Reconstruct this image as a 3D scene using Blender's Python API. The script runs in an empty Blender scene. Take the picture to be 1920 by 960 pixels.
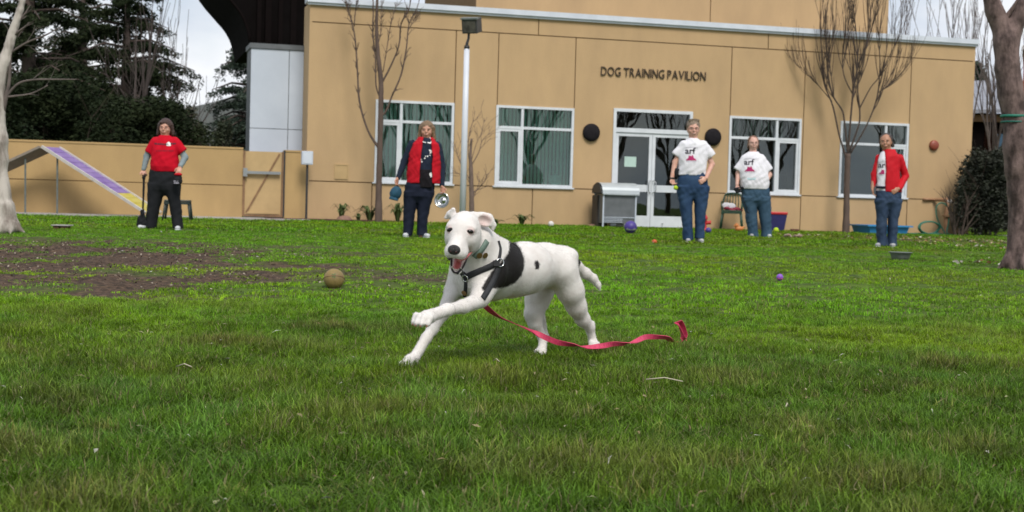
import bpy, bmesh, math, random
import numpy as np
from mathutils import Vector, Matrix, noise
from mathutils.bvhtree import BVHTree
R = math.radians
SC = bpy.context.scene
COL = SC.collection
rnd = random.Random(7)

# ------------------------------------------------------------------ camera
FPX = 2667.0            # focal length in pixels of a 1920 px wide frame (50 mm on 36 mm)
CAMZ = 0.67
PITCH = math.atan2(480 - 375, FPX)
ROLL = 0.0275
cam_d = bpy.data.cameras.new('camera')
cam = bpy.data.objects.new('camera', cam_d); COL.objects.link(cam); SC.camera = cam
cam_d.sensor_width = 36.0; cam_d.lens = FPX / 1920 * 36.0
cam_d.clip_start = 0.1; cam_d.clip_end = 5000
cp, sp_ = math.cos(PITCH), math.sin(PITCH)
FWD = Vector((0, cp, -sp_)); R0 = Vector((1, 0, 0)); U0 = Vector((0, sp_, cp))
RT = math.cos(ROLL) * R0 + math.sin(ROLL) * U0
UP = -math.sin(ROLL) * R0 + math.cos(ROLL) * U0
cam.matrix_world = Matrix(((RT.x, UP.x, -FWD.x, 0), (RT.y, UP.y, -FWD.y, 0), (RT.z, UP.z, -FWD.z, CAMZ), (0, 0, 0, 1)))
cam_d.dof.use_dof = True; cam_d.dof.focus_distance = 5.6; cam_d.dof.aperture_fstop = 7.1
CAM = Vector((0, 0, CAMZ))

# ------------------------------------------------------------------ light
SUN_EL, SUN_AZ = R(50), R(-72)     # azimuth measured from +X towards +Y: a veiled sun stands high, on the camera side to the right
world = bpy.data.worlds.new('World'); SC.world = world; world.use_nodes = True
wn, wl = world.node_tree.nodes, world.node_tree.links
bg = wn['Background']; bg.inputs['Strength'].default_value = 0.10
sky = wn.new('ShaderNodeTexSky'); sky.sky_type = 'NISHITA'; sky.sun_disc = False
sky.sun_elevation = SUN_EL; sky.sun_rotation = math.pi / 2 - SUN_AZ; sky.air_density = 1.0; sky.dust_density = 2.0
tc = wn.new('ShaderNodeTexCoord'); mp = wn.new('ShaderNodeMapping'); mp.inputs['Scale'].default_value = (1, 1, 2.2)
wl.new(tc.outputs['Generated'], mp.inputs[0])
nz = wn.new('ShaderNodeTexNoise'); nz.inputs['Scale'].default_value = 3.4; nz.inputs['Detail'].default_value = 7; nz.inputs['Roughness'].default_value = .55
wl.new(mp.outputs[0], nz.inputs['Vector'])
cr = wn.new('ShaderNodeValToRGB')
cr.color_ramp.elements[0].position = .34; cr.color_ramp.elements[0].color = (.55, .55, .55, 1)
cr.color_ramp.elements[1].position = .55; cr.color_ramp.elements[1].color = (1, 1, 1, 1)
wl.new(nz.outputs['Fac'], cr.inputs[0])
nz2 = wn.new('ShaderNodeTexNoise'); nz2.inputs['Scale'].default_value = 6; nz2.inputs['Detail'].default_value = 5
wl.new(mp.outputs[0], nz2.inputs['Vector'])
cr2 = wn.new('ShaderNodeValToRGB')
cr2.color_ramp.elements[0].position = .3; cr2.color_ramp.elements[0].color = (4.8, 5.4, 6.4, 1)
cr2.color_ramp.elements[1].position = .62; cr2.color_ramp.elements[1].color = (8.2, 8.3, 8.5, 1)
wl.new(nz2.outputs['Fac'], cr2.inputs[0])
mxs = wn.new('ShaderNodeMixRGB'); wl.new(cr.outputs[0], mxs.inputs[0]); wl.new(sky.outputs[0], mxs.inputs[1]); wl.new(cr2.outputs[0], mxs.inputs[2])
wl.new(mxs.outputs[0], bg.inputs['Color'])
sd = bpy.data.lights.new('sun', 'SUN'); sun = bpy.data.objects.new('sun', sd); COL.objects.link(sun)
sd.energy = 2.2; sd.angle = R(20); sd.color = (1.0, .95, .86)
sdir = Vector((math.cos(SUN_EL) * math.cos(SUN_AZ), math.cos(SUN_EL) * math.sin(SUN_AZ), math.sin(SUN_EL)))
sun.rotation_euler = (-sdir).to_track_quat('-Z', 'Y').to_euler(); sun.location = (0, 10, 30)
SC.view_settings.view_transform = 'Standard'; SC.view_settings.look = 'None'
SC.view_settings.exposure = 0.34; SC.view_settings.gamma = 1.0
SC.view_settings.use_curve_mapping = False

# ------------------------------------------------------------------ pixels to world
def ray(px, py):
    v = FWD + RT * ((px - 960) / FPX) + UP * ((480 - py) / FPX)
    return v
def at(px, py, d):                      # the point seen at a pixel, d metres in front of the camera
    return CAM + ray(px, py) * d
def sst(t): t = min(max(t, 0.0), 1.0); return t * t * (3 - 2 * t)
def gz(x, y): return 0.11 * sst((y - 7.0) / 10.0)
def gzn(y):
    t = np.clip((y - 7.0) / 10.0, 0, 1); return 0.11 * t * t * (3 - 2 * t)
def gnd(px, py):
    r = ray(px, py); z = 0.0
    for _ in range(12):
        t = (z - CAMZ) / r.z; p = CAM + r * t; z = gz(p.x, p.y)
    return Vector((p.x, p.y, gz(p.x, p.y)))
def depth(p): return (p - CAM).dot(FWD)
GZF = 0.11
A0 = gnd(1150, 425.5)
TH = 0.272
for _ in range(20):                     # facade direction: its lines meet at pixel x = 10500
    d = Vector((math.cos(TH), math.sin(TH), 0)); x = FPX * d.dot(RT) / d.dot(FWD)
    TH *= x / 9540.0
FD = Vector((math.cos(TH), math.sin(TH), 0)); FN = Vector((-math.sin(TH), math.cos(TH), 0))   # along the facade, into the building
def fac(px, py, off=0.0):               # (u, v) on the facade plane moved `off` metres into the building
    r = ray(px, py); o = A0 + FN * off
    t = (o - CAM).dot(FN) / r.dot(FN); p = CAM + r * t
    return ((p - A0).dot(FD), p.z - A0.z)

# ------------------------------------------------------------------ object helpers
def tag(o, label=None, cat=None, group=None, kind=None):
    if label: o['label'] = label
    if cat: o['category'] = cat
    if group: o['group'] = group
    if kind: o['kind'] = kind
    return o
def empty(name, loc, rz=0.0, **k):
    o = bpy.data.objects.new(name, None); COL.objects.link(o); o.location = loc; o.rotation_euler = (0, 0, rz)
    o.empty_display_size = .2
    return tag(o, **k)
def link_mesh(name, me, mat=None, parent=None, smooth=False):
    if mat is not None and not me.materials: me.materials.append(mat)
    if smooth: me.polygons.foreach_set('use_smooth', [True] * len(me.polygons))
    o = bpy.data.objects.new(name, me); COL.objects.link(o)
    if parent is not None: o.parent = parent
    return o
def mesh(name, v, f, mat=None, parent=None, smooth=False):
    me = bpy.data.meshes.new(name)
    me.from_pydata([tuple(p) for p in v], [], [tuple(int(i) for i in q) for q in f]); me.update()
    return link_mesh(name, me, mat, parent, smooth)
def origin_to(o, p):
    """move a mesh object's origin to p (world), keeping its shape in place"""
    p = Vector(p); o.data.transform(Matrix.Translation(-p)); o.location = p; return o
def copy_tree(o, parent=None):
    c = o.copy(); COL.objects.link(c)
    if parent is not None: c.parent = parent
    for ch in list(o.children): copy_tree(ch, c)
    return c

class MB:
    def __init__(s): s.v = []; s.f = []
    def add(s, v, f):
        b = len(s.v); s.v += [Vector(p) for p in v]; s.f += [tuple(i + b for i in q) for q in f]; return s
    def box(s, lo, hi, m=None):
        x0, y0, z0 = lo; x1, y1, z1 = hi
        v = [Vector(p) for p in ((x0,y0,z0),(x1,y0,z0),(x1,y1,z0),(x0,y1,z0),(x0,y0,z1),(x1,y0,z1),(x1,y1,z1),(x0,y1,z1))]
        if m is not None: v = [m @ p for p in v]
        return s.add(v, [(0,3,2,1),(4,5,6,7),(0,1,5,4),(1,2,6,5),(2,3,7,6),(3,0,4,7)])
    def bar(s, a, b, w, h, up=Vector((0, 0, 1))):
        """box from a to b, w across, h along up"""
        a = Vector(a); b = Vector(b); d = (b - a); L = d.length; d.normalize()
        x = d.cross(up).normalized(); z = x.cross(d)
        m = Matrix((( d.x, x.x, z.x, a.x), (d.y, x.y, z.y, a.y), (d.z, x.z, z.z, a.z), (0, 0, 0, 1)))
        return s.box((0, -w/2, -h/2), (L, w/2, h/2), m)
    def tube(s, path, rad, n=8, cap=True):
        path = [Vector(p) for p in path]; k = len(path)
        if not hasattr(rad, '__len__'): rad = [rad] * k
        v = []; ref = None
        for i, p in enumerate(path):
            t = (path[min(i + 1, k - 1)] - path[max(i - 1, 0)])
            t = t.normalized() if t.length > 1e-9 else Vector((0, 0, 1))
            if ref is None:
                ref = Vector((1, 0, 0)) if abs(t.x) < .8 else Vector((0, 1, 0))
            ref = (ref - t * ref.dot(t)).normalized(); q = t.cross(ref)
            for j in range(n):
                a = 2 * math.pi * j / n; v.append(p + (ref * math.cos(a) + q * math.sin(a)) * rad[i])
        f = [(i*n + j, i*n + (j+1) % n, (i+1)*n + (j+1) % n, (i+1)*n + j) for i in range(k-1) for j in range(n)]
        if cap: f += [tuple(range(n-1, -1, -1)), tuple((k-1)*n + j for j in range(n))]
        return s.add(v, f)
    def lathe(s, prof, n=24, m=None, cap=True):
        v = []
        for r, z in prof:
            for j in range(n):
                a = 2*math.pi*j/n; p = Vector((r*math.cos(a), r*math.sin(a), z)); v.append(m @ p if m is not None else p)
        k = len(prof)
        f = [(i*n + j, i*n + (j+1) % n, (i+1)*n + (j+1) % n, (i+1)*n + j) for i in range(k-1) for j in range(n)]
        if cap: f += [tuple(range(n-1, -1, -1)), tuple((k-1)*n + j for j in range(n))]
        return s.add(v, f)
    def ball(s, c, r, nu=16, nv=10, m=None):
        c = Vector(c); rx, ry, rz = (r, r, r) if not hasattr(r, '__len__') else r
        v = []; f = []
        for i in range(1, nv):
            t = math.pi * i / nv
            for j in range(nu):
                a = 2*math.pi*j/nu; p = Vector((rx*math.sin(t)*math.cos(a), ry*math.sin(t)*math.sin(a), rz*math.cos(t)))
                v.append(c + (m @ p if m is not None else p))
        for q in (Vector((0, 0, rz)), Vector((0, 0, -rz))): v.append(c + (m @ q if m is not None else q))
        T, B = len(v) - 2, len(v) - 1
        for i in range(nv - 2):
            for j in range(nu): f.append((i*nu+j, (i+1)*nu+j, (i+1)*nu+(j+1) % nu, i*nu+(j+1) % nu))
        for j in range(nu): f.append((T, j, (j+1) % nu)); f.append((B, (nv-2)*nu+(j+1) % nu, (nv-2)*nu+j))
        return s.add(v, f)
    def prism(s, poly, y0, y1):
        """polygon in x,z pushed from y0 to y1"""
        n = len(poly); v = [(x, y0, z) for x, z in poly] + [(x, y1, z) for x, z in poly]
        return s.add(v, [tuple(range(n)), tuple(range(2*n-1, n-1, -1))] + [(i, i + n, (i+1) % n + n, (i+1) % n) for i in range(n)])
    def build(s, name, mat, parent=None, smooth=False, bevel=0.0):
        o = mesh(name, s.v, s.f, mat, parent, smooth)
        if bevel:
            b = o.modifiers.new('bevel', 'BEVEL'); b.width = bevel; b.segments = 2; b.limit_method = 'ANGLE'; b.angle_limit = R(40)
        return o

def holed(mb, x0, x1, z0, z1, holes, yf, yb, caps=True):
    """a panel in x,z with rectangular holes cut, from y=yf (front) to yb, one connected skin"""
    xs = sorted(set([x0, x1] + [min(max(c, x0), x1) for h in holes for c in (h[0], h[1])]))
    zs = sorted(set([z0, z1] + [min(max(c, z0), z1) for h in holes for c in (h[2], h[3])]))
    nx, nz_ = len(xs), len(zs)
    def solid(i, j):
        if i < 0 or j < 0 or i >= nx-1 or j >= nz_-1: return False
        cx, cz = (xs[i]+xs[i+1])/2, (zs[j]+zs[j+1])/2
        return not any(h[0] < cx < h[1] and h[2] < cz < h[3] for h in holes)
    v = [(x, yf, z) for z in zs for x in xs] + [(x, yb, z) for z in zs for x in xs]; N = nx*nz_
    I = lambda i, j: j*nx + i
    f = []
    for i in range(nx-1):
        for j in range(nz_-1):
            if not solid(i, j): continue
            a, b, c, d = I(i, j), I(i+1, j), I(i+1, j+1), I(i, j+1)
            f.append((a, b, c, d)); f.append((d+N, c+N, b+N, a+N))
            if not solid(i, j-1): f.append((a, a+N, b+N, b))
            if not solid(i+1, j): f.append((b, b+N, c+N, c))
            if not solid(i, j+1): f.append((c, c+N, d+N, d))
            if not solid(i-1, j): f.append((d, d+N, a+N, a))
    used = sorted(set(k for q in f for k in q)); mp_ = {k: i for i, k in enumerate(used)}
    if f: mb.add([v[k] for k in used], [tuple(mp_[k] for k in q) for q in f])
    return mb

# ------------------------------------------------------------------ materials
MATS = {}
def mat(name, col, rough=.6, col2=None, nscale=8., detail=4., mix=(.35, .65), bump=0., bscale=None, metal=0., spec=.5,
        stretch=None, trans=None, sss=0., coat=0.):
    m = bpy.data.materials.new(name); m.use_nodes = True; N, L = m.node_tree.nodes, m.node_tree.links
    b = N['Principled BSDF']; b.inputs['Roughness'].default_value = rough; b.inputs['Metallic'].default_value = metal
    b.inputs['Specular IOR Level'].default_value = spec
    if sss: b.inputs['Subsurface Weight'].default_value = sss; b.inputs['Subsurface Radius'].default_value = (.012, .006, .004)
    if coat: b.inputs['Coat Weight'].default_value = coat
    t = N.new('ShaderNodeTexCoord'); vec = t.outputs['Object']
    if stretch:
        mpn = N.new('ShaderNodeMapping'); mpn.inputs['Scale'].default_value = stretch; L.new(vec, mpn.inputs[0]); vec = mpn.outputs[0]
    if col2 is None: col2 = tuple(c * .82 for c in col)
    nt = N.new('ShaderNodeTexNoise'); nt.inputs['Scale'].default_value = nscale; nt.inputs['Detail'].default_value = detail
    nt.inputs['Roughness'].default_value = .6
    L.new(vec, nt.inputs['Vector'])
    cr = N.new('ShaderNodeValToRGB'); e = cr.color_ramp.elements
    e[0].position, e[1].position = mix; e[0].color = (*col, 1); e[1].color = (*col2, 1)
    L.new(nt.outputs['Fac'], cr.inputs[0]); L.new(cr.outputs[0], b.inputs['Base Color'])
    if bump:
        n2 = N.new('ShaderNodeTexNoise'); n2.inputs['Scale'].default_value = bscale or nscale * 6; n2.inputs['Detail'].default_value = 3
        L.new(vec, n2.inputs['Vector'])
        bp = N.new('ShaderNodeBump'); bp.inputs['Strength'].default_value = min(bump, 1.); bp.inputs['Distance'].default_value = .01
        L.new(n2.outputs['Fac'], bp.inputs['Height']); L.new(bp.outputs[0], b.inputs['Normal'])
    MATS[name] = m
    return m
def glass_mat(name, tint, ior=1.85, rough=0.):
    m = bpy.data.materials.new(name); m.use_nodes = True; N, L = m.node_tree.nodes, m.node_tree.links
    N.remove(N['Principled BSDF']); out = N['Material Output']
    tr = N.new('ShaderNodeBsdfTransparent'); tr.inputs[0].default_value = (*tint, 1)
    gl = N.new('ShaderNodeBsdfGlossy'); gl.inputs['Roughness'].default_value = rough
    fr = N.new('ShaderNodeFresnel'); fr.inputs[0].default_value = ior
    t = N.new('ShaderNodeTexCoord'); n2 = N.new('ShaderNodeTexNoise'); n2.inputs['Scale'].default_value = 1.6; n2.inputs['Detail'].default_value = 1
    L.new(t.outputs['Object'], n2.inputs['Vector'])
    bp = N.new('ShaderNodeBump'); bp.inputs['Strength'].default_value = .12; bp.inputs['Distance'].default_value = .01
    L.new(n2.outputs['Fac'], bp.inputs['Height']); L.new(bp.outputs[0], gl.inputs['Normal'])
    mx = N.new('ShaderNodeMixShader'); L.new(fr.outputs[0], mx.inputs[0]); L.new(tr.outputs[0], mx.inputs[1]); L.new(gl.outputs[0], mx.inputs[2])
    L.new(mx.outputs[0], out.inputs[0]); MATS[name] = m
    return m
M = MATS
mat('stucco', (.50, .34, .185), .92, (.425, .29, .16), 1.3, 9, (.35, .68), .5, 60, stretch=(1, 1, .38))
mat('stucco_fence', (.46, .31, .14), .92, (.375, .25, .115), 1.1, 9, (.35, .68), .5, 60, stretch=(1, 1, .5))
mat('joint', (.24, .15, .07), .95)
mat('white_metal', (.62, .66, .74), .45, (.54, .58, .66), 3)
mat('frame_white', (.66, .69, .74), .4, (.58, .61, .66), 4)
mat('pale_cladding', (.52, .57, .66), .5, (.45, .50, .59), .8, 6)
mat('dark_roof', (.004, .003, .003), .95, (.006, .005, .005), 2, spec=.05)
mat('dark_beam', (.007, .005, .005), .95, spec=.05)
mat('interior', (.03, .035, .03), .95)
mat('blind', (.74, .84, .80), .8, (.64, .74, .70), 1.5)
mat('concrete', (.36, .34, .33), .9, (.28, .27, .26), 6, 6, (.3, .7), .4)
mat('black_metal', (.02, .02, .022), .5, (.03, .03, .032), 9)
mat('grey_metal', (.13, .14, .155), .45, (.10, .11, .12), 5, 5)
mat('steel', (.62, .63, .64), .18, (.5, .51, .52), 6, metal=1.)
mat('steel_matt', (.42, .44, .46), .35, (.34, .35, .36), 4, metal=.8)
mat('charcoal', (.012, .010, .013), .8, (.018, .016, .019), 12, bump=.3, spec=.12)
mat('letter_bronze', (.045, .028, .015), .5)
mat('cream_paint', (.48, .33, .16), .7, (.42, .29, .14), 3)
mat('rust', (.26, .15, .075), .8, (.17, .095, .05), 6)
# ================================================================== numpy value noise
_rs = np.random.RandomState(11)
_NT = _rs.rand(256, 256)
def vnoise(x, y):
    xi = np.floor(x).astype(int); yi = np.floor(y).astype(int); fx = x - xi; fy = y - yi
    fx = fx*fx*(3-2*fx); fy = fy*fy*(3-2*fy); g = lambda a, b: _NT[a % 256, b % 256]
    return (g(xi, yi)*(1-fx)+g(xi+1, yi)*fx)*(1-fy) + (g(xi, yi+1)*(1-fx)+g(xi+1, yi+1)*fx)*fy
def fbm(x, y, o=4):
    s = 0; a = .5; t = 0
    for i in range(o): s = s + a*vnoise(x+17.3*i, y+5.1*i); t += a; a *= .5; x = x*2.03; y = y*2.03
    return s/t
def blob(x, y, px, py, rx, ry, ang=0.):
    p = gnd(px, py); dx = x-p.x; dy = y-p.y; c, s = math.cos(ang), math.sin(ang)
    return ((dx*c+dy*s)/rx)**2 + ((-dx*s+dy*c)/ry)**2
def bare_mask(x, y):
    """how bare the lawn is (0 lush, 1 earth)"""
    w = fbm(x*.9, y*.6) - .5; w2 = fbm(x*3.1+9, y*2.2+4) - .5
    m = np.zeros_like(x)
    for (px, py, rx, ry, s) in ((60, 480, 1.9, 1.9, 1.), (180, 478, 1.5, 1.5, 1.), (290, 476, 1.1, .8, 1.), (20, 520, 1.2, 1.2, 1.), (130, 508, 1.3, .9, .9), (400, 495, 1.6, .7, .7), (80, 550, 1.4, .35, .7),
                                (330, 505, 1.6, .7, .62), (560, 520, 1.3, .7, .50), (760, 520, 1.0, .6, .42), (230, 455, 2.2, .9, .6),
                                (480, 470, 1.6, 1.0, .55), (1740, 452, 2.4, 1.2, .75), (1850, 455, 1.5, 1.6, .7), (1000, 440, 3.5, .6, .35)):
        d = blob(x, y, px, py, rx, ry)
        m = np.maximum(m, s*np.clip(1.55 - d + w*1.7, 0, 1))
    m = m*np.clip(1.0 + (w2)*2.6, .0, 1.25)
    return np.clip(m, 0, 1)

def micro(x, y): return (fbm(x*2.2, y*2.2)-.5)*.03 + (fbm(x*5.5+40, y*4.2+9, 2)-.5)*.045*np.clip((y-5)/3, .35, 1)
# ================================================================== ground, one sheet out to the horizon
def graded(lo, hi, a, b, step, far):
    s = list(np.arange(a, b, step)); v = a; g = step
    while v > lo: g *= 1.35; v -= g; s.insert(0, v)
    v = s[-1]; g = step
    while v < hi: g *= 1.35; v += g; s.append(v)
    return np.array(s)
gx_ = graded(-1500, 1500, -13, 16, .12, 0); gy_ = graded(-300, 3000, 1.2, 36.5, .12, 0)
X, Y = np.meshgrid(gx_, gy_); nxg, nyg = len(gx_), len(gy_)
Z = gzn(Y)
near = ((X > -13) & (X < 16) & (Y > 1.2) & (Y < 36))
BARE = bare_mask(X, Y)*near
Z = Z + near*(micro(X, Y) - BARE*.012 + BARE*(fbm(X*9, Y*9, 3)-.5)*.02)
V = np.stack([X, Y, Z], -1).reshape(-1, 3)
ii, jj = np.meshgrid(np.arange(nxg-1), np.arange(nyg-1)); k = (jj*nxg+ii).ravel()
Fq = np.stack([k, k+1, k+1+nxg, k+nxg], -1)
def np_mesh(name, V, F, m=None, parent=None, smooth=False):
    me = bpy.data.meshes.new(name); n = F.shape[1]
    me.vertices.add(len(V)); me.vertices.foreach_set('co', np.ascontiguousarray(V, dtype=np.float32).ravel())
    me.loops.add(len(F)*n); me.loops.foreach_set('vertex_index', np.ascontiguousarray(F, dtype=np.int32).ravel())
    me.polygons.add(len(F)); me.polygons.foreach_set('loop_start', np.arange(0, len(F)*n, n, dtype=np.int32))
    me.update(calc_edges=True); me.validate()
    return link_mesh(name, me, m, parent, smooth)
gm = bpy.data.materials.new('earth'); gm.use_nodes = True; N, L = gm.node_tree.nodes, gm.node_tree.links
b = N['Principled BSDF']; b.inputs['Roughness'].default_value = .95; b.inputs['Specular IOR Level'].default_value = .2
at_ = N.new('ShaderNodeAttribute'); at_.attribute_name = 'bare'
tcn = N.new('ShaderNodeTexCoord')
n1 = N.new('ShaderNodeTexNoise'); n1.inputs['Scale'].default_value = 22; n1.inputs['Detail'].default_value = 8; L.new(tcn.outputs['Object'], n1.inputs['Vector'])
r1 = N.new('ShaderNodeValToRGB'); e = r1.color_ramp.elements
e[0].position = .36; e[0].color = (.024, .016, .011, 1); e[1].position = .70; e[1].color = (.135, .086, .055, 1)
q = e.new(.5); q.color = (.060, .037, .024, 1); L.new(n1.outputs['Fac'], r1.inputs[0])
n2 = N.new('ShaderNodeTexNoise'); n2.inputs['Scale'].default_value = 9; n2.inputs['Detail'].default_value = 8; L.new(tcn.outputs['Object'], n2.inputs['Vector'])
r2 = N.new('ShaderNodeValToRGB'); e = r2.color_ramp.elements
e[0].position = .3; e[0].color = (.030, .050, .008, 1); e[1].position = .7; e[1].color = (.085, .145, .012, 1); L.new(n2.outputs['Fac'], r2.inputs[0])
mx = N.new('ShaderNodeMixRGB'); L.new(at_.outputs['Fac'], mx.inputs[0]); L.new(r2.outputs[0], mx.inputs[1]); L.new(r1.outputs[0], mx.inputs[2])
L.new(mx.outputs[0], b.inputs['Base Color'])
bp = N.new('ShaderNodeBump'); bp.inputs['Strength'].default_value = .8; bp.inputs['Distance'].default_value = .02; L.new(n1.outputs['Fac'], bp.inputs['Height']); L.new(bp.outputs[0], b.inputs['Normal'])
ground = np_mesh('ground', V, Fq, gm, smooth=True); tag(ground, kind='structure', label='lawn ground with brown bare earth patches')
att = ground.data.attributes.new('bare', 'FLOAT', 'POINT'); att.data.foreach_set('value', np.clip(BARE*1.5, 0, 1).ravel().astype(np.float32))

# ================================================================== building frame of reference
GROT = math.atan2(FD.y, FD.x)
def bempty(name, u, v, off, **k):
    """empty standing at facade coords (u along, off into the building, z above base), axes along the facade"""
    p = A0 + FD*u + FN*off + Vector((0, 0, v)); return empty(name, p, GROT, **k)
u_l = fac(577, 412)[0]; u_r = fac(1812, 437)[0]
v_c1 = fac(1300, 40.5)[1]; v_c0 = fac(1300, 50)[1]          # cornice top / bottom
v_j = fac(1372, 88)[1]; v_w = fac(1079, 354)[1]            # upper joint, sill-height joint
vj_u = [fac(px, py)[0] for px, py in ((1010, 50), (1441, 68), (1709, 90))]
v_m = [fac(px, py)[0] for px, py in ((854, 130), (934, 130), (1079, 120), (1372, 120), (1510, 130), (1707, 180))]
v_l = [fac(px, py)[0] for px, py in ((697, 370), (998, 380), (1501, 390), (1700, 400))]
def rect(tl, tr, br, bl):
    p = [fac(*q) for q in (tl, tr, br, bl)]
    return ((p[0][0]+p[3][0])/2, (p[1][0]+p[2][0])/2, (p[2][1]+p[3][1])/2, (p[0][1]+p[1][1])/2)
W1 = rect((705, 186), (851, 191.5), (847, 341), (703, 333)); W2 = rect((931, 196), (1076, 203), (1071, 352), (928, 345))
W3 = rect((1368, 219), (1502, 223.5), (1497, 367), (1365, 361)); W4 = rect((1576, 231), (1704, 236), (1697, 375.5), (1573, 368))
DR = rect((1150, 204.5), (1297, 209.5), (1292, 428), (1146, 423)); DR = (DR[0], DR[1], 0.0, DR[3])
sill = (W1[2]+W2[2]+W3[2]+W4[2])/4; head = (W1[3]+W2[3]+W3[3]+W4[3])/4
WINS = []
for w in (W1, W2, W3, W4): WINS.append((w[0], w[1], sill, head))
print('facade u', u_l, u_r, 'cornice', v_c1, v_c0, 'joint', v_j, v_w, 'sill', sill, 'head', head, 'door', DR, 'D', [depth(A0+FD*u) for u in (u_l, u_r)], 'TH', math.degrees(TH))
HOLES = WINS + [DR]
b0 = A0.copy()
pav = empty('training_pavilion', b0, GROT, label='tan stucco building with white window frames and raised name letters', cat='building')
TH_P = .05                                                 # panel thickness
mb = MB(); holed(mb, u_l+.01, u_r-.01, -.3, v_c0, HOLES, TH_P, .30)
mb.box((u_l+.01, .30, -.3), (u_l+.25, .9, v_c0)); mb.box((u_l+.25, .7, -.3), (u_l+4, .9, v_c0)); mb.box((u_l+3.8, .9, -.3), (u_l+4, 10.8, v_c0)); mb.box((u_r-.25, .30, -.3), (u_r-.01, 11, v_c0))
mb.box((u_l+4, 10.8, -.3), (u_r-.25, 11.0, v_c0))
mb.build('wall', M['joint'], pav)
jw = .011
def hbands():
    rows = [(v_j, v_c0, vj_u), (v_w, v_j, v_m), (-.25, v_w, v_l)]
    for z0, z1, cuts in rows:
        xs = [u_l] + cuts + [u_r]
        if z0 < 0: xs = sorted(xs+[DR[0], DR[1]])
        for a, b in zip(xs[:-1], xs[1:]):
            if z0 < 0 and a == DR[0]: continue
            yield (a+(jw if a > u_l and a != DR[1] else 0), b-(jw if b < u_r and b != DR[0] else 0), z0+(jw if z0 > 0 else 0), z1-(jw if z1 < v_c0 else 0))
for (a, b_, z0, z1) in hbands():
    m_ = MB(); holed(m_, a, b_, z0, z1, [h for h in HOLES if h[1] > a and h[0] < b_ and h[3] > z0 and h[2] < z1], 0, TH_P-.001)
    m_.build('panel', M['stucco'], pav)
# stucco flanks
MB().box((u_l-.05, 0.001, -.25), (u_l+.009, .95, v_c0-.001)).build('side_wall', M['stucco'], pav)
MB().box((u_r-.009, 0.001, -.25), (u_r+.05, 11, v_c0-.001)).build('side_wall', M['stucco'], pav)
# cornice: a metal coping
MB().box((u_l-.12, -.10, v_c0), (u_r+.10, .35, v_c1)).box((u_l-.10, -.06, v_c0-.05), (u_r+.08, .0, v_c0)).build('cornice', M['white_metal'], pav)
MB().box((u_l+4.05, .95, v_c0-.2), (u_r-.26, 10.79, v_c0-.08)).build('roof', M['concrete'], pav)
# upper storey, set back
ust = 2.2
uu1 = fac(1662, 55, ust)[0]; vt = v_c0 + 3.0
mb = MB(); cuts = [fac(1332, 20, ust)[0], fac(1538, 20, ust)[0]]; xs = [u_l+4.2] + cuts + [uu1]
MB().box((u_l+4.21, ust+.05, v_c0-.1), (uu1-.01, ust+6, vt)).build('upper_wall', M['joint'], pav)
for a, b_ in zip(xs[:-1], xs[1:]):
    MB().box((a+jw, ust, v_c0-.09), (b_-jw, ust+.049, vt-.01)).build('panel', M['stucco'], pav)
MB().box((uu1-.009, ust+.002, v_c0-.09), (uu1+.04, ust+6, vt-.01)).build('side_wall', M['stucco'], pav)
MB().box((u_l+4.1, ust-.1, vt), (uu1+.12, ust+6.1, vt+.15)).build('cornice', M['white_metal'], pav)

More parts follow.
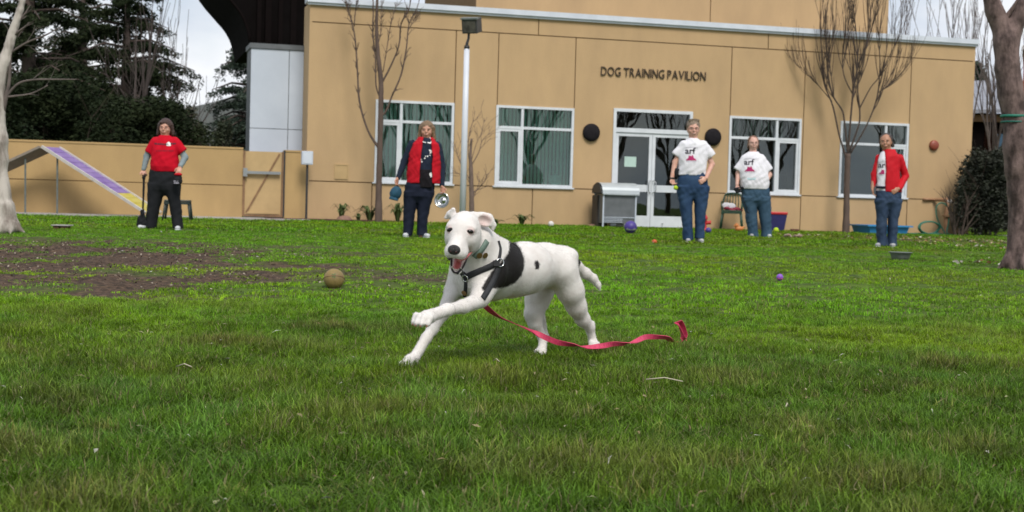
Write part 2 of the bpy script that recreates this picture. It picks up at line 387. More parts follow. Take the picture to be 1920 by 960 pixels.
# windows ------------------------------------------------------------
glass = glass_mat('window_glass', (.74, .93, .87)); glass_d = glass_mat('dark_glass', (.66, .74, .70))
def frame_bars(mb, x0, x1, z0, z1, w, y0, y1):
    mb.box((x0, y0, z0), (x0+w, y1, z1)); mb.box((x1-w, y0, z0), (x1, y1, z1))
    mb.box((x0+w, y0, z0), (x1-w, y1, z0+w)); mb.box((x0+w, y0, z1-w), (x1-w, y1, z1))
def window(w, vert, rail, sash, blinds, gm_):
    x0, x1, z0, z1 = w; f = MB(); fw = .055
    frame_bars(f, x0-.012, x1+.012, z0-.012, z1+.012, fw, -.025, .12)
    f.box((vert-.03, -.012, z0+.02), (vert+.03, .10, z1-.02)); f.box((x0+.02, -.008, rail-.03), (vert-.031, .10, rail+.03)); f.box((vert+.031, -.008, rail-.03), (x1-.02, .10, rail+.03))
    fr = f.build('window_frame', M['frame_white'], pav)
    s = MB(); a, b_ = (x0+.045, vert-.03) if sash == 'l' else (vert+.03, x1-.045)
    frame_bars(s, a, b_, z0+.045, rail-.032, .055, -.002, .09)
    s.build('sash', M['frame_white'], fr)
    MB().box((x0-.05, -.05, z0-.045), (x1+.05, .06, z0-.013)).build('sill', M['frame_white'], fr)
    for a, b_, c, d in ((x0+.03, vert-.02, rail+.02, z1-.03), (vert+.02, x1-.03, rail+.02, z1-.03), (x0+.03, vert-.02, z0+.03, rail-.02), (vert+.02, x1-.03, z0+.03, rail-.02)):
        MB().box((a, .05, c), (b_, .056, d)).build('pane', gm_, fr)
    if blinds:
        r_ = random.Random(int(x0*100)); k = 0
        a = x0+.02
        bl = MB()
        while a < x1-.02:
            top = z1-.02; bot = z0+.03
            ang = R(38 + r_.uniform(-6, 6)); c, s_ = math.cos(ang)*.045, math.sin(ang)*.045
            if blinds == 1 or (blinds == 2 and a < x0 + (x1-x0)*.8):
                bb = bot if blinds == 1 else rail - .0
                bl.add([(a-c, .15-s_, bb), (a+c, .15+s_, bb), (a+c, .15+s_, top), (a-c, .15-s_, top), (a-c, .152-s_, bb), (a+c, .152+s_, bb), (a+c, .152+s_, top), (a-c, .152-s_, top)],
                       [(0, 1, 2, 3), (7, 6, 5, 4), (0, 4, 5, 1), (3, 2, 6, 7), (1, 5, 6, 2), (0, 3, 7, 4)])
            a += .088
        o = bl.build('blind_slats', M['blind'], fr); o['kind'] = 'stuff'
    MB().box((x0-.05, .75, z0-.1), (x1+.05, .8, z1+.1)).build('room_wall', M['interior'], pav)
window(WINS[0], fac(752.5, 210)[0], fac(752, 228)[1], 'l', 1, glass)
window(WINS[1], fac(979.6, 220)[0], fac(980, 240)[1], 'l', 1, glass)
window(WINS[2], fac(1457, 240)[0], fac(1457, 261)[1], 'r', 2, glass_d)
window(WINS[3], fac(1661, 250)[0], fac(1661, 272)[1], 'r', 0, glass_d)
# entrance ------------------------------------------------------------
x0, x1, z0, z1 = DR
dw = .06; zt = fac(1220, 250)[1]                              # top of the leaves
f = MB(); f.box((x0-.01, -.03, 0), (x0+dw, .12, z1+.012)); f.box((x1-dw, -.03, 0), (x1+.01, .12, z1+.012)); f.box((x0+dw, -.03, z1-dw), (x1-dw, .12, z1+.012)); f.box((x0+dw, -.028, zt), (x1-dw, .12, zt+.10))
dfr = f.build('door_frame', M['frame_white'], pav)
MB().box((x0+dw-.01, .05, zt+.09), (x1-dw+.01, .056, z1-dw+.01)).build('pane', glass_d, dfr)
xm = (x0+x1)/2; mr = (fac(1185, 359)[1], fac(1185, 346)[1]); br = fac(1185, 404)[1]
for s_, a, b_ in ((-1, x0+dw+.004, xm-.004), (1, xm+.004, x1-dw-.004)):
    d = MB(); z0_ = .02
    d.box((a, .0, z0_), (a+.075, .05, zt-.005)); d.box((b_-.075, .0, z0_), (b_, .05, zt-.005))
    d.box((a+.075, .0, zt-.085), (b_-.075, .05, zt-.005)); d.box((a+.075, .001, mr[0]), (b_-.075, .05, mr[1])); d.box((a+.075, .0, z0_), (b_-.075, .05, br))
    do = d.build('door', M['frame_white'], pav)
    MB().box((a+.06, .022, mr[1]-.01), (b_-.06, .028, zt-.07)).build('pane', glass_d, do)
    MB().box((a+.06, .022, br-.01), (b_-.06, .028, mr[0]+.01)).build('pane', glass_d, do)
    hx = (b_-.035) if s_ < 0 else (a+.035)
    h = MB(); hz0, hz1 = mr[0]-.02, mr[1]+.10
    h.tube([(hx, 0, hz0), (hx-s_*-.0, -.055, hz0), (hx+s_*.05, -.075, hz0+.03), (hx+s_*.05, -.075, hz1-.03), (hx, -.055, hz1), (hx, 0, hz1)], .011, 8)
    h.build('handle', M['steel_matt'], do, True)
    h = MB(); h.tube([(a+.3, .0, .1), (a+.3, -.06, .1)], .012, 6); h.build('door_stop', M['steel_matt'], do)
MB().box((x0+.3, .015, fac(1190, 313)[1]), (x0+.3+.29, .021, fac(1190, 294)[1])).build('paper_notice', mat('notice', (.45, .60, .55), .8, (.40, .54, .50), 14), pav)
MB().box((x0-.1, .8, -.1), (x1+.1, .85, z1+.1)).build('room_wall', M['interior'], pav)
MB().box((x0-.1, .3, -.05), (x1+.1, .8, .0)).build('room_floor', M['interior'], pav)
# the raised name ----------------------------------------------------------
def text_mesh(body, size, ext, off=0.0, bev=0.0):
    cu = bpy.data.curves.new('txt', 'FONT'); cu.body = body; cu.size = size; cu.extrude = ext; cu.offset = off; cu.resolution_u = 3
    o = bpy.data.objects.new('txt', cu); COL.objects.link(o); bpy.context.view_layer.update()
    me = bpy.data.meshes.new_from_object(o.evaluated_get(bpy.context.evaluated_depsgraph_get()))
    bpy.data.objects.remove(o); bpy.data.curves.remove(cu); return me
ta = fac(1126, 142); tb = fac(1324, 151); capv = fac(1130, 125.5)[1]-fac(1130, 143)[1]
word = 'DOG TRAINING PAVILION'; size = capv/.72; xs_ = 0; adv = []
meshes_l = {}
for ch in word:
    if ch == ' ': adv.append((None, xs_)); xs_ += size*.24; continue
    if ch not in meshes_l:
        me = text_mesh(ch, size, .012, .0); co = np.zeros(len(me.vertices)*3); me.vertices.foreach_get('co', co); co = co.reshape(-1, 3)
        me.transform(Matrix.Translation((-co[:, 0].min(), 0, 0))); me.transform(Matrix.Rotation(math.pi/2, 4, 'X')); me.materials.append(M['letter_bronze']); meshes_l[ch] = (me, co[:, 0].max()-co[:, 0].min())
    adv.append((ch, xs_)); xs_ += meshes_l[ch][1] + size*.10
scx = (tb[0]-ta[0])/xs_
for ch, x in adv:
    if ch is None: continue
    o = bpy.data.objects.new('letter', meshes_l[ch][0]); COL.objects.link(o); o.parent = pav; o.location = (ta[0]+x*scx, -.022, (ta[1]+tb[1])/2); o.scale = (scx, 1, 1)
    o['label'] = 'raised dark letter ' + ch
# round vents / lights
def disc(px, py, r, m_, name, lab, cat, dome=.08):
    u, v = fac(px, py); o = MB().lathe([(r*.7, 0), (r, .01), (r, .05), (r*.92, dome), (r*.55, dome+.02), (.001, dome+.025)], 28, Matrix.Rotation(math.pi/2, 4, 'X')).build(name, m_, None, True)
    o.location = A0+FD*u+Vector((0, 0, v))+FN*(-.001); o.rotation_euler = (0, 0, GROT)
    return tag(o, label=lab, cat=cat)
disc(1108, 248.5, .205, M['charcoal'], 'round_wall_light', 'black round wall lamp on the stucco between window and glass door', 'wall lamp')
disc(1336, 257, .205, M['charcoal'], 'round_wall_light', 'black round wall lamp beside the head of the person with the ball', 'wall lamp')
mat('bell_red', (.27, .06, .035), .45, (.22, .05, .03), 8)
disc(1750, 272.5, .125, M['bell_red'], 'alarm_bell', 'small dark red round alarm bell near the corner of the facade', 'alarm bell', .07)
# hatch
u, v = fac(640, 322)
hd = bempty('wall_hatch', u, v, 0, label='square tan painted access hatch low on the wall', cat='hatch')
f = MB(); frame_bars(f, -.155, .155, -.165, .165, .025, -.02, -.0005); f.build('hatch_frame', M['cream_paint'], hd)
MB().box((-.128, -.012, -.138), (.128, -.0006, .138)).build('hatch_door', M['cream_paint'], hd)

# ================================================================== perimeter wall, gate
uL = fac(-60, 262)[0] - 6; ug0 = fac(455, 340)[0]; ug1 = fac(532, 340)[0]
vwt = (fac(20, 262)[1]+fac(440, 277)[1])/2; print('fence', vwt, 'gate', ug0, ug1)
gt = fac(495, 281)[1]; gb = fac(495, 406)[1]
fw = bempty('boundary_wall', 0, 0, 0, label='low tan stucco boundary wall running left from the building', cat='wall')
jm = fac(150, 339)[1]
hol = [(ug0, ug1, -.3, gt+.0)]
mb = MB(); holed(mb, uL, u_l-.052, -.25, vwt-.03, [(ug0, ug1, -.3, vwt+1)], .02, .22); mb.build('wall_core', M['joint'], fw)
xs = [uL, fac(115, 300)[0] if False else uL+7.5, ug0]
uj = fac(165, 340)[0]
MB().box((uL, 0, -.2), (ug0, .019, jm-.009)).build('panel', M['stucco_fence'], fw)
MB().box((uL, 0, jm+.009), (ug0, .019, vwt-.03)).build('panel', M['stucco_fence'], fw)
MB().box((ug1, 0, -.2), (u_l-.053, .019, vwt-.05)).build('panel', M['stucco_fence'], fw)
MB().box((uL, -.015, vwt-.028), (ug0, .24, vwt+.012)).build('coping', M['stucco_fence'], fw)
MB().box((ug1, -.015, vwt-.048), (u_l-.053, .24, vwt-.01)).build('coping', M['stucco_fence'], fw)
g = bempty('wall_gate', ug0, 0, 0, label='tan wooden gate with a diagonal brace and a push bar', cat='gate')
gw = ug1-ug0
f = MB(); f.box((.0, -.02, .05), (.045, .06, vwt-.05)); f.box((gw-.045, -.02, .05), (gw, .06, vwt-.05)); f.box((.045, -.02, .05), (gw-.045, .06, .09)); f.build('gate_frame', M['rust'], g)
MB().box((.05, .02, .095), (gw-.05, .055, vwt-.06)).build('gate_leaf', M['cream_paint'], g)
f = MB(); f.bar((.09, .008, .14), (gw-.1, .008, vwt-.1), .02, .035); f.build('brace', M['rust'], g)
f = MB(); f.box((.09, -.001, .11), (gw-.09, .019, .15)); f.build('bottom_rail', M['cream_paint'], g)
zb = fac(495, 324)[1]
f = MB(); f.box((.0, -.07, zb-.03), (gw-.08, -.025, zb+.03)); f.box((.0, -.09, zb-.09), (.09, -.021, zb+.09)); f.build('push_bar', M['steel_matt'], g)
MB().box((gw-.012, -.03, .05), (gw+.022, -.0, vwt-.02)).build('gate_post', M['black_metal'], g)
# post with a grey box
p = gnd(570, 412.5); p = A0 + FD*fac(570, 412)[0] + FN*(-.35); p.z = GZF
bx = empty('meter_post', p, GROT, label='grey metal box on a thin black post at the building corner', cat='post box')
hb = (412-308)/FPX*depth(p)
MB().box((-.022, -.02, -.1), (.022, .02, hb)).build('post', M['black_metal'], bx)
f = MB().box((-.13, -.1, hb), (.11, .06, hb+.29)).build('box', M['pale_cladding'], bx, bevel=.01)
MB().box((-.10, -.106, hb+.03), (.08, -.101, hb+.26)).build('box_door', M['white_metal'], bx)
# concrete strips
def facbox(name, u0, u1, y0, y1, z0, z1, m_, **k):
    o = MB().box((u0, y0, z0), (u1, y1, z1)).build(name, m_); o.location = A0; o.rotation_euler = (0, 0, GROT); return tag(o, **k)
facbox('path', uL, fac(566, 412)[0], -1.5, -.002, -.2, .03, M['concrete'], kind='structure', label='pale concrete strip along the foot of the boundary wall')
facbox('path', u_r-.2, u_r+12, -1.4, -.6, -.2, .03, M['concrete'], kind='structure', label='concrete edging in front of the dark hedge')

# pale clad block behind the wall
off = .9
pl, pr = fac(469.5, 180, off)[0], fac(583, 180, off)[0]+.25; pt = fac(520, 83, off)[1]; pc = fac(541, 180, off)[0]; ph = fac(500, 241, off)[1]
blk = bempty('clad_block', 0, 0, off, label='pale blue grey panelled block behind the boundary wall', cat='shed')
MB().box((pl, .02, -.2), (pr, 1.0, pt-.02)).build('core', M['grey_metal'], blk)
for a, b_ in ((pl, pc-.008), (pc+.008, pr)):
    for c, d in ((-.15, ph-.007), (ph+.007, pt-.12)): MB().box((a, 0, c), (b_, .019, d)).build('panel', M['pale_cladding'], blk)
MB().box((pl-.03, -.03, pt-.11), (pr, 1.03, pt+.0)).build('coping', M['grey_metal'], blk)
# dark arched canopy above it
off2 = 3.0
cn = bempty('arched_canopy', 0, 0, off2, label='dark curved timber canopy rising beyond the pale block', cat='canopy')
c0, c1 = fac(434, 0, off2), fac(470, 78, off2)
def arch(t0, t1, r_out, n=14): return []
cx = fac(560, -40, off2)
poly = []
for px, py in ((395, -50), (410, -30), (424, -14), (436, 0), (445, 10), (453, 21), (460, 34), (465, 48), (469, 62), (472, 84)): poly.append(fac(px, py, off2))
poly2 = poly + [(fac(598,0,off2)[0], poly[-1][1]), (fac(598,0,off2)[0], poly[0][1]), ]
f = MB(); f.prism([(a, b_) for a, b_ in poly2][::-1], .4, 5); f.build('canopy_shell', M['dark_roof'], cn)
for i, px in enumerate((484, 500, 525, 548)):
    a = fac(px, 50, off2)[0]; MB().box((a, .28+.02*i, poly[-1][1]), (a+.10+.04*(i % 2), .395, poly[0][1])).build('post', M['dark_beam'], cn)
f = MB(); rim = [(a, .3, b_) for a, b_ in poly]; f.tube(rim, .035, 8); f.build('curved_beam', M['dark_beam'], cn, True)
facb = MB().box((poly[-1][0]+.1, .2, -.2), (poly[-1][0]+.3, .39, poly[-1][1]-.002)).build('column', M['dark_beam'], cn)
# ================================================================== grass: real blades, tufts instanced over the lawn
def tuft(rs, n, spread, h, w, lean):
    V, F, B = [], [], []
    for i in range(n):
        a = rs.rand()*6.283; r = spread*math.sqrt(rs.rand()); x, y = r*math.cos(a), r*math.sin(a)
        hh = h*(.45+.75*rs.rand()); ww = w*(.6+.7*rs.rand()); d = rs.rand()*6.283; ln = hh*lean*(.2+1.1*rs.rand())
        fx, fy = math.cos(d), math.sin(d); px, py = -fy*ww/2, fx*ww/2; b = len(V)
        if rs.rand() < .06: ln *= 2.2; hh *= .7
        V += [(x-px, y-py, -.004), (x+px, y+py, -.004), (x+fx*ln*.33-px*.9, y+fy*ln*.33-py*.9, hh*.55), (x+fx*ln*.33+px*.9, y+fy*ln*.33+py*.9, hh*.55),
              (x+fx*ln-px*.12, y+fy*ln-py*.12, hh*(.98-.25*(ln/hh)**2*.6))]
        F += [(b, b+1, b+3, b+2), (b+2, b+3, b+4, b+4)]; q = rs.rand(); B += [q]*5
    return V, F, B
GN_CACHE = {}
def scatter_tree(nv):
    if nv in GN_CACHE: return GN_CACHE[nv]
    g = bpy.data.node_groups.new('scatter', 'GeometryNodeTree')
    g.interface.new_socket('Geometry', in_out='INPUT', socket_type='NodeSocketGeometry'); g.interface.new_socket('Geometry', in_out='OUTPUT', socket_type='NodeSocketGeometry')
    N, L = g.nodes, g.links; gi = N.new('NodeGroupInput'); go = N.new('NodeGroupOutput'); jn = N.new('GeometryNodeJoinGeometry')
    def attr(name, ty):
        a = N.new('GeometryNodeInputNamedAttribute'); a.data_type = ty; a.inputs['Name'].default_value = name; return a.outputs['Attribute']
    def cmp(sock, val):
        c = N.new('FunctionNodeCompare'); c.data_type = 'INT'; c.operation = 'EQUAL'
        ins = [i for i in c.inputs if i.type == 'INT']; L.new(sock, ins[0]); ins[1].default_value = val; return c.outputs[0]
    part = attr('part', 'INT'); var = attr('variant', 'INT')
    sp = N.new('GeometryNodeSeparateGeometry'); sp.domain = 'POINT'; L.new(gi.outputs[0], sp.inputs[0]); L.new(cmp(part, -1), sp.inputs[1])
    for k in range(nv):
        s2 = N.new('GeometryNodeSeparateGeometry'); s2.domain = 'POINT'; L.new(gi.outputs[0], s2.inputs[0]); L.new(cmp(part, k), s2.inputs[1])
        ip = N.new('GeometryNodeInstanceOnPoints'); L.new(sp.outputs[0], ip.inputs['Points']); L.new(s2.outputs[0], ip.inputs['Instance'])
        L.new(cmp(var, k), ip.inputs['Selection']); L.new(attr('rot', 'FLOAT_VECTOR'), ip.inputs['Rotation']); L.new(attr('scl', 'FLOAT_VECTOR'), ip.inputs['Scale'])
        L.new(ip.outputs[0], jn.inputs[0])
    L.new(jn.outputs[0], go.inputs[0]); GN_CACHE[nv] = g; return g
def scatter(name, variants, P, rot, scl, var, tint, m_, **k):
    """one mesh: the variants' faces plus loose points; geometry nodes put the variants on the points"""
    V, F, part, br = [], [], [], []
    for i, (v, f, b) in enumerate(variants):
        o = len(V); V += v; F += [tuple(q+o for q in ff) for ff in f]; part += [i]*len(v); br += b
    nv = len(V); V = np.concatenate([np.array(V, float), P]); part = np.concatenate([np.array(part), -np.ones(len(P), int)])
    me = bpy.data.meshes.new(name); me.from_pydata(V.tolist(), [], [tuple(dict.fromkeys(f)) for f in F]); me.update()
    z = np.zeros
    def add(n, ty, arr, key):
        a = me.attributes.new(n, ty, 'POINT'); a.data.foreach_set(key, np.ascontiguousarray(arr).ravel())
    add('part', 'INT', part.astype(np.int32), 'value'); add('variant', 'INT', np.concatenate([z(nv)-5, var]).astype(np.int32), 'value')
    add('rot', 'FLOAT_VECTOR', np.concatenate([z((nv, 3)), rot]).astype(np.float32), 'vector')
    add('scl', 'FLOAT_VECTOR', np.concatenate([z((nv, 3))+1, scl]).astype(np.float32), 'vector')
    add('tint', 'FLOAT_VECTOR', np.concatenate([z((nv, 3)), tint]).astype(np.float32), 'vector')
    add('br', 'FLOAT', np.concatenate([np.array(br), z(len(P))]).astype(np.float32), 'value')
    o = link_mesh(name, me, m_); md = o.modifiers.new('scatter', 'NODES'); md.node_group = scatter_tree(len(variants))
    return tag(o, kind='stuff', **k)
def blade_mat(name, rough=.55, transl=.35, lo=.5, hi=1.55):
    m = bpy.data.materials.new(name); m.use_nodes = True; N, L = m.node_tree.nodes, m.node_tree.links; b = N['Principled BSDF']; out = N['Material Output']
    t = N.new('ShaderNodeAttribute'); t.attribute_type = 'INSTANCER'; t.attribute_name = 'tint'
    a = N.new('ShaderNodeAttribute'); a.attribute_name = 'br'
    mr_ = N.new('ShaderNodeMapRange'); mr_.inputs['To Min'].default_value = lo; mr_.inputs['To Max'].default_value = hi; L.new(a.outputs['Fac'], mr_.inputs[0])
    # some blades are dry straw
    gt_ = N.new('ShaderNodeMath'); gt_.operation = 'GREATER_THAN'; gt_.inputs[1].default_value = .95; L.new(a.outputs['Fac'], gt_.inputs[0])
    vm = N.new('ShaderNodeVectorMath'); vm.operation = 'SCALE'; L.new(t.outputs['Vector'], vm.inputs[0]); L.new(mr_.outputs[0], vm.inputs['Scale'])
    mx = N.new('ShaderNodeMixRGB'); L.new(gt_.outputs[0], mx.inputs[0]); L.new(vm.outputs[0], mx.inputs[1]); mx.inputs[2].default_value = (.24, .21, .11, 1)
    L.new(mx.outputs[0], b.inputs['Base Color']); b.inputs['Roughness'].default_value = rough; b.inputs['Specular IOR Level'].default_value = .16
    tr = N.new('ShaderNodeBsdfTranslucent'); L.new(mx.outputs[0], tr.inputs[0]); ms = N.new('ShaderNodeMixShader'); ms.inputs[0].default_value = transl
    L.new(b.outputs[0], ms.inputs[1]); L.new(tr.outputs[0], ms.inputs[2]); L.new(ms.outputs[0], out.inputs[0]); return m
rs = np.random.RandomState(5)
bm_ = blade_mat('grass_blade')
def lawn(name, d0, d1, cell, variants, hscale, **k):
    xs = []; ys = []; y = d0
    while y < d1:
        c = cell*(1+.0*y); hw = .40*y + 1.6; n = int(2*hw/c); xs.append(-hw + (np.arange(n)+rs.rand(n))*c); ys.append(y + rs.rand(n)*c); y += c
    x = np.concatenate(xs); y = np.concatenate(ys)
    # keep off the building and paths: in facade coordinates the lawn ends just before the wall
    off_ = (x-A0.x)*FN.x + (y-A0.y)*FN.y; u_ = (x-A0.x)*FD.x + (y-A0.y)*FD.y
    keep = (off_ < -.03) & ~((u_ < fac(566, 412)[0]) & (off_ > -1.5)) & ~((u_ > u_r-.2) & (off_ > -1.4) & (off_ < -.6)) | ((u_ > u_r+.3) & (off_ >= -.55) & (off_ < 6))
    x, y = x[keep], y[keep]
    bare = bare_mask(x, y); keep = rs.rand(len(x)) > np.clip(bare*1.25-.12, 0, .985)
    x, y, bare = x[keep], y[keep], bare[keep]
    keep = rs.rand(len(x)) > np.clip((.47-fbm(x*2.3+31, y*2.3+7))*5, 0, .8)*np.clip((y-6.5)/2, 0, 1); x, y, bare = x[keep], y[keep], bare[keep]; n = len(x)
    z = gzn(y) + micro(x, y) - bare*.012
    # lusher, taller blades near; short mossy mounds farther back
    c1 = fbm(x*.55, y*.55); c2 = fbm(x*2.3+31, y*2.3+7); c3 = fbm(x*6+3, y*6+77, 2)
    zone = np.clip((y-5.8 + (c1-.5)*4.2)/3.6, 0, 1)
    rot = np.stack([(rs.rand(n)-.5)*.25, (rs.rand(n)-.5)*.25, rs.rand(n)*6.283], -1)
    s = np.clip(.25+1.5*c2 + .6*(c3-.5), .3, 1.6)*(1-.45*zone)*(1-.45*bare)*hscale*(.8+.4*rs.rand(n))
    sxy = (.85+.35*rs.rand(n))
    scl = np.stack([sxy, sxy, s], -1)
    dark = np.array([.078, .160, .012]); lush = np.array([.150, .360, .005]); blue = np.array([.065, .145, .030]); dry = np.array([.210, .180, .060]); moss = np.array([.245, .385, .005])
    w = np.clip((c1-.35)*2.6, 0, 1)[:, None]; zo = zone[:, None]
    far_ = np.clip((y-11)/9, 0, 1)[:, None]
    tint = (dark*(1-w) + np.array([.135, .215, .012])*w)*(1-zo) + (lush*(1-w)+moss*w)*zo  # near tufts tinted darker: foreground shade put into the blade colour
    tint = tint*(1-far_*.25)
    right = np.clip((x/y - .12 + (c1-.5)*.3)*3.5, 0, 1)[:, None]*zo; tint = tint*(1-right*.45) + np.array([.120, .180, .022])*right*.45
    wb = np.clip((c3-.55)*4, 0, 1)[:, None]*.5; tint = tint*(1-wb)+blue*wb
    wd = np.clip((c2-.58)*4, 0, 1)[:, None]*.45*(1-zo*.6) + (rs.rand(n) < .05)[:, None]*.5; tint = tint*(1-wd)+dry*wd
    tint = tint*(.6+.8*rs.rand(n))[:, None]*(.72+.56*np.clip((c3-.25)*2, 0, 1))[:, None]
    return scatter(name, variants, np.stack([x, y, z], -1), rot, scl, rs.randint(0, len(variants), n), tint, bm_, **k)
tn = [tuft(rs, 34, .045, .044, .0029, .95) for _ in range(6)]
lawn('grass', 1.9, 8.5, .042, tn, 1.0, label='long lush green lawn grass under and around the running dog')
tm = [tuft(rs, 32, .080, .033, .0048, .95) for _ in range(5)]
lawn('grass', 8.5, 20, .085, tm, 1.0, label='short mossy green lawn grass across the middle of the yard')
tf = [tuft(rs, 24, .15, .045, .013, .8) for _ in range(4)]
lawn('grass', 20, 42, .15, tf, 1.0, label='short lawn grass running up to the building')

# loose leaf litter and straw on the bare places
def litter(name, spots, n_each, size, cols, **k):
    P = []; T = []
    for (px, py, rx, ry, n) in spots:
        c = gnd(px, py)
        for i in range(n):
            a = rs.rand()*6.283; r = math.sqrt(rs.rand()); x = c.x+rx*r*math.cos(a); y = c.y+ry*r*math.sin(a); P.append((x, y, gz(x, y)+.008+rs.rand()*.02)); T.append(cols[rs.randint(len(cols))])
    P = np.array(P); n = len(P); T = np.array(T)*(.6+.8*rs.rand(n))[:, None]
    leaf = []
    for q in range(3):
        v = [(-.5, 0, 0), (-.2, .25+.08*q, .06), (.3, .22, .1*q), (.55, 0, .05), (.25, -.25, .02+.1*q), (-.2, -.24, .0)]; v = [(a*size, b_*size, c*size) for a, b_, c in v]
        leaf.append((v, [(0, 1, 2, 3), (0, 3, 4, 5)], [.5]*6))
    rot = np.stack([(rs.rand(n)-.5)*1.2, (rs.rand(n)-.5)*1.2, rs.rand(n)*6.283], -1); s = (.5+rs.rand(n))[:, None]*np.ones((1, 3))
    return scatter(name, leaf, P, rot, s, rs.randint(0, 3, n), T, blade_mat('leaf_litter_mat', .8, .1, 1, 1), **k)
litter('leaf_litter', [(1740, 449, 2.6, 1.3, 420), (1860, 462, 1.3, 2.2, 260), (1700, 445, 1.5, .8, 80), (1490, 441, .35, .25, 50), (1885, 497, .6, .8, 60)], 0, .05,
       [(.30, .17, .09), (.20, .10, .05), (.38, .30, .20), (.45, .42, .36), (.12, .07, .04)], label='dry brown leaves scattered on the ground by the hose')
litter('wood_chips', [(100, 478, 2.4, 2.0, 1500), (250, 470, 2.4, 1.4, 1200), (200, 520, 3, 1.2, 1100), (560, 520, 2.0, .8, 300), (640, 412, .8, .4, 60)], 0, .018,
       [(.10, .07, .052), (.16, .12, .09), (.05, .036, .028), (.06, .042, .032), (.30, .26, .21)], label='fine twigs and wood chips lying on the bare earth patch')

# ================================================================== trees
mat('bark_pale', (.46, .42, .38), .9, (.17, .14, .12), 7, 8, (.42, .62), 1., 30, stretch=(1, 1, .3))
mat('bark_plane', (.19, .13, .12), .9, (.045, .028, .025), 9, 8, (.38, .62), 1., 40, stretch=(1, 1, .5))
mat('bark_brown', (.125, .085, .068), .9, (.07, .048, .04), 12, 6, (.3, .7), .8, 60, stretch=(1, 1, .3))
mat('bark_dark', (.075, .052, .042), .9, (.045, .032, .026), 14, 6, (.3, .7), .6, 60)
mat('twig_grey', (.13, .105, .095), .9, (.075, .06, .055), 10); mat('twig_dark', (.065, .05, .045), .9, (.04, .03, .028), 10)
mat('twig_pink', (.17, .12, .10), .9, (.11, .08, .065), 10)
def rv(r): return Vector((r.uniform(-1, 1), r.uniform(-1, 1), r.uniform(-1, 1)))
def smooth_path(pts, n=4):
    """Catmull-Rom through pts (Vector, radius)"""
    out = []; k = len(pts)
    for i in range(k-1):
        p0, p1, p2, p3 = [pts[min(max(i+d, 0), k-1)] for d in (-1, 0, 1, 2)]
        for j in range(n):
            t = j/n; a = .5*((2*p1[0]) + (p2[0]-p0[0])*t + (2*p0[0]-5*p1[0]+4*p2[0]-p3[0])*t*t + (3*p1[0]-p0[0]-3*p2[0]+p3[0])*t**3)
            out.append((a, p1[1]*(1-t)+p2[1]*t))
    out.append(pts[-1]); return out
def grow(mb, p, d, L, r, lev, rr, nside=5, up=.25, kids=(3, 5), spread=.6, wig=.12, ratio=.62, minr=.002, side=None):
    """a branch that wanders and forks"""
    n = max(3, int(5-lev*.5)+1); path = [p.copy()]; rad = [r]; q = p.copy(); dd = d.normalized(); pts = []
    for i in range(n):
        dd = (dd + rv(rr)*wig + Vector((0, 0, up*.2))).normalized(); q = q + dd*(L/n); path.append(q.copy()); rad.append(max(minr, r*(1-.75*(i+1)/n))); pts.append((q.copy(), dd.copy(), rad[-1]))
    mb.tube(path, rad, nside if lev < 2 else 3, cap=False)
    if lev >= grow.maxlev: return
    for i in range(rr.randint(*kids)):
        a, d2, r2 = pts[rr.randint(0, n-1)]; s = rv(rr); s = (s - d2*s.dot(d2)).normalized()
        nd = (d2*(1-spread*.5) + s*spread + Vector((0, 0, up))).normalized()
        grow(mb, a, nd, L*ratio*rr.uniform(.7, 1.15), max(minr, r2*.75), lev+1, rr, nside, up, kids, spread, wig, ratio, minr)
def px_branch(pts, D, ddepth=None):
    """pts: (px, py, width px, [depth offset]) -> [(Vector, radius)]"""
    out = []
    for q in pts:
        dd = q[3] if len(q) > 3 else 0.; out.append((at(q[0], q[1], D+dd), q[2]/2*(D+dd)/FPX))
    return out
TRUNKS = []; D4cut = 30.5
def px_tree(name, D, trunk, branches, bark, twigs, label, rr, twig_cfg, group=None, extra=None, base_flare=0):
    base = at(trunk[0][0], trunk[0][1], D); base.z = gz(base.x, base.y)
    t = empty(name, base, 0, label=label, cat='tree', group=group)
    def loc(pts): return [(p-base, r) for p, r in pts]
    tr = loc(px_branch(trunk, D)); tr[0] = (Vector((0, 0, -.12)), tr[0][1]*1.15)
    sp = smooth_path(tr, 6)
    if base_flare: TRUNKS.append((t, sp, [smooth_path(loc(px_branch(b_, D)), 4) for b_ in branches if b_[0][2] > 15], tr[0][1], bark))
    mb = MB(); mb.tube([p for p, r in sp], [r*(1+.05*math.sin(i*2.1)) for i, (p, r) in enumerate(sp)], 9)
    if not base_flare: mb.build('trunk', bark, t, True)
    for b_ in branches:
        pts = smooth_path(loc(px_branch(b_, D)), 4); mb = MB(); thick = base_flare and b_[0][2] > 15
        if not thick: mb.tube([p for p, r in pts], [r*(1. if D < 20 else (.72 if D < D4cut else .52)) for p, r in pts], 8 if D < 20 else 6)
        cfg = dict(twig_cfg); n = cfg.pop('n', 6); L = cfg.pop('L', .4); start = cfg.pop('start', .3); s0 = cfg.pop('s0', .55); grow.maxlev = cfg.pop('maxlev', 1)
        for i in range(n):
            k = rr.randint(int(len(pts)*start), len(pts)-2); d2 = (pts[k+1][0]-pts[k][0]).normalized(); s = rv(rr); s = (s-d2*s.dot(d2)).normalized()
            grow(mb, pts[k][0], (d2*.7+s*s0), L*rr.uniform(.5, 1.3), max(.004, pts[k][1]*.45), 0, rr, 4, **cfg)
        mb.build('branch', twigs, t, True)
    if extra: extra(t, base)
    return t
def band(D, px, py, wpx, hpx, base, t, col):
    c = at(px, py, D)-base; r = wpx/2*D/FPX; h = hpx*D/FPX; m_ = mat('tree_tie', col, .6)
    MB().lathe([(r*.96, -h/2), (r*1.01, -h*.45), (r*1.01, h*.45), (r*.96, h/2)], 18, Matrix.Translation(c), cap=False).build('tree_tie', m_, t, True)
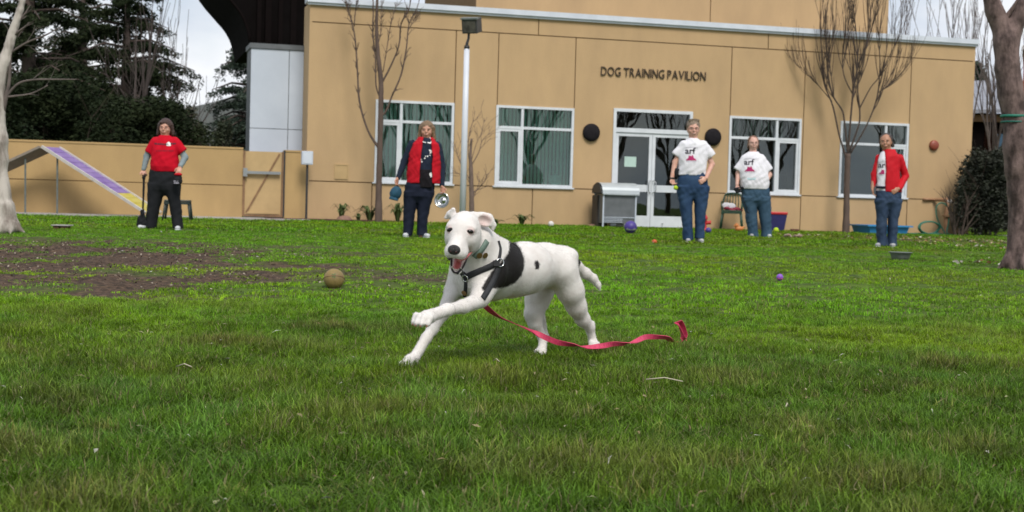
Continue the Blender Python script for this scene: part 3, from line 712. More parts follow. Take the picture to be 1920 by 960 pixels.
rr = random.Random(3)
p = gnd(18, 438); DL = depth(p)
px_tree('plane_tree', DL, [(12, 438, 40), (7, 400, 33), (2, 340, 31), (-2, 280, 32), (-6, 200, 30), (-4, 150, 28), (6, 110, 24)],
        [[(-4, 190, 22), (-20, 130, 18), (-30, 40, 16), (-50, -60, 12)], [(6, 120, 20), (22, 70, 16), (36, 20, 13), (50, -50, 9)], [(-2, 230, 14), (16, 160, 7), (20, 95, 5), (25, 60, 3), (30, 20, 2)],
         [(2, 195, 6), (30, 160, 5), (60, 150, 4), (110, 149, 3), (145, 149, 1.5)], [(8, 182, 5), (30, 180, 4), (60, 175, 3), (90, 160, 2)], [(18, 100, 5), (50, 80, 4), (85, 66, 3), (115, 50, 1.5)]],
        M['bark_pale'], M['twig_grey'], 'pale barked plane tree with flared roots and a green tie', rr, dict(n=2, L=.4, maxlev=1, spread=.7, up=.2, kids=(1, 2)), base_flare=1,
        extra=lambda t, b_: band(DL, -3, 266, 34, 7, b_, t, (.05, .35, .25)))
p = gnd(1908, 505); DRt = depth(p)
px_tree('plane_tree', DRt, [(1922, 507, 66), (1919, 470, 58), (1914, 380, 52), (1908, 280, 50), (1899, 200, 48), (1889, 120, 46), (1885, 75, 46)],
        [[(1887, 95, 36), (1873, 40, 33), (1860, 5, 31), (1848, -50, 28)], [(1890, 88, 36), (1905, 45, 29), (1924, 5, 28), (1945, -40, 26)], [(1905, 330, 12), (1925, 300, 14), (1950, 270, 10)]],
        M['bark_plane'], M['bark_plane'], 'thick reddish brown forked tree with green ribbon round its trunk', rr, dict(n=2, L=.3, maxlev=0, spread=.7, up=.2), base_flare=1,
        extra=lambda t, b_: (band(DRt, 1901, 218, 49, 5, b_, t, (.01, .16, .11)), band(DRt, 1902, 229, 49.5, 3, b_, t, (.01, .13, .10))))
D3 = depth(A0 + FD*fac(710, 415)[0]) - .9
def buds(n, col, size):
    pass
px_tree('young_tree', D3, [(710, 417, 14), (710, 360, 12), (712, 290, 11), (714, 200, 10), (714, 150, 9), (708, 95, 8), (706, 45, 6), (708, -20, 4)],
        [[(711, 278, 12), (690, 245, 7), (674, 190, 7), (670, 130, 6), (664, 60, 5), (645, -5, 3)], [(664, 50, 4), (668, 10, 3), (680, -25, 2)],
         [(712, 220, 8), (724, 208, 8), (735, 180, 6), (752, 140, 6), (762, 90, 5), (767, 45, 4), (782, 15, 3), (790, -20, 2)],
         [(716, 155, 8), (732, 125, 6), (748, 85, 5), (752, 45, 5), (766, 20, 4), (775, -30, 2)], [(714, 185, 7), (705, 160, 5), (704, 110, 5), (699, 60, 5), (700, 10, 4), (696, -30, 3)],
         [(718, 135, 4), (724, 100, 3), (732, 50, 3), (744, 5, 2)], [(706, 90, 5), (714, 60, 3), (715, 10, 2), (722, -30, 2)], [(764, 60, 3), (775, 40, 2), (785, 22, 1.5)], [(662, 44, 3), (655, 25, 2), (650, 0, 1.5)]],
        M['bark_brown'], M['bark_brown'], 'slender bare tree with knobbly upright branches before the blinds', rr, dict(n=16, L=.16, maxlev=1, spread=.8, up=.3, kids=(1, 3), minr=.004))
D4 = depth(A0 + FD*fac(1585, 433)[0]) - .8
br4 = []
r4 = random.Random(12)
mains = [[(1588, 300, 9), (1574, 255, 6), (1562, 200, 6), (1547, 160, 5), (1541, 110, 4), (1539, 20, 2)], [(1590, 290, 8), (1583, 225, 6), (1578, 205, 6), (1560, 175, 5), (1552, 120, 4), (1562, 60, 3), (1558, 10, 2)],
         [(1590, 290, 9), (1594, 235, 7), (1600, 170, 7), (1608, 120, 6), (1605, 60, 4), (1600, 10, 2)], [(1592, 285, 8), (1610, 235, 6), (1612, 205, 6), (1608, 160, 5), (1618, 120, 4), (1628, 60, 4), (1634, 10, 2)],
         [(1593, 290, 7), (1625, 235, 5), (1645, 180, 5), (1650, 120, 4), (1648, 70, 3), (1655, 15, 2)], [(1612, 203, 5), (1632, 165, 4), (1648, 145, 4), (1665, 110, 3), (1690, 60, 2), (1702, 20, 1.5)],
         [(1560, 190, 4), (1543, 170, 3), (1530, 155, 3), (1510, 135, 2), (1500, 125, 1.5)], [(1598, 175, 5), (1582, 140, 4), (1580, 95, 3), (1586, 50, 3), (1583, 5, 2)], [(1606, 130, 5), (1622, 90, 4), (1636, 50, 3), (1646, 0, 2)],
         [(1563, 180, 4), (1557, 130, 3), (1548, 80, 3), (1549, 20, 2)], [(1645, 175, 4), (1665, 160, 3), (1680, 142, 2)], [(1600, 165, 4), (1594, 120, 3), (1590, 60, 3), (1594, 0, 2)]]
px_tree('young_tree', D4, [(1586, 437, 14), (1587, 400, 12), (1588, 340, 11), (1590, 288, 10)], mains, M['bark_brown'], M['bark_dark'],
        'bare vase shaped tree with many thin upright twigs', r4, dict(n=12, L=.95, maxlev=1, spread=.20, s0=.26, up=.9, kids=(2, 4), minr=.0032, wig=.07, start=.3))
D5 = depth(A0 + FD*fac(883, 416)[0]) - .8
px_tree('sapling', D5, [(885, 419, 9), (884, 360, 9), (883, 320, 8), (882, 290, 5), (884, 260, 4)],
        [[(883, 320, 5), (878, 285, 3), (880, 250, 3), (888, 225, 2)], [(884, 310, 4), (898, 285, 3), (905, 262, 2), (925, 245, 1.5)], [(883, 340, 4), (868, 315, 3), (858, 290, 2), (853, 270, 1.5)],
         [(884, 365, 4), (905, 345, 3), (915, 325, 2)], [(884, 300, 3), (893, 270, 2), (902, 250, 1.5), (908, 225, 1.2)], [(884, 380, 3), (895, 352, 2), (900, 335, 1.5)], [(882, 345, 3), (872, 330, 2), (860, 325, 1.2)]],
        M['twig_pink'], M['twig_pink'], 'thin bare sapling against the stucco behind the lamp post', random.Random(8), dict(n=6, L=.28, maxlev=1, spread=.6, up=.3, kids=(1, 2), minr=.0035))

# background: dark conifers, bare trees, far scrub -------------------------------------------------
def leaf_cloud(rs_, centers, n, size, flat=.5, droop=0., needle=False):
    """many small leaf faces spread about clump centres: list of (centre, radii)"""
    V = []; tot = sum(c[1][0]*c[1][1]*c[1][2] for c in centers)**1
    per = [max(4, int(n*c[1][0]*c[1][1]*c[1][2]/tot)) for c in centers]
    C = np.concatenate([np.repeat(np.array([c[0]]), k, 0) for c, k in zip(centers, per)]); Rd = np.concatenate([np.repeat(np.array([c[1]]), k, 0) for c, k in zip(centers, per)])
    m = len(C); d = rs_.normal(size=(m, 3)); d /= np.linalg.norm(d, axis=1)[:, None]; P = C + d*Rd*(rs_.rand(m, 1)**.4)
    a = rs_.normal(size=(m, 3)); a /= np.linalg.norm(a, axis=1)[:, None]; a[:, 2] = a[:, 2]*flat - droop; a /= np.linalg.norm(a, axis=1)[:, None]
    b_ = np.cross(a, rs_.normal(size=(m, 3))); b_ /= np.linalg.norm(b_, axis=1)[:, None]
    s = size*(.5+rs_.rand(m, 1)); w = s*(.12 if needle else .42)
    Vv = np.stack([P - a*s*.5, P + b_*w*.5, P + a*s*.5, P - b_*w*.5], 1).reshape(-1, 3); F = np.arange(m*4).reshape(-1, 4)
    return Vv, F
mat('conifer', (.009, .017, .009), .9, (.032, .042, .018), 1.2, 6, (.3, .7), spec=.1); mat('foliage_dark', (.012, .020, .008), .8, (.030, .040, .014), 2.2, 6, (.3, .7)); mat('foliage_hedge', (.006, .009, .005), .7, (.018, .024, .009), 3, 6, (.3, .7))
mat('foliage_teal', (.015, .032, .022), .8, (.035, .055, .035), 1.2, 6, (.3, .7))
mat('scrub', (.075, .075, .040), .9, (.12, .10, .07), 1.2, 6)
rs2 = np.random.RandomState(21)
def conifer(px, pyb, pyt, D, halfpx, label, n=5200, lean=0, seed=1, m_='conifer', gap=.0, needle=.5, group=None):
    r_ = random.Random(seed); base = at(px, pyb, D); base.z = GZF; H = at(px, pyt, D).z - GZF; hw = halfpx*D/FPX
    t = empty('conifer_tree', base, 0, label=label, cat='tree', group=group)
    MB().tube([(0, 0, -.3), (0, 0, H*.5), (lean, 0, H*.98)], [hw*.09, hw*.06, .03], 8).build('trunk', M['bark_dark'], t, True)
    lb = MB(); cl = []
    nb = 46
    for i in range(nb):
        f = i/(nb-1); z = H*(.10 + .88*f); L = hw*(1-f**1.6)*r_.uniform(.65, 1.12)+.3; a = r_.uniform(0, 6.283) if i % 3 else (0 if r_.random() < .5 else math.pi)+r_.uniform(-.5, .5)
        d = Vector((math.cos(a), math.sin(a), 0)); p0 = Vector((lean*f, 0, z)); p1 = p0+d*L*.5+Vector((0, 0, .05*L)); p2 = p0+d*L+Vector((0, 0, -.14*L))
        lb.tube([p0, p1, p2], [.06, .035, .01], 4, cap=False)
        for k in range(7):
            q = .22+.78*k/6; c = p0.lerp(p1, q*2) if q < .5 else p1.lerp(p2, q*2-1); w = .16*L*(1.25-q)+.18
            cl.append(((c.x, c.y, c.z-.12-w*.3), (w*1.15, w*1.15, w*.42)))
            if r_.random() < .75: cl.append(((c.x+r_.uniform(-w, w), c.y, c.z-.35-w*.5), (w*.45, w*.45, w*.8)))
    lb.build('limbs', M['bark_dark'], t)
    V_, F_ = leaf_cloud(rs2, cl, n, needle, .6, .5); np_mesh('crown', V_, F_, M[m_], t)
    return t
conifer(50, 395, -190, 48, 215, 'broad dark cedar with drooping boughs beyond the wall', 90000, seed=1, needle=.13)
conifer(232, 395, -150, 52, 150, 'dark cedar whose boughs reach out towards the pale sky', 85000, seed=2, needle=.12)
conifer(150, 395, -60, 60, 190, 'dense dark conifer between the two cedars', 60000, seed=3, needle=.16)
conifer(-60, 395, -90, 55, 170, 'dark conifer behind the pale plane tree', 30000, seed=4, needle=.16)
conifer(468, 400, -60, 50, 78, 'narrow dark evergreen beside the pale block', 42000, seed=5, m_='foliage_teal', needle=.11)
def bush(px, pyb, pyt, D, halfpx, label, n=3000, size=.22, m_='foliage_dark', seed=1, depth_m=None, cat='shrub', name='shrub', clumps=26):
    r_ = random.Random(seed); base = at(px, pyb, D); base.z = GZF; H = at(px, pyt, D).z-GZF; hw = halfpx*D/FPX; dm = depth_m or hw*.7
    t = empty(name, base, 0, label=label, cat=cat)
    cl = []
    for i in range(clumps):
        a = r_.uniform(0, 6.283); q = math.sqrt(r_.random()); z = H*r_.uniform(.12, .95); k = (1-.45*(z/H)**3)
        cl.append(((math.cos(a)*q*hw*.82*k, math.sin(a)*q*dm*.8*k, z), (hw*.26, dm*.3, H*.14)))
    V_, F_ = leaf_cloud(rs2, cl, n, size); np_mesh('foliage', V_, F_, M[m_], t)
    mb = MB(); grow.maxlev = 1
    for i in range(7): grow(mb, Vector((r_.uniform(-.3, .3)*hw, 0, -.1)), Vector((r_.uniform(-.5, .5), r_.uniform(-.3, .3), 1)), H*.8, .03, 0, r_)
    mb.build('stems', M['bark_dark'], t)
    return t
for i, (px, pb, pt_, D, hw_) in enumerate(((90, 390, 150, 40, 170), (260, 392, 190, 43, 150))):
    bush(px, pb, pt_, D, hw_, ('dark evergreen understorey below the cedars', 'dark undergrowth behind the person in red')[i], 26000, .13, 'conifer', 31+i, 2.0, clumps=60)
bush(345, 395, 205, 60, 55, 'olive brown scrub beyond the wall below the hill', 7000, .13, 'scrub', 8)
bush(410, 398, 222, 47, 38, 'grey green shrub beneath the narrow evergreen', 9000, .10, 'foliage_dark', 9)
bush(515, 400, 268, 33.0, 42, 'thin leafless shrub tips showing above the gate', 160, .10, 'bark_dark', 10, .3, clumps=14)
# bare trees beyond the wall and behind the building
def bare_tree(px, pyb, D, Hpx, label, seed, maxlev=3, L=.36, m_='twig_grey', up=.35, kids=(3, 5), r0=.10, lean=(0, 0), nm='bare_tree', nfork=4, spread=.55, wpx=None):
    r_ = random.Random(seed); base = at(px, pyb, D); base.z = GZF; H = Hpx*D/FPX
    t = empty(nm, base, 0, label=label, cat='tree')
    mb = MB(); th = H*.22; mb.tube([(0, 0, -.2), (lean[0]*.3, 0, th*.5), (lean[0]*.5, 0, th)], [r0*1.1, r0, r0*.8], 8); mb.build('trunk', M[m_], t, True)
    mb = MB(); grow.maxlev = maxlev
    for i in range(nfork):
        a = 6.283*i/nfork + r_.uniform(-.5, .5); grow(mb, Vector((lean[0]*.5, 0, th*.9)), Vector((math.cos(a)*spread+lean[0]*.2, math.sin(a)*spread, 1)), H*.62, r0*.6, 0, r_, 5, up, kids, spread*.9, .10, .6, .008)
    mb.build('limbs', M[m_], t)
    return t
bare_tree(258, 396, 44, 430, 'bare grey tree forking upward against the dark cedars', 4, 1, m_='twig_dark', r0=.10, nfork=4, spread=.26, kids=(2, 4))
bare_tree(320, 396, 46, 300, 'small bare brown tree against the bright gap of sky', 14, 2, m_='twig_dark', r0=.07, nfork=5, spread=.5)
for i, (px, D, h, lab, sd_, ln) in enumerate(((1700, 50, 470, 'tall bare tree rising behind the roof edge', 5, .3), (1790, 47, 430, 'bare upright tree behind the building corner', 6, -.2),
        (1835, 41, 420, 'bare shrubby tree with slanting stems at the building corner', 7, .8), (1900, 55, 400, 'bare tree behind the thick forked trunk', 9, 0))):
    bare_tree(px, 420, D, h, lab, sd_, 2, r0=.08, nfork=6, spread=.38, m_='twig_grey', up=.45, kids=(3, 4), lean=(ln, 0))
conifer(1822, 420, 110, 90, 22, 'small far conifer in the gap right of the building', 1500, seed=12, m_='foliage_teal', needle=.5)

# dry clippings and pale flecks lying in the turf
def clippings(name, px, py, rx, ry, n, L_, cols, **k):
    c = gnd(px, py); a = rs.rand(n)*6.283; r = np.sqrt(rs.rand(n)); x = c.x+rx*r*np.cos(a); y = np.maximum(c.y+ry*r*np.sin(a), 2.3)
    P = np.stack([x, y, gzn(y)+micro(x, y)+.018+.02*rs.rand(n)], -1); T = np.array(cols)[rs.randint(0, len(cols), n)]*(.7+.6*rs.rand(n))[:, None]
    v1 = ([(-.5*L_, -.0016, 0), (0, -.002, .006), (.5*L_, 0, 0), (0, .002, .006)], [(0, 1, 2, 3)], [.5]*4); v2 = ([(-.3*L_, -.003, 0), (0, -.004, .004), (.3*L_, .001, .002), (0, .005, .003)], [(0, 1, 2, 3)], [.5]*4)
    rot = np.stack([(rs.rand(n)-.5)*.8, (rs.rand(n)-.5)*.9, rs.rand(n)*6.283], -1); s_ = (.5+rs.rand(n))[:, None]*np.ones((1, 3))
    return scatter(name, [v1, v2], P, rot, s_, rs.randint(0, 2, n), T, MATS.get('clip_mat') or MATS.setdefault('clip_mat', blade_mat('clip_mat', .8, .1, 1, 1)), **k)
clippings('dry_clippings', 960, 760, 2.6, 2.8, 600, .035, [(.34, .32, .20), (.28, .24, .13), (.40, .40, .34), (.22, .17, .09)], label='dry straw clippings lying in the near grass')
clippings('pale_flecks', 1100, 470, 7.5, 7.0, 500, .038, [(.45, .43, .36), (.32, .27, .15), (.50, .50, .50), (.26, .18, .10)], label='pale flecks of dead leaf and seed on the far lawn')
# ================================================================== bodies: a signed distance field meshed as one skin
def _cap(a, b, ra, rb, sq=None): return ('cap', Vector(a), Vector(b), ra, rb, sq)
def _ell(c, r, rot=None): return ('ell', Vector(c), r, rot)
def _loft(sl): return ('loft', sorted([(z, x, y, w, d) for x, y, z, w, d in sl]))
class SDF:
    def __init__(s, h, k=.02): s.h = h; s.k = k; s.p = []
    def cap(s, a, b, ra, rb, k=None, sq=None, op='u'): s.p.append((op, s.k if k is None else k, _cap(a, b, ra, rb, sq))); return s
    def ell(s, c, r, rot=None, k=None, op='u'): s.p.append((op, s.k if k is None else k, _ell(c, r, rot))); return s
    def loft(s, sl, k=None, op='u'): s.p.append((op, s.k if k is None else k, _loft(sl))); return s
    def chain(s, pts, k=None, sq=None):
        for (a, ra), (b, rb) in zip(pts[:-1], pts[1:]): s.cap(a, b, ra, rb, k, sq)
        return s
    def bounds(s, pr):
        if pr[0] == 'loft':
            A = np.array(pr[1]); return np.array([(A[:, 1]-A[:, 3]).min(), (A[:, 2]-A[:, 4]).min(), A[0, 0]]), np.array([(A[:, 1]+A[:, 3]).max(), (A[:, 2]+A[:, 4]).max(), A[-1, 0]])
        if pr[0] == 'cap':
            _, a, b, ra, rb, sq = pr; r = max(ra, rb)*(max(1., sq[1]) if sq else 1.)
            return np.array([min(a[i], b[i])-r for i in range(3)]), np.array([max(a[i], b[i])+r for i in range(3)])
        _, c, r, rot = pr; m = max(r); return np.array(c)-m, np.array(c)+m
    def dist(s, pr, X, Y, Z):
        if pr[0] == 'loft':
            A = np.array(pr[1]); cx, cy, w, dp = [np.interp(Z, A[:, 0], A[:, i]) for i in (1, 2, 3, 4)]; e = 2.12
            dr = ((np.abs((X-cx)/w)**e+np.abs((Y-cy)/dp)**e)**(1/e)-1)*np.minimum(w, dp); dz = np.maximum(A[0, 0]-Z, Z-A[-1, 0])+0*dr
            return np.where((dr > 0) & (dz > 0), np.hypot(dr, dz), np.maximum(dr, dz))
        if pr[0] == 'cap':
            _, a, b, ra, rb, sq = pr; d = b-a; L2 = max(d.length_squared, 1e-12)
            px, py, pz = X-a.x, Y-a.y, Z-a.z; t = np.clip((px*d.x+py*d.y+pz*d.z)/L2, 0, 1)
            qx, qy, qz = px-d.x*t, py-d.y*t, pz-d.z*t
            if sq:
                n, f = sq; n = Vector(n).normalized(); w = qx*n.x+qy*n.y+qz*n.z; c = (1/f-1)*w
                qx, qy, qz = qx+c*n.x, qy+c*n.y, qz+c*n.z
            return (np.sqrt(qx*qx+qy*qy+qz*qz) - (ra+(rb-ra)*t))
        _, c, r, rot = pr; px, py, pz = X-c.x, Y-c.y, Z-c.z
        if rot is not None:
            m = rot.transposed() if isinstance(rot, Matrix) else rot
            m = Matrix(m); qx = m[0][0]*px+m[0][1]*py+m[0][2]*pz; qy = m[1][0]*px+m[1][1]*py+m[1][2]*pz; qz = m[2][0]*px+m[2][1]*py+m[2][2]*pz; px, py, pz = qx, qy, qz
        k0 = np.sqrt((px/r[0])**2+(py/r[1])**2+(pz/r[2])**2); k1 = np.sqrt((px/r[0]**2)**2+(py/r[1]**2)**2+(pz/r[2]**2)**2)
        return k0*(k0-1)/np.maximum(k1, 1e-9)
    def mesh(s, name, m_, parent=None, noise_amp=0., noise_sc=20., clip=None, local=None, seed=0, vfun=None, inset=0.):
        h = s.h; B = [s.bounds(p[2]) for p in s.p if p[0] == 'u']
        lo = np.min([b_[0] for b_ in B], 0)-4*h; hi = np.max([b_[1] for b_ in B], 0)+4*h; n = np.ceil((hi-lo)/h).astype(int)+1
        ax = [lo[i]+np.arange(n[i])*h for i in range(3)]; f = np.full(n, .3, np.float32)
        for op, k, pr in s.p:
            b0, b1 = s.bounds(pr); i0 = np.clip(((b0-k-3*h-lo)/h).astype(int), 0, n-1); i1 = np.clip(((b1+k+3*h-lo)/h).astype(int)+2, 1, n)
            sl = tuple(slice(i0[i], i1[i]) for i in range(3))
            Xs, Ys, Zs = ax[0][sl[0]][:, None, None], ax[1][sl[1]][None, :, None], ax[2][sl[2]][None, None, :]
            d = s.dist(pr, Xs, Ys, Zs).astype(np.float32); g = f[sl]
            if op == 'u': q = np.maximum(k-np.abs(d-g), 0)/max(k, 1e-6); f[sl] = np.minimum(d, g)-q*q*k*.25
            else: q = np.maximum(k-np.abs(-d-g), 0)/max(k, 1e-6); f[sl] = np.maximum(-d, g)+q*q*k*.25
        if inset: f = f + np.float32(inset)
        if clip is not None:
            for (p, nn) in clip:
                p = Vector(p); nn = Vector(nn).normalized(); d = (ax[0]-p.x)[:, None, None]*nn.x+(ax[1]-p.y)[None, :, None]*nn.y+(ax[2]-p.z)[None, None, :]*nn.z; f = np.maximum(f, d.astype(np.float32))
        # surface nets
        sg = f < 0; c = [sg[i:n[0]-1+i, j:n[1]-1+j, l:n[2]-1+l] for i in (0, 1) for j in (0, 1) for l in (0, 1)]
        cnt = sum(x.astype(np.int8) for x in c); act = (cnt > 0) & (cnt < 8); ix = np.argwhere(act); idx = np.full(act.shape, -1, np.int64); idx[act] = np.arange(len(ix))
        acc = np.zeros((len(ix), 3)); num = np.zeros(len(ix)); cor = {(i, j, l): f[ix[:, 0]+i, ix[:, 1]+j, ix[:, 2]+l].astype(float) for i in (0, 1) for j in (0, 1) for l in (0, 1)}
        for a in cor:
            for axi in range(3):
                if a[axi]: continue
                b_ = list(a); b_[axi] = 1; b_ = tuple(b_); va, vb = cor[a], cor[b_]; m2 = (va < 0) != (vb < 0); t = np.where(m2, va/np.where(m2, va-vb, 1), 0)
                for q in range(3): acc[:, q] += m2*(a[q]+(t if q == axi else 0))
                num += m2
        V_ = lo + (ix + acc/num[:, None])*h
        F_ = []
        for axi in range(3):
            u_, v_ = (axi+1) % 3, (axi+2) % 3; sA = [slice(None)]*3; sB = [slice(None)]*3; sA[axi] = slice(0, -1); sB[axi] = slice(1, None)
            a, b_ = sg[tuple(sA)], sg[tuple(sB)]; e = np.argwhere(a != b_)
            ok = (e[:, u_] > 0) & (e[:, v_] > 0) & (e[:, u_] < n[u_]-1) & (e[:, v_] < n[v_]-1); e = e[ok]
            if not len(e): continue
            def cell(du, dv):
                q = e.copy(); q[:, u_] -= du; q[:, v_] -= dv; return idx[q[:, 0], q[:, 1], q[:, 2]]
            Q = np.stack([cell(1, 1), cell(0, 1), cell(0, 0), cell(1, 0)], -1); inside = a[e[:, 0], e[:, 1], e[:, 2]]
            Q = np.where(inside[:, None], Q, Q[:, ::-1]); F_.append(Q)
        F_ = np.concatenate(F_); F_ = F_[(F_ >= 0).all(1)]
        if noise_amp:
            sc = noise_sc; off = seed*3.7
            x_, y_, z_ = V_[:, 0]*sc, V_[:, 1]*sc, V_[:, 2]*sc
            dx = np.sin(x_*1.2+2.2*np.sin(z_*.45+off)+off)+np.sin(z_*.8+x_*.7+1.8*np.sin(x_*.5+off*2)+y_*.6)+.8*np.sin(z_*1.9-x_*1.5+1.5*np.sin(z_*.6+1))+.5*np.sin(x_*3.1+z_*.8+2*np.sin(z_*.9))
            C = V_.mean(0); nrm = V_-C; nrm[:, 2] *= .1; nrm /= np.linalg.norm(nrm, axis=1)[:, None]+1e-9; V_ = V_ + nrm*(dx*noise_amp)[:, None]
        if local is not None: V_ = V_-np.array(local)
        return np_mesh(name, V_, F_, m_, parent, True)

for (t_, sp_t, brs, r0_, bark_) in TRUNKS:
    s = SDF(.022, .05)
    for (a, ra), (b_, rb) in zip(sp_t[:-1], sp_t[1:]): s.cap(a, b_, ra*.94, rb*.94, .02)
    for br_ in brs:
        for (a, ra), (b_, rb) in zip(br_[:-1], br_[1:]): s.cap(a, b_, ra*.95, rb*.95, .035)
    for a, l in ((-.25, .62), (.9, .3), (2.2, .35), (3.3, .3), (4.4, .3), (5.3, .42)):
        dv = Vector((math.cos(a), math.sin(a), 0)); s.cap(dv*r0_*.35+Vector((0, 0, .32)), dv*r0_*.80+Vector((0, 0, .05)), r0_*.22, r0_*.24, .08); s.cap(dv*r0_*.85+Vector((0, 0, .10)), dv*r0_*(1.1+l*1.5)+Vector((0, 0, -.02)), r0_*.22, r0_*.08, .08)
    s.mesh('trunk', bark_, t_, .007, 9., seed=int(r0_*100))

def bvh_of(o):
    dg = bpy.context.evaluated_depsgraph_get(); me = o.data
    mw = Matrix.Translation(o.location + (o.parent.location if o.parent else Vector()))
    return BVHTree.FromPolygons([mw @ v.co for v in me.vertices], [tuple(p.vertices) for p in me.polygons])
def hit_px(bvh, px, py):
    r = ray(px, py).normalized(); h = bvh.ray_cast(CAM, r)
    return (h[0], h[1]) if h[0] is not None else (None, None)
def strap_px(name, bvh, pts, width, thick, m_, parent, local, sub=8):
    """a webbing strap laid on a body along a pixel path"""
    P = []
    for a, b_ in zip(pts[:-1], pts[1:]):
        for i in range(sub): t = i/sub; P.append((a[0]+(b_[0]-a[0])*t, a[1]+(b_[1]-a[1])*t))
    P.append(pts[-1]); H = [hit_px(bvh, *p) for p in P]; H = [h for h in H if h[0] is not None]
    if len(H) < 3: return None
    ps = [h[0] for h in H]
    for _ in range(2): ps = [ps[0]]+[(ps[i-1]+ps[i]*2+ps[i+1])/4 for i in range(1, len(ps)-1)]+[ps[-1]]
    nn = [h[1] for h in H]; v = []; k = len(ps)
    for i in range(k):
        t = (ps[min(i+1, k-1)]-ps[max(i-1, 0)]).normalized(); n_ = sum((nn[j] for j in range(max(0, i-3), min(k, i+4))), Vector()).normalized(); s_ = t.cross(n_).normalized()
        for o_, hgt in ((-1, .0), (-.9, thick), (0, thick*1.25), (.9, thick), (1, .0)): v.append(ps[i]+s_*o_*width/2+n_*(hgt+.0005)-Vector(local))
    f = [(i*5+j, i*5+j+1, (i+1)*5+j+1, (i+1)*5+j) for i in range(k-1) for j in range(4)] + [(4, 3, 2, 1, 0), tuple((k-1)*5+j for j in range(5))]
    f += [(i*5, (i+1)*5, (i+1)*5+4, i*5+4) for i in range(k-1)]
    return mesh(name, v, f, m_, parent, True)

# ================================================================== the dog
m = mat('dog_coat', (.76, .735, .715), .62, (.66, .62, .595), 14, 5, bump=.12, bscale=420, stretch=(1, 1, 1.8), spec=.3)
N, L = m.node_tree.nodes, m.node_tree.links; b = N['Principled BSDF']; src = b.inputs['Base Color'].links[0].from_socket
def paint(attr_name, col, edge=.0035, nscale=90, namp=.006):
    global src
    a = N.new('ShaderNodeAttribute'); a.attribute_name = attr_name; t = N.new('ShaderNodeTexCoord'); n_ = N.new('ShaderNodeTexNoise'); n_.inputs['Scale'].default_value = nscale; n_.inputs['Detail'].default_value = 4
    L.new(t.outputs['Object'], n_.inputs['Vector']); m1 = N.new('ShaderNodeMath'); m1.operation = 'MULTIPLY_ADD'; m1.inputs[1].default_value = namp*2; L.new(n_.outputs['Fac'], m1.inputs[0]); L.new(a.outputs['Fac'], m1.inputs[2])
    mr_ = N.new('ShaderNodeMapRange'); mr_.inputs['From Min'].default_value = namp+edge; mr_.inputs['From Max'].default_value = namp-edge; L.new(m1.outputs[0], mr_.inputs[0])
    mx = N.new('ShaderNodeMixRGB'); L.new(mr_.outputs[0], mx.inputs[0]); L.new(src, mx.inputs[1]); mx.inputs[2].default_value = (*col, 1); src = mx.outputs[0]
paint('pink', (.66, .36, .34), .012, 40, .004)
paint('black', (.012, .010, .010))
paint('nail', (.13, .05, .035), .003, 60, .002)
L.new(src, b.inputs['Base Color'])
D = {}
def q(px, py, d): return at(px, py, d)
s = SDF(.0052, .03)
left = Vector((.64, -.77, 0))           # the dog's left flank faces the camera
# trunk
s.ell(q(912, 508, 5.75), (.114, .118, .122), k=.05)                       # chest
s.ell(q(888, 520, 5.68), (.070, .072, .092), k=.06)                       # breast
s.cap(q(935, 506, 5.79), q(985, 503, 5.93), .111, .102, .05)              # ribs
s.cap(q(985, 503, 5.93), q(1020, 497, 6.05), .100, .084, .05); s.cap(q(1020, 497, 6.05), q(1045, 500, 6.12), .088, .092, .05)             # loin and rump
s.ell(q(955, 528, 5.86), (.080, .072, .058), k=.05)                       # brisket
# neck
s.cap(q(896, 448, 5.60), q(926, 490, 5.74), .064, .094, .05)
s.cap(q(888, 468, 5.58), q(903, 505, 5.66), .058, .080, .05)
# near (left) foreleg, lifted and folded forward
s.cap(q(920, 515, 5.66), q(902, 554, 5.56), .060, .043, .035)
s.cap(q(898, 563, 5.54), q(868, 575, 5.44), .033, .027, .02)
s.cap(q(868, 575, 5.44), q(838, 581, 5.34), .0265, .022, .015)
s.ell(q(840, 580, 5.34), (.027, .025, .025), k=.012)
s.cap(q(836, 582, 5.34), q(808, 592, 5.27), .0235, .026, .012)
# far (right) foreleg, reaching for the ground
s.cap(q(868, 505, 5.76), q(851, 545, 5.74), .058, .038, .035)
s.cap(q(851, 545, 5.74), q(830, 588, 5.66), .036, .026, .02)
s.cap(q(830, 588, 5.66), q(799, 634, 5.58), .0245, .0215, .015)
s.ell(q(811, 616, 5.61), (.0245, .0235, .026), k=.012)
s.cap(q(799, 634, 5.58), q(776, 672, 5.53), .0215, .022, .012)
# near hind leg, pushed back
s.cap(q(1053, 508, 6.06), q(1070, 545, 6.10), .070, .056, .03)
s.cap(q(1069, 545, 6.10), q(1080, 573, 6.14), .055, .041, .03)
s.cap(q(1080, 573, 6.14), q(1092, 598, 6.19), .042, .033, .03)
s.cap(q(1092, 598, 6.19), q(1106, 613, 6.23), .032, .024, .015)
s.ell(q(1111, 607, 6.25), (.012, .016, .016), k=.014)
s.cap(q(1105, 613, 6.23), q(1112, 641, 6.26), .0215, .019, .012)
# far hind leg
s.cap(q(1022, 515, 6.24), q(1008, 560, 6.20), .080, .055, .035)
s.cap(q(1008, 560, 6.20), q(1001, 588, 6.18), .054, .042, .02)
s.cap(q(1001, 588, 6.18), q(1003, 606, 6.18), .040, .031, .02)
s.cap(q(1003, 606, 6.18), q(1016, 632, 6.22), .029, .0205, .015)
s.cap(q(1016, 580, 6.23), q(1024, 628, 6.25), .012, .011, .014)
s.ell(q(1023, 630, 6.25), (.014, .018, .017), k=.012)
s.cap(q(1019, 634, 6.22), q(1016, 655, 6.16), .0205, .020, .012)
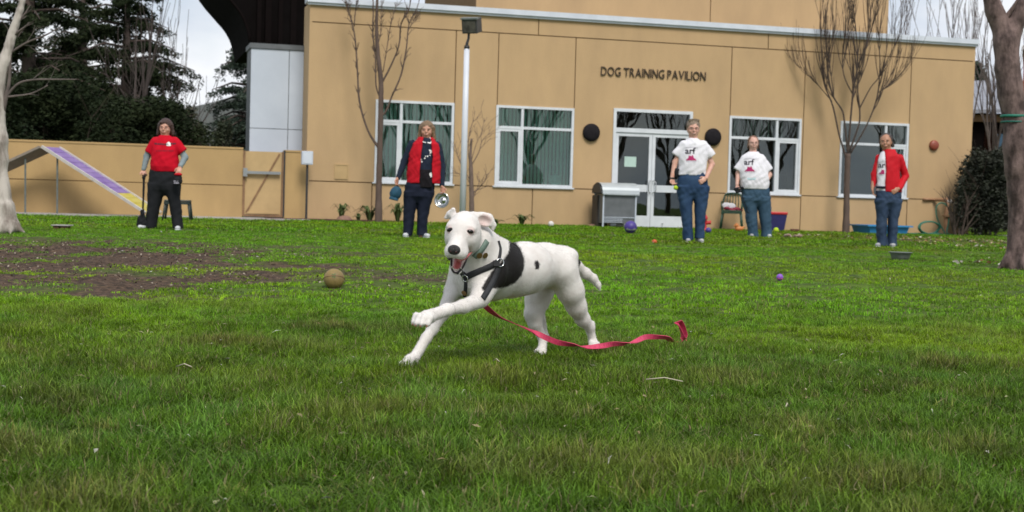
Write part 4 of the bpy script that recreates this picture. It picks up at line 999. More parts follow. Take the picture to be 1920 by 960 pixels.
# shoulder blade, ribs, thigh groove
s.ell(q(925, 500, 5.62), (.050, .030, .075), Matrix.Rotation(R(-18), 3, 'Y'), .03)
s.ell(q(1018, 528, 6.0), (.060, .050, .045), None, .04, op='d') if False else None
for i in range(4): s.cap(q(958+i*12, 482, 5.76+i*.035), q(950+i*12, 535, 5.74+i*.035), .010, .008, .03)
s.ell(q(1062, 478, 6.10), (.050, .045, .032), None, .03)
# tail
s.chain([(q(1064, 484, 6.26), .034), (q(1080, 498, 6.30), .0255), (q(1098, 513, 6.34), .0235), (q(1112, 522, 6.36), .0185), (q(1121, 534, 6.37), .0125), (q(1125, 544, 6.37), .006)], .02)
def paw(c, fwd, up, size, spread=1.0, curl=.2):
    """c: wrist end; toes fan out along fwd"""
    fwd = fwd.normalized(); sd_ = fwd.cross(up).normalized(); up = sd_.cross(fwd)
    s.ell(c+fwd*size*.35, (size*.58, size*.56, size*.50), k=.014)
    for i, o_ in enumerate((-1.2, -.42, .42, 1.2)):
        l = size*(1.05 if abs(o_) < 1 else .82); b0 = c+fwd*size*.35+sd_*o_*size*.27*spread; b1 = b0+(fwd*l*.62+sd_*o_*size*.13*spread+up*size*.12); b2 = b1+(fwd*l*.34-up*size*(.22+curl))
        s.cap(b0, b1, size*.19+.0045, size*.185+.0045, .004); s.cap(b1, b2, size*.185+.0045, size*.15+.0045, .003); NAILS.append((b2+fwd*size*.10-up*size*.07, (b2+fwd*size*.22-up*size*.20)))
    s.ell(c+fwd*size*.45-up*size*.3, (size*.36, size*.36, size*.2), k=.008); PADS.append((c+fwd*size*.6-up*size*.40, size*.55))
NAILS = []; PADS = []
paw(q(806, 593, 5.265), (q(778, 602, 5.17)-q(808, 592, 5.27)), Vector((-.1, -.3, 1)), .056, 1.1, .15)
paw(q(776, 672, 5.53), (q(745, 696, 5.44)-q(776, 672, 5.53)), Vector((-.6, -.2, .8)), .055, 1.1, .0)
paw(q(1112, 641, 6.26), (q(1119, 655, 6.12)-q(1112, 642, 6.22)), Vector((.2, -1., .3)), .034, 1.0)
paw(q(1016, 655, 6.16), (q(1008, 668, 6.02)-q(1016, 655, 6.12)), Vector((-.3, -.8, .5)), .036, 1.0)
# head: axes of the skull
hc = q(869, 434, 5.485)                                   # middle of the skull
hf = Vector((-.17, -.93, -.33)).normalized(); hr = RT*1.0 - UP*.06; hr = (hr-hf*hr.dot(hf)).normalized(); hu = hr.cross(hf)
if hu.z < 0: hu = -hu
HR = Matrix((hr, hf, hu)).transposed()                   # columns: side, muzzle, up
def hp(a, f, u): return hc+hr*a+hf*f+hu*u
s.ell(hp(0, -.01, .006), (.064, .086, .070), HR, .02)
s.ell(hp(0, .035, .012), (.054, .060, .050), HR, .03)
for sg_ in (-1, 1):
    s.ell(hp(.040*sg_, .005, -.030), (.026, .058, .044), HR, .03)   # jaw muscle
    s.ell(hp(.036*sg_, .046, .036), (.022, .020, .012), HR, .02)   # brow
    s.ell(hp(.038*sg_, .048, -.012), (.017, .028, .018), HR, .02)   # cheekbone
    s.ell(hp(.021*sg_, .118, -.038), (.026, .046, .027), HR, .010)  # flews
s.cap(hp(0, .045, .000), hp(0, .140, -.018), .040, .031, .02)      # muzzle bridge
s.ell(hp(0, .148, -.026), (.031, .027, .027), HR, .010)
# open mouth: lower jaw hung below, hollow between
jaw = (hf*.84-hu*.54).normalized(); jn = (hu*.84+hf*.54).normalized()
j0 = hp(0, .012, -.066); JL = .104
s.cap(j0, j0+jaw*JL, .040, .0235, .015, (jn, .62))
JR = Matrix((hr, (hf*.95-hu*.30).normalized(), hr.cross(hf*.95-hu*.30).normalized())).transposed()
s.ell(hp(0, .105, -.082), (.0225, .066, .0215), JR, .005, op='d')
for sg_ in (-1, 1): s.ell(hp(.026*sg_, .090, -.074), (.016, .040, .010), JR, .004, op='d')
EYES = [q(844, 430.5, 5.42), q(881, 434, 5.41)]
# ears: a small one folded back, a larger flap opened to the side
s.ell(q(846, 402, 5.52), (.020, .023, .019), None, .014); s.cap(q(848, 402, 5.51), q(850, 393, 5.50), .015, .011, .008); s.cap(q(846, 400, 5.53), q(836, 408, 5.52), .016, .010, .010, (FWD, .6))
s.cap(q(888, 408, 5.53), q(904, 409, 5.54), .026, .024, .014, (FWD, .6))
s.ell(q(908, 412, 5.545), (.040, .020, .030), Matrix.Rotation(R(22), 3, 'Y'), .010)
s.cap(q(917, 408, 5.545), q(925, 422, 5.55), .019, .014, .008, (FWD, .6)); s.cap(q(925, 422, 5.55), q(924, 432, 5.55), .0135, .008, .006, (FWD, .6))
s.ell(q(911, 415, 5.520), (.029, .021, .019), Matrix.Rotation(R(28), 3, 'Y'), .006, op='d')
dloc = gnd(930, 640); dloc.z = 0
dog = empty('dog', dloc, 0, label='white dog with a black saddle patch bounding across the grass with its mouth open', cat='dog')
body = s.mesh('body', m, dog, local=dloc, inset=.0022)
# coat colours as real patches of the body
me = body.data; nv = len(me.vertices); co = np.zeros(nv*3); me.vertices.foreach_get('co', co); co = co.reshape(-1, 3)+np.array(dloc)
rel = co-np.array(CAM); dpt = rel@np.array(FWD); PX = 960+FPX*(rel@np.array(RT))/dpt; PY = 480-FPX*(rel@np.array(UP))/dpt
def sdpoly(poly):
    d = np.full(nv, 1e9); ins = np.zeros(nv, bool); k = len(poly)
    for i in range(k):
        ax_, ay = poly[i]; bx_, by = poly[(i+1) % k]; ex, ey = bx_-ax_, by-ay; wx, wy = PX-ax_, PY-ay; t = np.clip((wx*ex+wy*ey)/(ex*ex+ey*ey), 0, 1)
        d = np.minimum(d, np.hypot(wx-ex*t, wy-ey*t)); c = (ay > PY) != (by > PY); ins ^= c & (PX < (bx_-ax_)*(PY-ay)/(by-ay+1e-12)+ax_)
    return np.where(ins, -d, d)*5.8/FPX
nor = np.zeros(nv*3); me.vertices.foreach_get('normal', nor); nor = nor.reshape(-1, 3); facing = (nor@np.array(left)) > -.25
blk_ = sdpoly([(954, 452), (968, 455), (977, 468), (983, 486), (983, 502), (977, 518), (965, 531), (950, 538), (933, 541), (917, 541), (906, 546), (903, 540), (910, 528), (920, 512), (930, 500), (941, 490), (951, 478), (955, 465)])
blk_ = np.minimum(blk_, sdpoly([(1003, 489), (1009, 489), (1012, 497), (1010, 505), (1004, 505), (1002, 497)]))
blk_ = np.where(facing, blk_, .1)
ta_, tb_ = np.array(q(1073, 488, 6.27)), np.array(q(1083, 497, 6.29)); tt = np.clip(((co-ta_)@(tb_-ta_))/((tb_-ta_)@(tb_-ta_)), 0, 1); tail_ = np.linalg.norm(co-ta_-(tb_-ta_)*tt[:, None], axis=1)-.039; tail_ = np.maximum(tail_, (co-tb_)@((tb_-ta_)/np.linalg.norm(tb_-ta_)))
blk_ = np.minimum(blk_, tail_)
pink = np.linalg.norm(co-np.array(q(911, 415, 5.515)), axis=1)-.024
for e_ in EYES: pink = np.minimum(pink, np.linalg.norm(co-np.array(e_), axis=1)-.010)
inm = np.linalg.norm((co-np.array(hp(0, .100, -.082)))@np.array(JR)/np.array([.026, .072, .026]), axis=1)-1; pink = np.minimum(pink, inm*.02)
nail = np.full(nv, .1)
for c_, r_ in PADS: nail = np.minimum(nail, np.linalg.norm(co-np.array(c_), axis=1)-r_*.62)
for nm_, ar in (('black', blk_), ('pink', pink), ('nail', nail)):
    a = me.attributes.new(nm_, 'FLOAT', 'POINT'); a.data.foreach_set('value', ar.astype(np.float32))
BV = bvh_of(body)
mat('dog_nose', (.012, .011, .012), .32, (.02, .018, .018), 60, bump=.6, bscale=300); mat('dog_eye', (.008, .006, .005), .08); mat('dog_lid', (.34, .26, .24), .6)
mat('mouth_pink', (.50, .13, .12), .3, (.36, .07, .07), 30, coat=.4); mat('mouth_dark', (.05, .012, .012), .35); mat('tooth', (.75, .70, .58), .3); mat('lip_black', (.03, .018, .018), .4)
mat('nail_mat', (.25, .12, .08), .4)
MB().ball((0, 0, 0), (.0245, .017, .020), 20, 14, HR).build('nose', M['dog_nose'], dog, True).location = hp(0, .163, -.014)-dloc
for sg_ in (-1, 1): MB().ball((0, 0, 0), (.0052, .004, .0040), 10, 8, HR).build('nostril', M['mouth_dark'], dog, True).location = hp(.010*sg_, .1765, -.016)-dloc
def on_body(px, py, out=0.0):
    h_, n_ = hit_px(BV, px, py)
    return (h_ + n_*out, n_) if h_ is not None else (at(px, py, 5.4), -FWD)
for (px, py), rz_ in (((844, 430.5), -.15), ((881.5, 434), .12)):
    c_, n_ = on_body(px, py); n_ = (n_ - FWD*1.0).normalized(); x_ = (RT*math.cos(rz_)-UP*math.sin(rz_)); x_ = (x_-n_*x_.dot(n_)).normalized(); z_ = n_.cross(x_); Mx = Matrix((x_, n_, z_)).transposed()
    MB().ball((0, 0, 0), (.0165, .0065, .0098), 14, 10, Mx).build('eyelid', M['dog_lid'], dog, True).location = c_-n_*.0015-dloc
    MB().ball((0, 0, 0), (.0135, .0068, .0074), 14, 10, Mx).build('eye', M['dog_eye'], dog, True).location = c_+n_*.0005-dloc
# mouth parts
tg = SDF(.004, .01); t0_, t1_ = hp(0, .05, -.080), j0+jaw*.098+jn*.008
tg.cap(t0_, t1_, .019, .0165, .01, (jn, .5)); tg.mesh('tongue', M['mouth_pink'], dog, local=dloc)
mb = MB(); lipp = [j0+jaw*(JL*.30+(JL*.70+.018)*max(math.cos(a), 0)**.7)+hr*((.030-.004*max(math.cos(a), 0))*math.sin(a))+jn*.008 for a in [R(x) for x in range(-90, 91, 12)]]
mb.tube(lipp, .0042, 6); mb.build('lower_lip', M['lip_black'], dog, True)
up_ = []
for sg_ in (-1, 1):
    mb = MB(); pts = [hp(sg_*.006, .158, -.048), hp(sg_*.020, .150, -.060), hp(sg_*.034, .120, -.062), hp(sg_*.042, .085, -.058), hp(sg_*.047, .055, -.060)]
    mb.tube(pts, [.003, .0045, .005, .005, .003], 7); mb.build('upper_lip', M['lip_black'] if sg_ < 0 else M['mouth_pink'], dog, True)
for a in (-.75, -.45, -.15, .15, .45, .75):
    c_ = j0+jaw*(JL+.010-.012*abs(a))+hr*(.023*a)+jn*.010
    h_ = .010 if abs(a) > .7 else .006
    MB().lathe([(.0032, 0), (.0034, h_*.5), (.001, h_)], 8, Matrix.Translation(c_-dloc) @ HR.to_4x4()).build('tooth', M['tooth'], dog, True)
for ob in dog.children:
    if ob.name.split('.')[0] in ('lower_lip', 'upper_lip'): ob.data.transform(Matrix.Translation(-dloc))
for a_, b_ in NAILS:
    MB().tube([a_-dloc, a_.lerp(b_, .6)-dloc, b_-dloc], [.0042, .0035, .0015], 6).build('claw', M['nail_mat'], dog, True)
# harness
mat('webbing', (.012, .013, .017), .6, (.022, .023, .028), 120, bump=.4, bscale=500); mat('collar_green', (.11, .17, .14), .7, (.16, .22, .19), 90)
mat('brass', (.35, .22, .10), .35, metal=.8)
hs = empty('harness', (0, 0, 0)); hs.parent = dog
def strap(pts, w): return strap_px('strap', BV, pts, w, .004, M['webbing'], hs, dloc)
strap([(859, 508), (868, 514), (876, 519)], .026); strap([(872, 521), (885, 514), (903, 506), (920, 499), (934, 491)], .026)
strap([(934, 491), (937, 478), (938, 466), (934, 452)], .013)
strap([(936, 496), (930, 515), (921, 533), (912, 549), (905, 560)], .024)
strap([(873, 520), (874, 532), (873, 545), (871, 556)], .016)
for (px, py, r_) in ((874, 521, .013), (936, 493, .016)):
    c_, n_ = on_body(px, py, .007); rot = n_.to_track_quat('Z', 'Y').to_matrix().to_4x4()
    MB().tube([(r_*math.cos(t), r_*math.sin(t), 0) for t in [2*math.pi*i/16 for i in range(17)]], .0028, 6, cap=False).build('ring', M['steel'], hs, True).matrix_local = Matrix.Translation(c_-dloc) @ rot
c_, n_ = on_body(929, 494, .006); MB().box((-.014, -.012, 0), (.014, .012, .006)).build('buckle', M['black_metal'], hs, bevel=.002).matrix_local = Matrix.Translation(c_-dloc) @ n_.to_track_quat('Z', 'Y').to_matrix().to_4x4()
cl_ = empty('collar', (0, 0, 0)); cl_.parent = dog
strap_px('collar_band', BV, [(913, 452), (909, 459), (903, 468), (896, 476), (889, 482)], .024, .004, M['collar_green'], cl_, dloc)
for k_, (px, py) in enumerate(((898, 478), (908, 478), (872, 548))):
    c_, n_ = on_body(px, py, .006); MB().lathe([(.012, 0), (.012, .002), (.001, .0022)], 16).build('tag', M['brass'], cl_).matrix_local = Matrix.Translation(c_-dloc) @ n_.to_track_quat('Z', 'Y').to_matrix().to_4x4()

# the short coat as real hairs laid along the body
rsf = np.random.RandomState(3); me = body.data; nf = len(me.polygons); fc = np.zeros(nf*3); me.polygons.foreach_get('center', fc); fc = fc.reshape(-1, 3); fn_ = np.zeros(nf*3); me.polygons.foreach_get('normal', fn_); fn_ = fn_.reshape(-1, 3)
vi = np.zeros(nf*4, dtype=np.int32)
lens = np.zeros(nf, dtype=np.int32); me.polygons.foreach_get('loop_total', lens); ls = np.zeros(nf, dtype=np.int32); me.polygons.foreach_get('loop_start', ls); lv = np.zeros(len(me.loops), dtype=np.int32); me.loops.foreach_get('vertex_index', lv); v0 = lv[ls]
K = 3; fc = np.repeat(fc, K, 0)+rsf.uniform(-.003, .003, (nf*K, 3)); fn_ = np.repeat(fn_, K, 0); v0 = np.repeat(v0, K)
W_ = fc+np.array(dloc); hd_ = np.linalg.norm(W_-np.array(hp(0, .03, -.02)), axis=1); head_w = np.clip((.20-hd_)/.05, 0, 1)[:, None]
low_w = np.clip((.36-W_[:, 2])/.06, 0, 1)[:, None]
flow = np.array([.76, .60, -.25])*(1-low_w)+np.array([.15, .1, -1.])*low_w; flow = flow*(1-head_w)+(-np.array(hf))*head_w; flow = flow+rsf.normal(size=flow.shape)*.22
flow -= fn_*(flow*fn_).sum(1)[:, None]; flow /= np.linalg.norm(flow, axis=1)[:, None]+1e-9; dr_ = fn_*.20+flow; dr_ /= np.linalg.norm(dr_, axis=1)[:, None]
nm_ok = (np.linalg.norm(W_-np.array(hp(0, .115, -.085)), axis=1) > .062) & (nail[v0] > .006) & (np.linalg.norm(W_-np.array(hp(0, .163, -.014)), axis=1) > .026)
for e_ in EYES: nm_ok &= np.linalg.norm(W_-np.array(on_body(*((844, 430.5) if e_ is EYES[0] else (881.5, 434)))[0]), axis=1) > .015
P_, D__, vv = fc[nm_ok], dr_[nm_ok], v0[nm_ok]; n = len(P_); th_ = np.arccos(np.clip(D__[:, 2], -1, 1)); ph_ = np.arctan2(D__[:, 1], D__[:, 0])
bk = blk_[vv]+rsf.uniform(-.004, .004, n) < 0; pk = np.clip((.012-pink[vv])/.02, 0, 1)[:, None]
tn_ = np.where(bk[:, None], np.array([.014, .012, .012]), np.array([.74, .715, .695])*(1-pk)+np.array([.66, .40, .37])*pk)*rsf.uniform(.88, 1.06, (n, 1))
hair_v = [([(-.0006, 0, -.001), (.0006, 0, -.001), (0, .0006, .0055)], [(0, 1, 2)], [.5]*3), ([(0, -.0006, -.001), (0, .0006, -.001), (.0010, 0, .0065)], [(0, 1, 2)], [.5]*3)]
fur = scatter('fur', hair_v, P_-0, np.stack([0*th_, th_, ph_], -1), rsf.uniform(.45, .9, (n, 1))*np.ones((1, 3)), rsf.randint(0, 2, n), tn_, blade_mat('fur_mat', .6, .25, 1., 1.)); fur.parent = dog

# leash: a pink webbing ribbon trailing from the harness
mat('leash_pink', (.62, .05, .13), .55, (.48, .03, .09), 70, bump=.3, bscale=400)
lp = []
def onG(px, py, up=.02): p = gnd(px, py); p.z += up; return p
raw = [(at(902, 566, 5.72), 0.), (at(916, 580, 5.74), .4), (at(935, 594, 5.80), 1.0), (at(965, 607, 5.92), 1.2), (at(1000, 622, 6.02), 1.6), (at(1030, 636, 6.0), 2.6), (at(1050, 643, 6.02), 2.9), (at(1075, 647, 6.04), 3.5),
       (at(1100, 651, 6.06), 4.6), (at(1125, 649, 6.10), 5.2), (at(1150, 645, 6.15), 6.1), (at(1170, 645, 6.18), 6.5), (at(1190, 641, 6.22), 7.6), (at(1210, 632, 6.32), 8.6), (at(1230, 632, 6.38), 9.3), (at(1252, 634, 6.42), 9.8), (at(1262, 645, 6.62), 10.)]
def ribbon(name, raw, w, th, m_, parent, loc, sub=6, base=.6):
    P = smooth_path([(p, t) for p, t in raw], sub); v = []; k = len(P)
    for i, (p, tw) in enumerate(P):
        t = (P[min(i+1, k-1)][0]-P[max(i-1, 0)][0]).normalized(); u_ = Vector((0, 0, 1)); u_ = (u_-t*u_.dot(t)).normalized(); s_ = t.cross(u_); a = base+tw
        w_ = u_*math.cos(a)+s_*math.sin(a); n_ = t.cross(w_)
        for sx, sn in ((-1, -1), (1, -1), (1, 1), (-1, 1)): v.append(p+w_*sx*w/2+n_*sn*th/2-Vector(loc))
    f = [(i*4+j, i*4+(j+1) % 4, (i+1)*4+(j+1) % 4, (i+1)*4+j) for i in range(k-1) for j in range(4)] + [(3, 2, 1, 0), tuple((k-1)*4+j for j in range(4))]
    return mesh(name, v, f, m_, parent)
le = empty('leash', dloc, 0, label='pink webbing leash trailing behind the dog over the grass', cat='leash')
ribbon('webbing', raw, .023, .003, M['leash_pink'], le, dloc)
lh = [(at(1262, 642, 6.6), 0), (at(1276, 642, 6.62), 0), (at(1281, 632, 6.62), 0), (at(1274, 612, 6.6), 0), (at(1270, 604, 6.6), 0), (at(1274, 603, 6.62), 0), (at(1279, 612, 6.64), 0), (at(1284, 628, 6.66), 0), (at(1287, 640, 6.66), 0)]
ribbon('handle_loop', lh, .030, .003, M['leash_pink'], le, dloc, 5, 1.2)
# ================================================================== people
def clothm(name, col, col2=None, rough=.85, bump=.25, bs=260, ns=9, **k): return mat(name, col, rough, col2, ns, 5, (.3, .7), bump, bs, spec=.15, **k)
mat('skin_a', (.56, .31, .23), .5, (.50, .25, .18), 30, sss=.08); mat('skin_b', (.50, .27, .19), .5, (.45, .22, .15), 30, sss=.08); mat('skin_c', (.60, .36, .28), .5, (.55, .28, .21), 30, sss=.08)
mat('skin_d', (.62, .39, .32), .5, (.56, .31, .25), 30, sss=.08); mat('skin_e', (.42, .215, .14), .5, (.36, .175, .11), 30, sss=.08)
mat('hair_auburn', (.028, .010, .008), .5, (.05, .018, .012), 40, stretch=(3, 3, .4), bump=.6, bscale=120); mat('hair_blond', (.13, .075, .04), .5, (.22, .14, .075), 40, stretch=(3, 3, .4), bump=.6, bscale=120)
mat('hair_short', (.17, .12, .085), .6, (.26, .20, .15), 60, bump=.8, bscale=160); mat('hair_red', (.13, .06, .035), .5, (.19, .09, .05), 40, bump=.5, bscale=120); mat('hair_black', (.018, .011, .009), .45, (.035, .022, .018), 40, bump=.5, bscale=120)
clothm('red_tee', (.52, .004, .020), (.45, .003, .016)); clothm('grey_knit', (.24, .29, .31), (.18, .22, .24)); clothm('black_trouser', (.010, .011, .014), (.018, .019, .022))
clothm('red_fleece', (.50, .010, .022), (.42, .008, .018), bs=140, bump=.5); clothm('navy_knit', (.013, .020, .038), (.02, .028, .048)); clothm('navy_trouser', (.008, .011, .024), (.014, .018, .034)); clothm('black_top', (.012, .010, .013))
clothm('white_tee', (.74, .73, .78), (.68, .67, .73)); clothm('jeans', (.014, .034, .085), (.035, .07, .135), ns=5); clothm('jeans_pale', (.025, .055, .095), (.05, .095, .145), ns=5); clothm('jeans_dark', (.018, .034, .07), (.045, .07, .12), ns=5)
clothm('red_jacket', (.52, .010, .020), (.44, .008, .016), rough=.6); clothm('shoe_white', (.62, .64, .66), (.45, .47, .5), rough=.6); clothm('shoe_grey', (.22, .23, .26), (.5, .5, .5), rough=.6)
mat('print_black', (.02, .015, .03), .8); mat('print_magenta', (.40, .015, .12), .8, (.33, .01, .10)); mat('print_white', (.8, .8, .8), .8); mat('print_faint', (.35, .33, .40), .8)
mat('lens', (.03, .025, .025), .3); mat('mouth_red', (.40, .15, .13), .6); mat('teeth', (.75, .72, .68), .5); mat('sclera', (.48, .36, .31), .5)

def person(cx, fy, label, P):
    g0 = gnd(cx, fy); D_ = depth(g0); S = D_/FPX; base = Vector((g0.x, g0.y, gz(g0.x, g0.y)))
    t = empty('person', base, 0, label=label, cat='person')
    def J(px, py, dy=0.): return at(px, py, D_+dy)
    def SL(rows):                       # rows: (px, py, half width px, half depth m, [dy])
        out = []
        for r in rows:
            p = J(r[0], r[1], r[4] if len(r) > 4 else 0.); out.append((p.x, p.y, p.z, r[2]*S, r[3]))
        return out
    # ---- head and body skin
    hx, hy = P['head']; hs_ = P.get('hs', 1.); hw = .073*hs_; c = J(hx, hy); tw = P.get('turn', 0.)
    f_ = Vector((math.sin(tw), -math.cos(tw), -.04)).normalized(); r_ = Vector((-f_.y, f_.x, 0)).normalized(); u_ = r_.cross(f_); u_ = u_ if u_.z > 0 else -u_
    tilt = P.get('tilt', 0.); r_, u_ = r_*math.cos(tilt)+u_*math.sin(tilt), u_*math.cos(tilt)-r_*math.sin(tilt)
    def h(a, b_, d_): return c+r_*a*hs_+f_*b_*hs_+u_*d_*hs_
    HM = Matrix((r_, f_, u_)).transposed()
    s = SDF(.0062, .02)
    s.ell(h(0, -.012, .025), (.079*hs_, .093*hs_, .088*hs_), HM, .02); s.ell(h(0, .018, -.035), (.065*hs_, .066*hs_, .074*hs_), HM, .03)
    s.ell(h(0, .052, -.088), (.026*hs_, .024*hs_, .018*hs_), HM, .02)
    s.cap(h(0, .082, .012), h(0, .104, -.022), .007*hs_, .013*hs_, .008); s.ell(h(0, .083, -.058), (.026*hs_, .012*hs_, .015*hs_), HM, .012)
    for sg_ in (-1, 1):
        s.ell(h(.034*sg_, .060, -.030), (.024*hs_, .022*hs_, .022*hs_), HM, .015); s.ell(h(.030*sg_, .084, .006), (.014*hs_, .009*hs_, .008*hs_), HM, .006, op='d')
        s.ell(h(.030*sg_, .074, .024), (.022*hs_, .012*hs_, .007*hs_), HM, .010); s.ell(h(.074*sg_, -.008, -.008), (.010*hs_, .018*hs_, .030*hs_), HM, .006)
    nk = J(*P['neck']); s.cap(h(0, -.015, -.05), nk, .052*hs_, .058*hs_, .02)
    s.loft(SL(P['core']), .03)
    for a_ in P['arms']:
        pts = [J(*q_[:2], q_[2]) for q_ in a_['j']]; rad = a_.get('r', (.046, .036, .026)); pts[0] = pts[0].lerp(nk, .25)-Vector((0, 0, .05))
        s.cap(pts[0], pts[1], rad[0]*.72, rad[1], .02); s.cap(pts[1], pts[2], rad[1]*.98, rad[2], .015)
        hd = (J(*a_['hand'][:2], a_['hand'][2])-pts[2]).normalized(); pn = Vector(a_.get('palm', (0, 1, 0))); pn = (pn-hd*pn.dot(hd)).normalized(); sd_ = hd.cross(pn).normalized(); w = pts[2]
        tb_ = a_.get('thumb', 1); curl = a_.get('curl', .5); pc_ = w+hd*.048
        s.ell(pc_, (.036, .016, .048), Matrix((sd_, pn, hd)).transposed(), .012)
        for i, (o_, l) in enumerate(((-.028, .060), (-.0095, .072), (.0095, .076), (.027, .068))):
            b0 = w+hd*.078+sd_*o_*tb_*.98; d1 = (hd*math.cos(curl*.7)+pn*math.sin(curl*.7)).normalized(); d2 = (hd*math.cos(curl*1.9)+pn*math.sin(curl*1.9)).normalized(); m1_ = b0+d1*l*.5+sd_*o_*tb_*.10
            s.cap(b0, m1_, .0092, .0088, .006); s.cap(m1_, m1_+d2*l*.5, .0086, .0070, .003)
        th = w+hd*.028+sd_*.026*tb_; m1_ = th+(hd*.65+sd_*.75*tb_+pn*.25).normalized()*.036; s.cap(th, m1_, .0125, .0105, .010); s.cap(m1_, m1_+(hd*.95+sd_*.1*tb_+pn*.35).normalized()*.030, .0100, .0080, .004)
    for l_ in P['legs']:
        pts = [J(*q_) for q_ in l_]; s.cap(pts[0], pts[1], .066, .050, .03); s.cap(pts[1], pts[2], .040, .028, .02); s.ell(pts[2]+Vector((0, -.03, -.04)), (.026, .05, .024), None, .02)
    body = s.mesh('body', M[P['skin']], t, local=base); BVb = bvh_of(body)
    # ---- face
    for sg_ in (-1, 1):
        MB().ball(h(.0295*sg_, .083, .006)-base, (.0115*hs_, .0055, .0045*hs_), 10, 8, HM).build('eye', M['sclera'], t, True)
        MB().ball(h(.0295*sg_, .088, .006)-base, (.0055*hs_, .005, .0042*hs_), 10, 8, HM).build('iris', M['lens'], t, True)
        MB().tube([h(.014*sg_, .098, .023)-base, h(.030*sg_, .096, .028)-base, h(.046*sg_, .082, .023)-base], [.0018, .0022, .0012], 6).build('eyebrow', M[P['hair_m']], t, True)
    sm = P.get('smile', .006)
    MB().tube([h(-.026, .084, -.055+sm)-base, h(-.012, .099, -.060)-base, h(0, .102, -.061)-base, h(.012, .099, -.060)-base, h(.026, .084, -.055+sm)-base], [.0015, .003, .0032, .003, .0015], 6).build('mouth', M['mouth_red'], t, True)
    if P.get('teeth'): MB().tube([h(-.014, .101, -.0575)-base, h(0, .1055, -.0590)-base, h(.014, .101, -.0575)-base], [.001, .0022, .001], 6).build('teeth', M['teeth'], t, True)
    if P.get('glasses'):
        mb = MB()
        for sg_ in (-1, 1):
            cc = h(.031*sg_, .100, .004)-base; mb.tube([cc+(r_*math.cos(a)*.023+u_*math.sin(a)*.0155) for a in [2*math.pi*i/18 for i in range(19)]], .0013, 5, cap=False); mb.tube([cc+r_*.023*sg_, h(.074*sg_, .02, .010)-base], .002, 5)
        mb.tube([h(-.009, .103, .008)-base, h(.009, .103, .008)-base], .002, 5); mb.build('glasses', M[P['glasses']], t, True)
    # ---- hair
    s = SDF(.0075, .02); P['hair'](s, h, HM, hs_, J); s.mesh('hair', M[P['hair_m']], t, .0018, 70., local=base)
    # ---- clothes
    BV_ = {}
    for nm_, mt, fn, na, ns_ in P['clothes']:
        s = SDF(.0085, .03); clip = fn(s, J, SL); o = s.mesh(nm_, M[mt], t, na, ns_, clip=clip, local=base, seed=len(BV_)); BV_[o.name] = bvh_of(o); BV_[nm_] = BV_[o.name]; BV_['o_'+nm_] = o
    # ---- shoes
    for (px, py, dx, dy_), mt in zip(P['feet'], P.get('shoe', ('shoe_white', 'shoe_white'))):
        a = J(px, py); a.z = gz(a.x, a.y)+.035; d_ = Vector((dx, dy_, 0)).normalized(); s = SDF(.0075, .02)
        s.cap(a-d_*.05, a+d_*.13, .040, .036, .02, (Vector((0, 0, 1)), .85)); s.cap(a-d_*.05, a-d_*.04+Vector((0, 0, .06)), .040, .042, .02)
        sh = s.mesh('shoe', M[mt], t, local=base, clip=[(a-Vector((0, 0, .030)), (0, 0, -1))])
        s = SDF(.0075, .01); s.cap(a-d_*.055-Vector((0, 0, .026)), a+d_*.135-Vector((0, 0, .026)), .042, .038, .01, (Vector((0, 0, 1)), .35)); so = s.mesh('sole', M['shoe_white'], sh, local=base)
    return t, base, J, BV_, D_
def stick(bv, px, py, D_, out=.004):
    r = ray(px, py); hh = bv.ray_cast(CAM, r.normalized()); return (hh[0]-r.normalized()*out) if hh[0] is not None else at(px, py, D_)-r*.03
def print_poly(name, bv, polys, D_, m_, parent, base, out=.004):
    mb = MB()
    for poly in polys:
        top = [stick(bv, x, y, D_, out)-base for x, y in poly]; bot = [stick(bv, x, y, D_, -.004)-base for x, y in poly]; n = len(poly)
        mb.add(top+bot, [tuple(range(n))]+[(i, (i+1) % n, (i+1) % n+n, i+n) for i in range(n)])
    return mb.build(name, m_, parent)
def print_text(txt, bv, x, y, hpx, D_, m_, parent, base, off=0., shear=0., wsc=1.):
    me = text_mesh(txt, 1., 0., off); k = hpx/.52
    for v in me.vertices:
        px = x+v.co.x*k*wsc+shear*v.co.y*k; py = y-v.co.y*k; v.co = stick(bv, px, py, D_)-base
    me.materials.append(m_); o = bpy.data.objects.new('shirt_lettering', me); COL.objects.link(o); o.parent = parent; return o
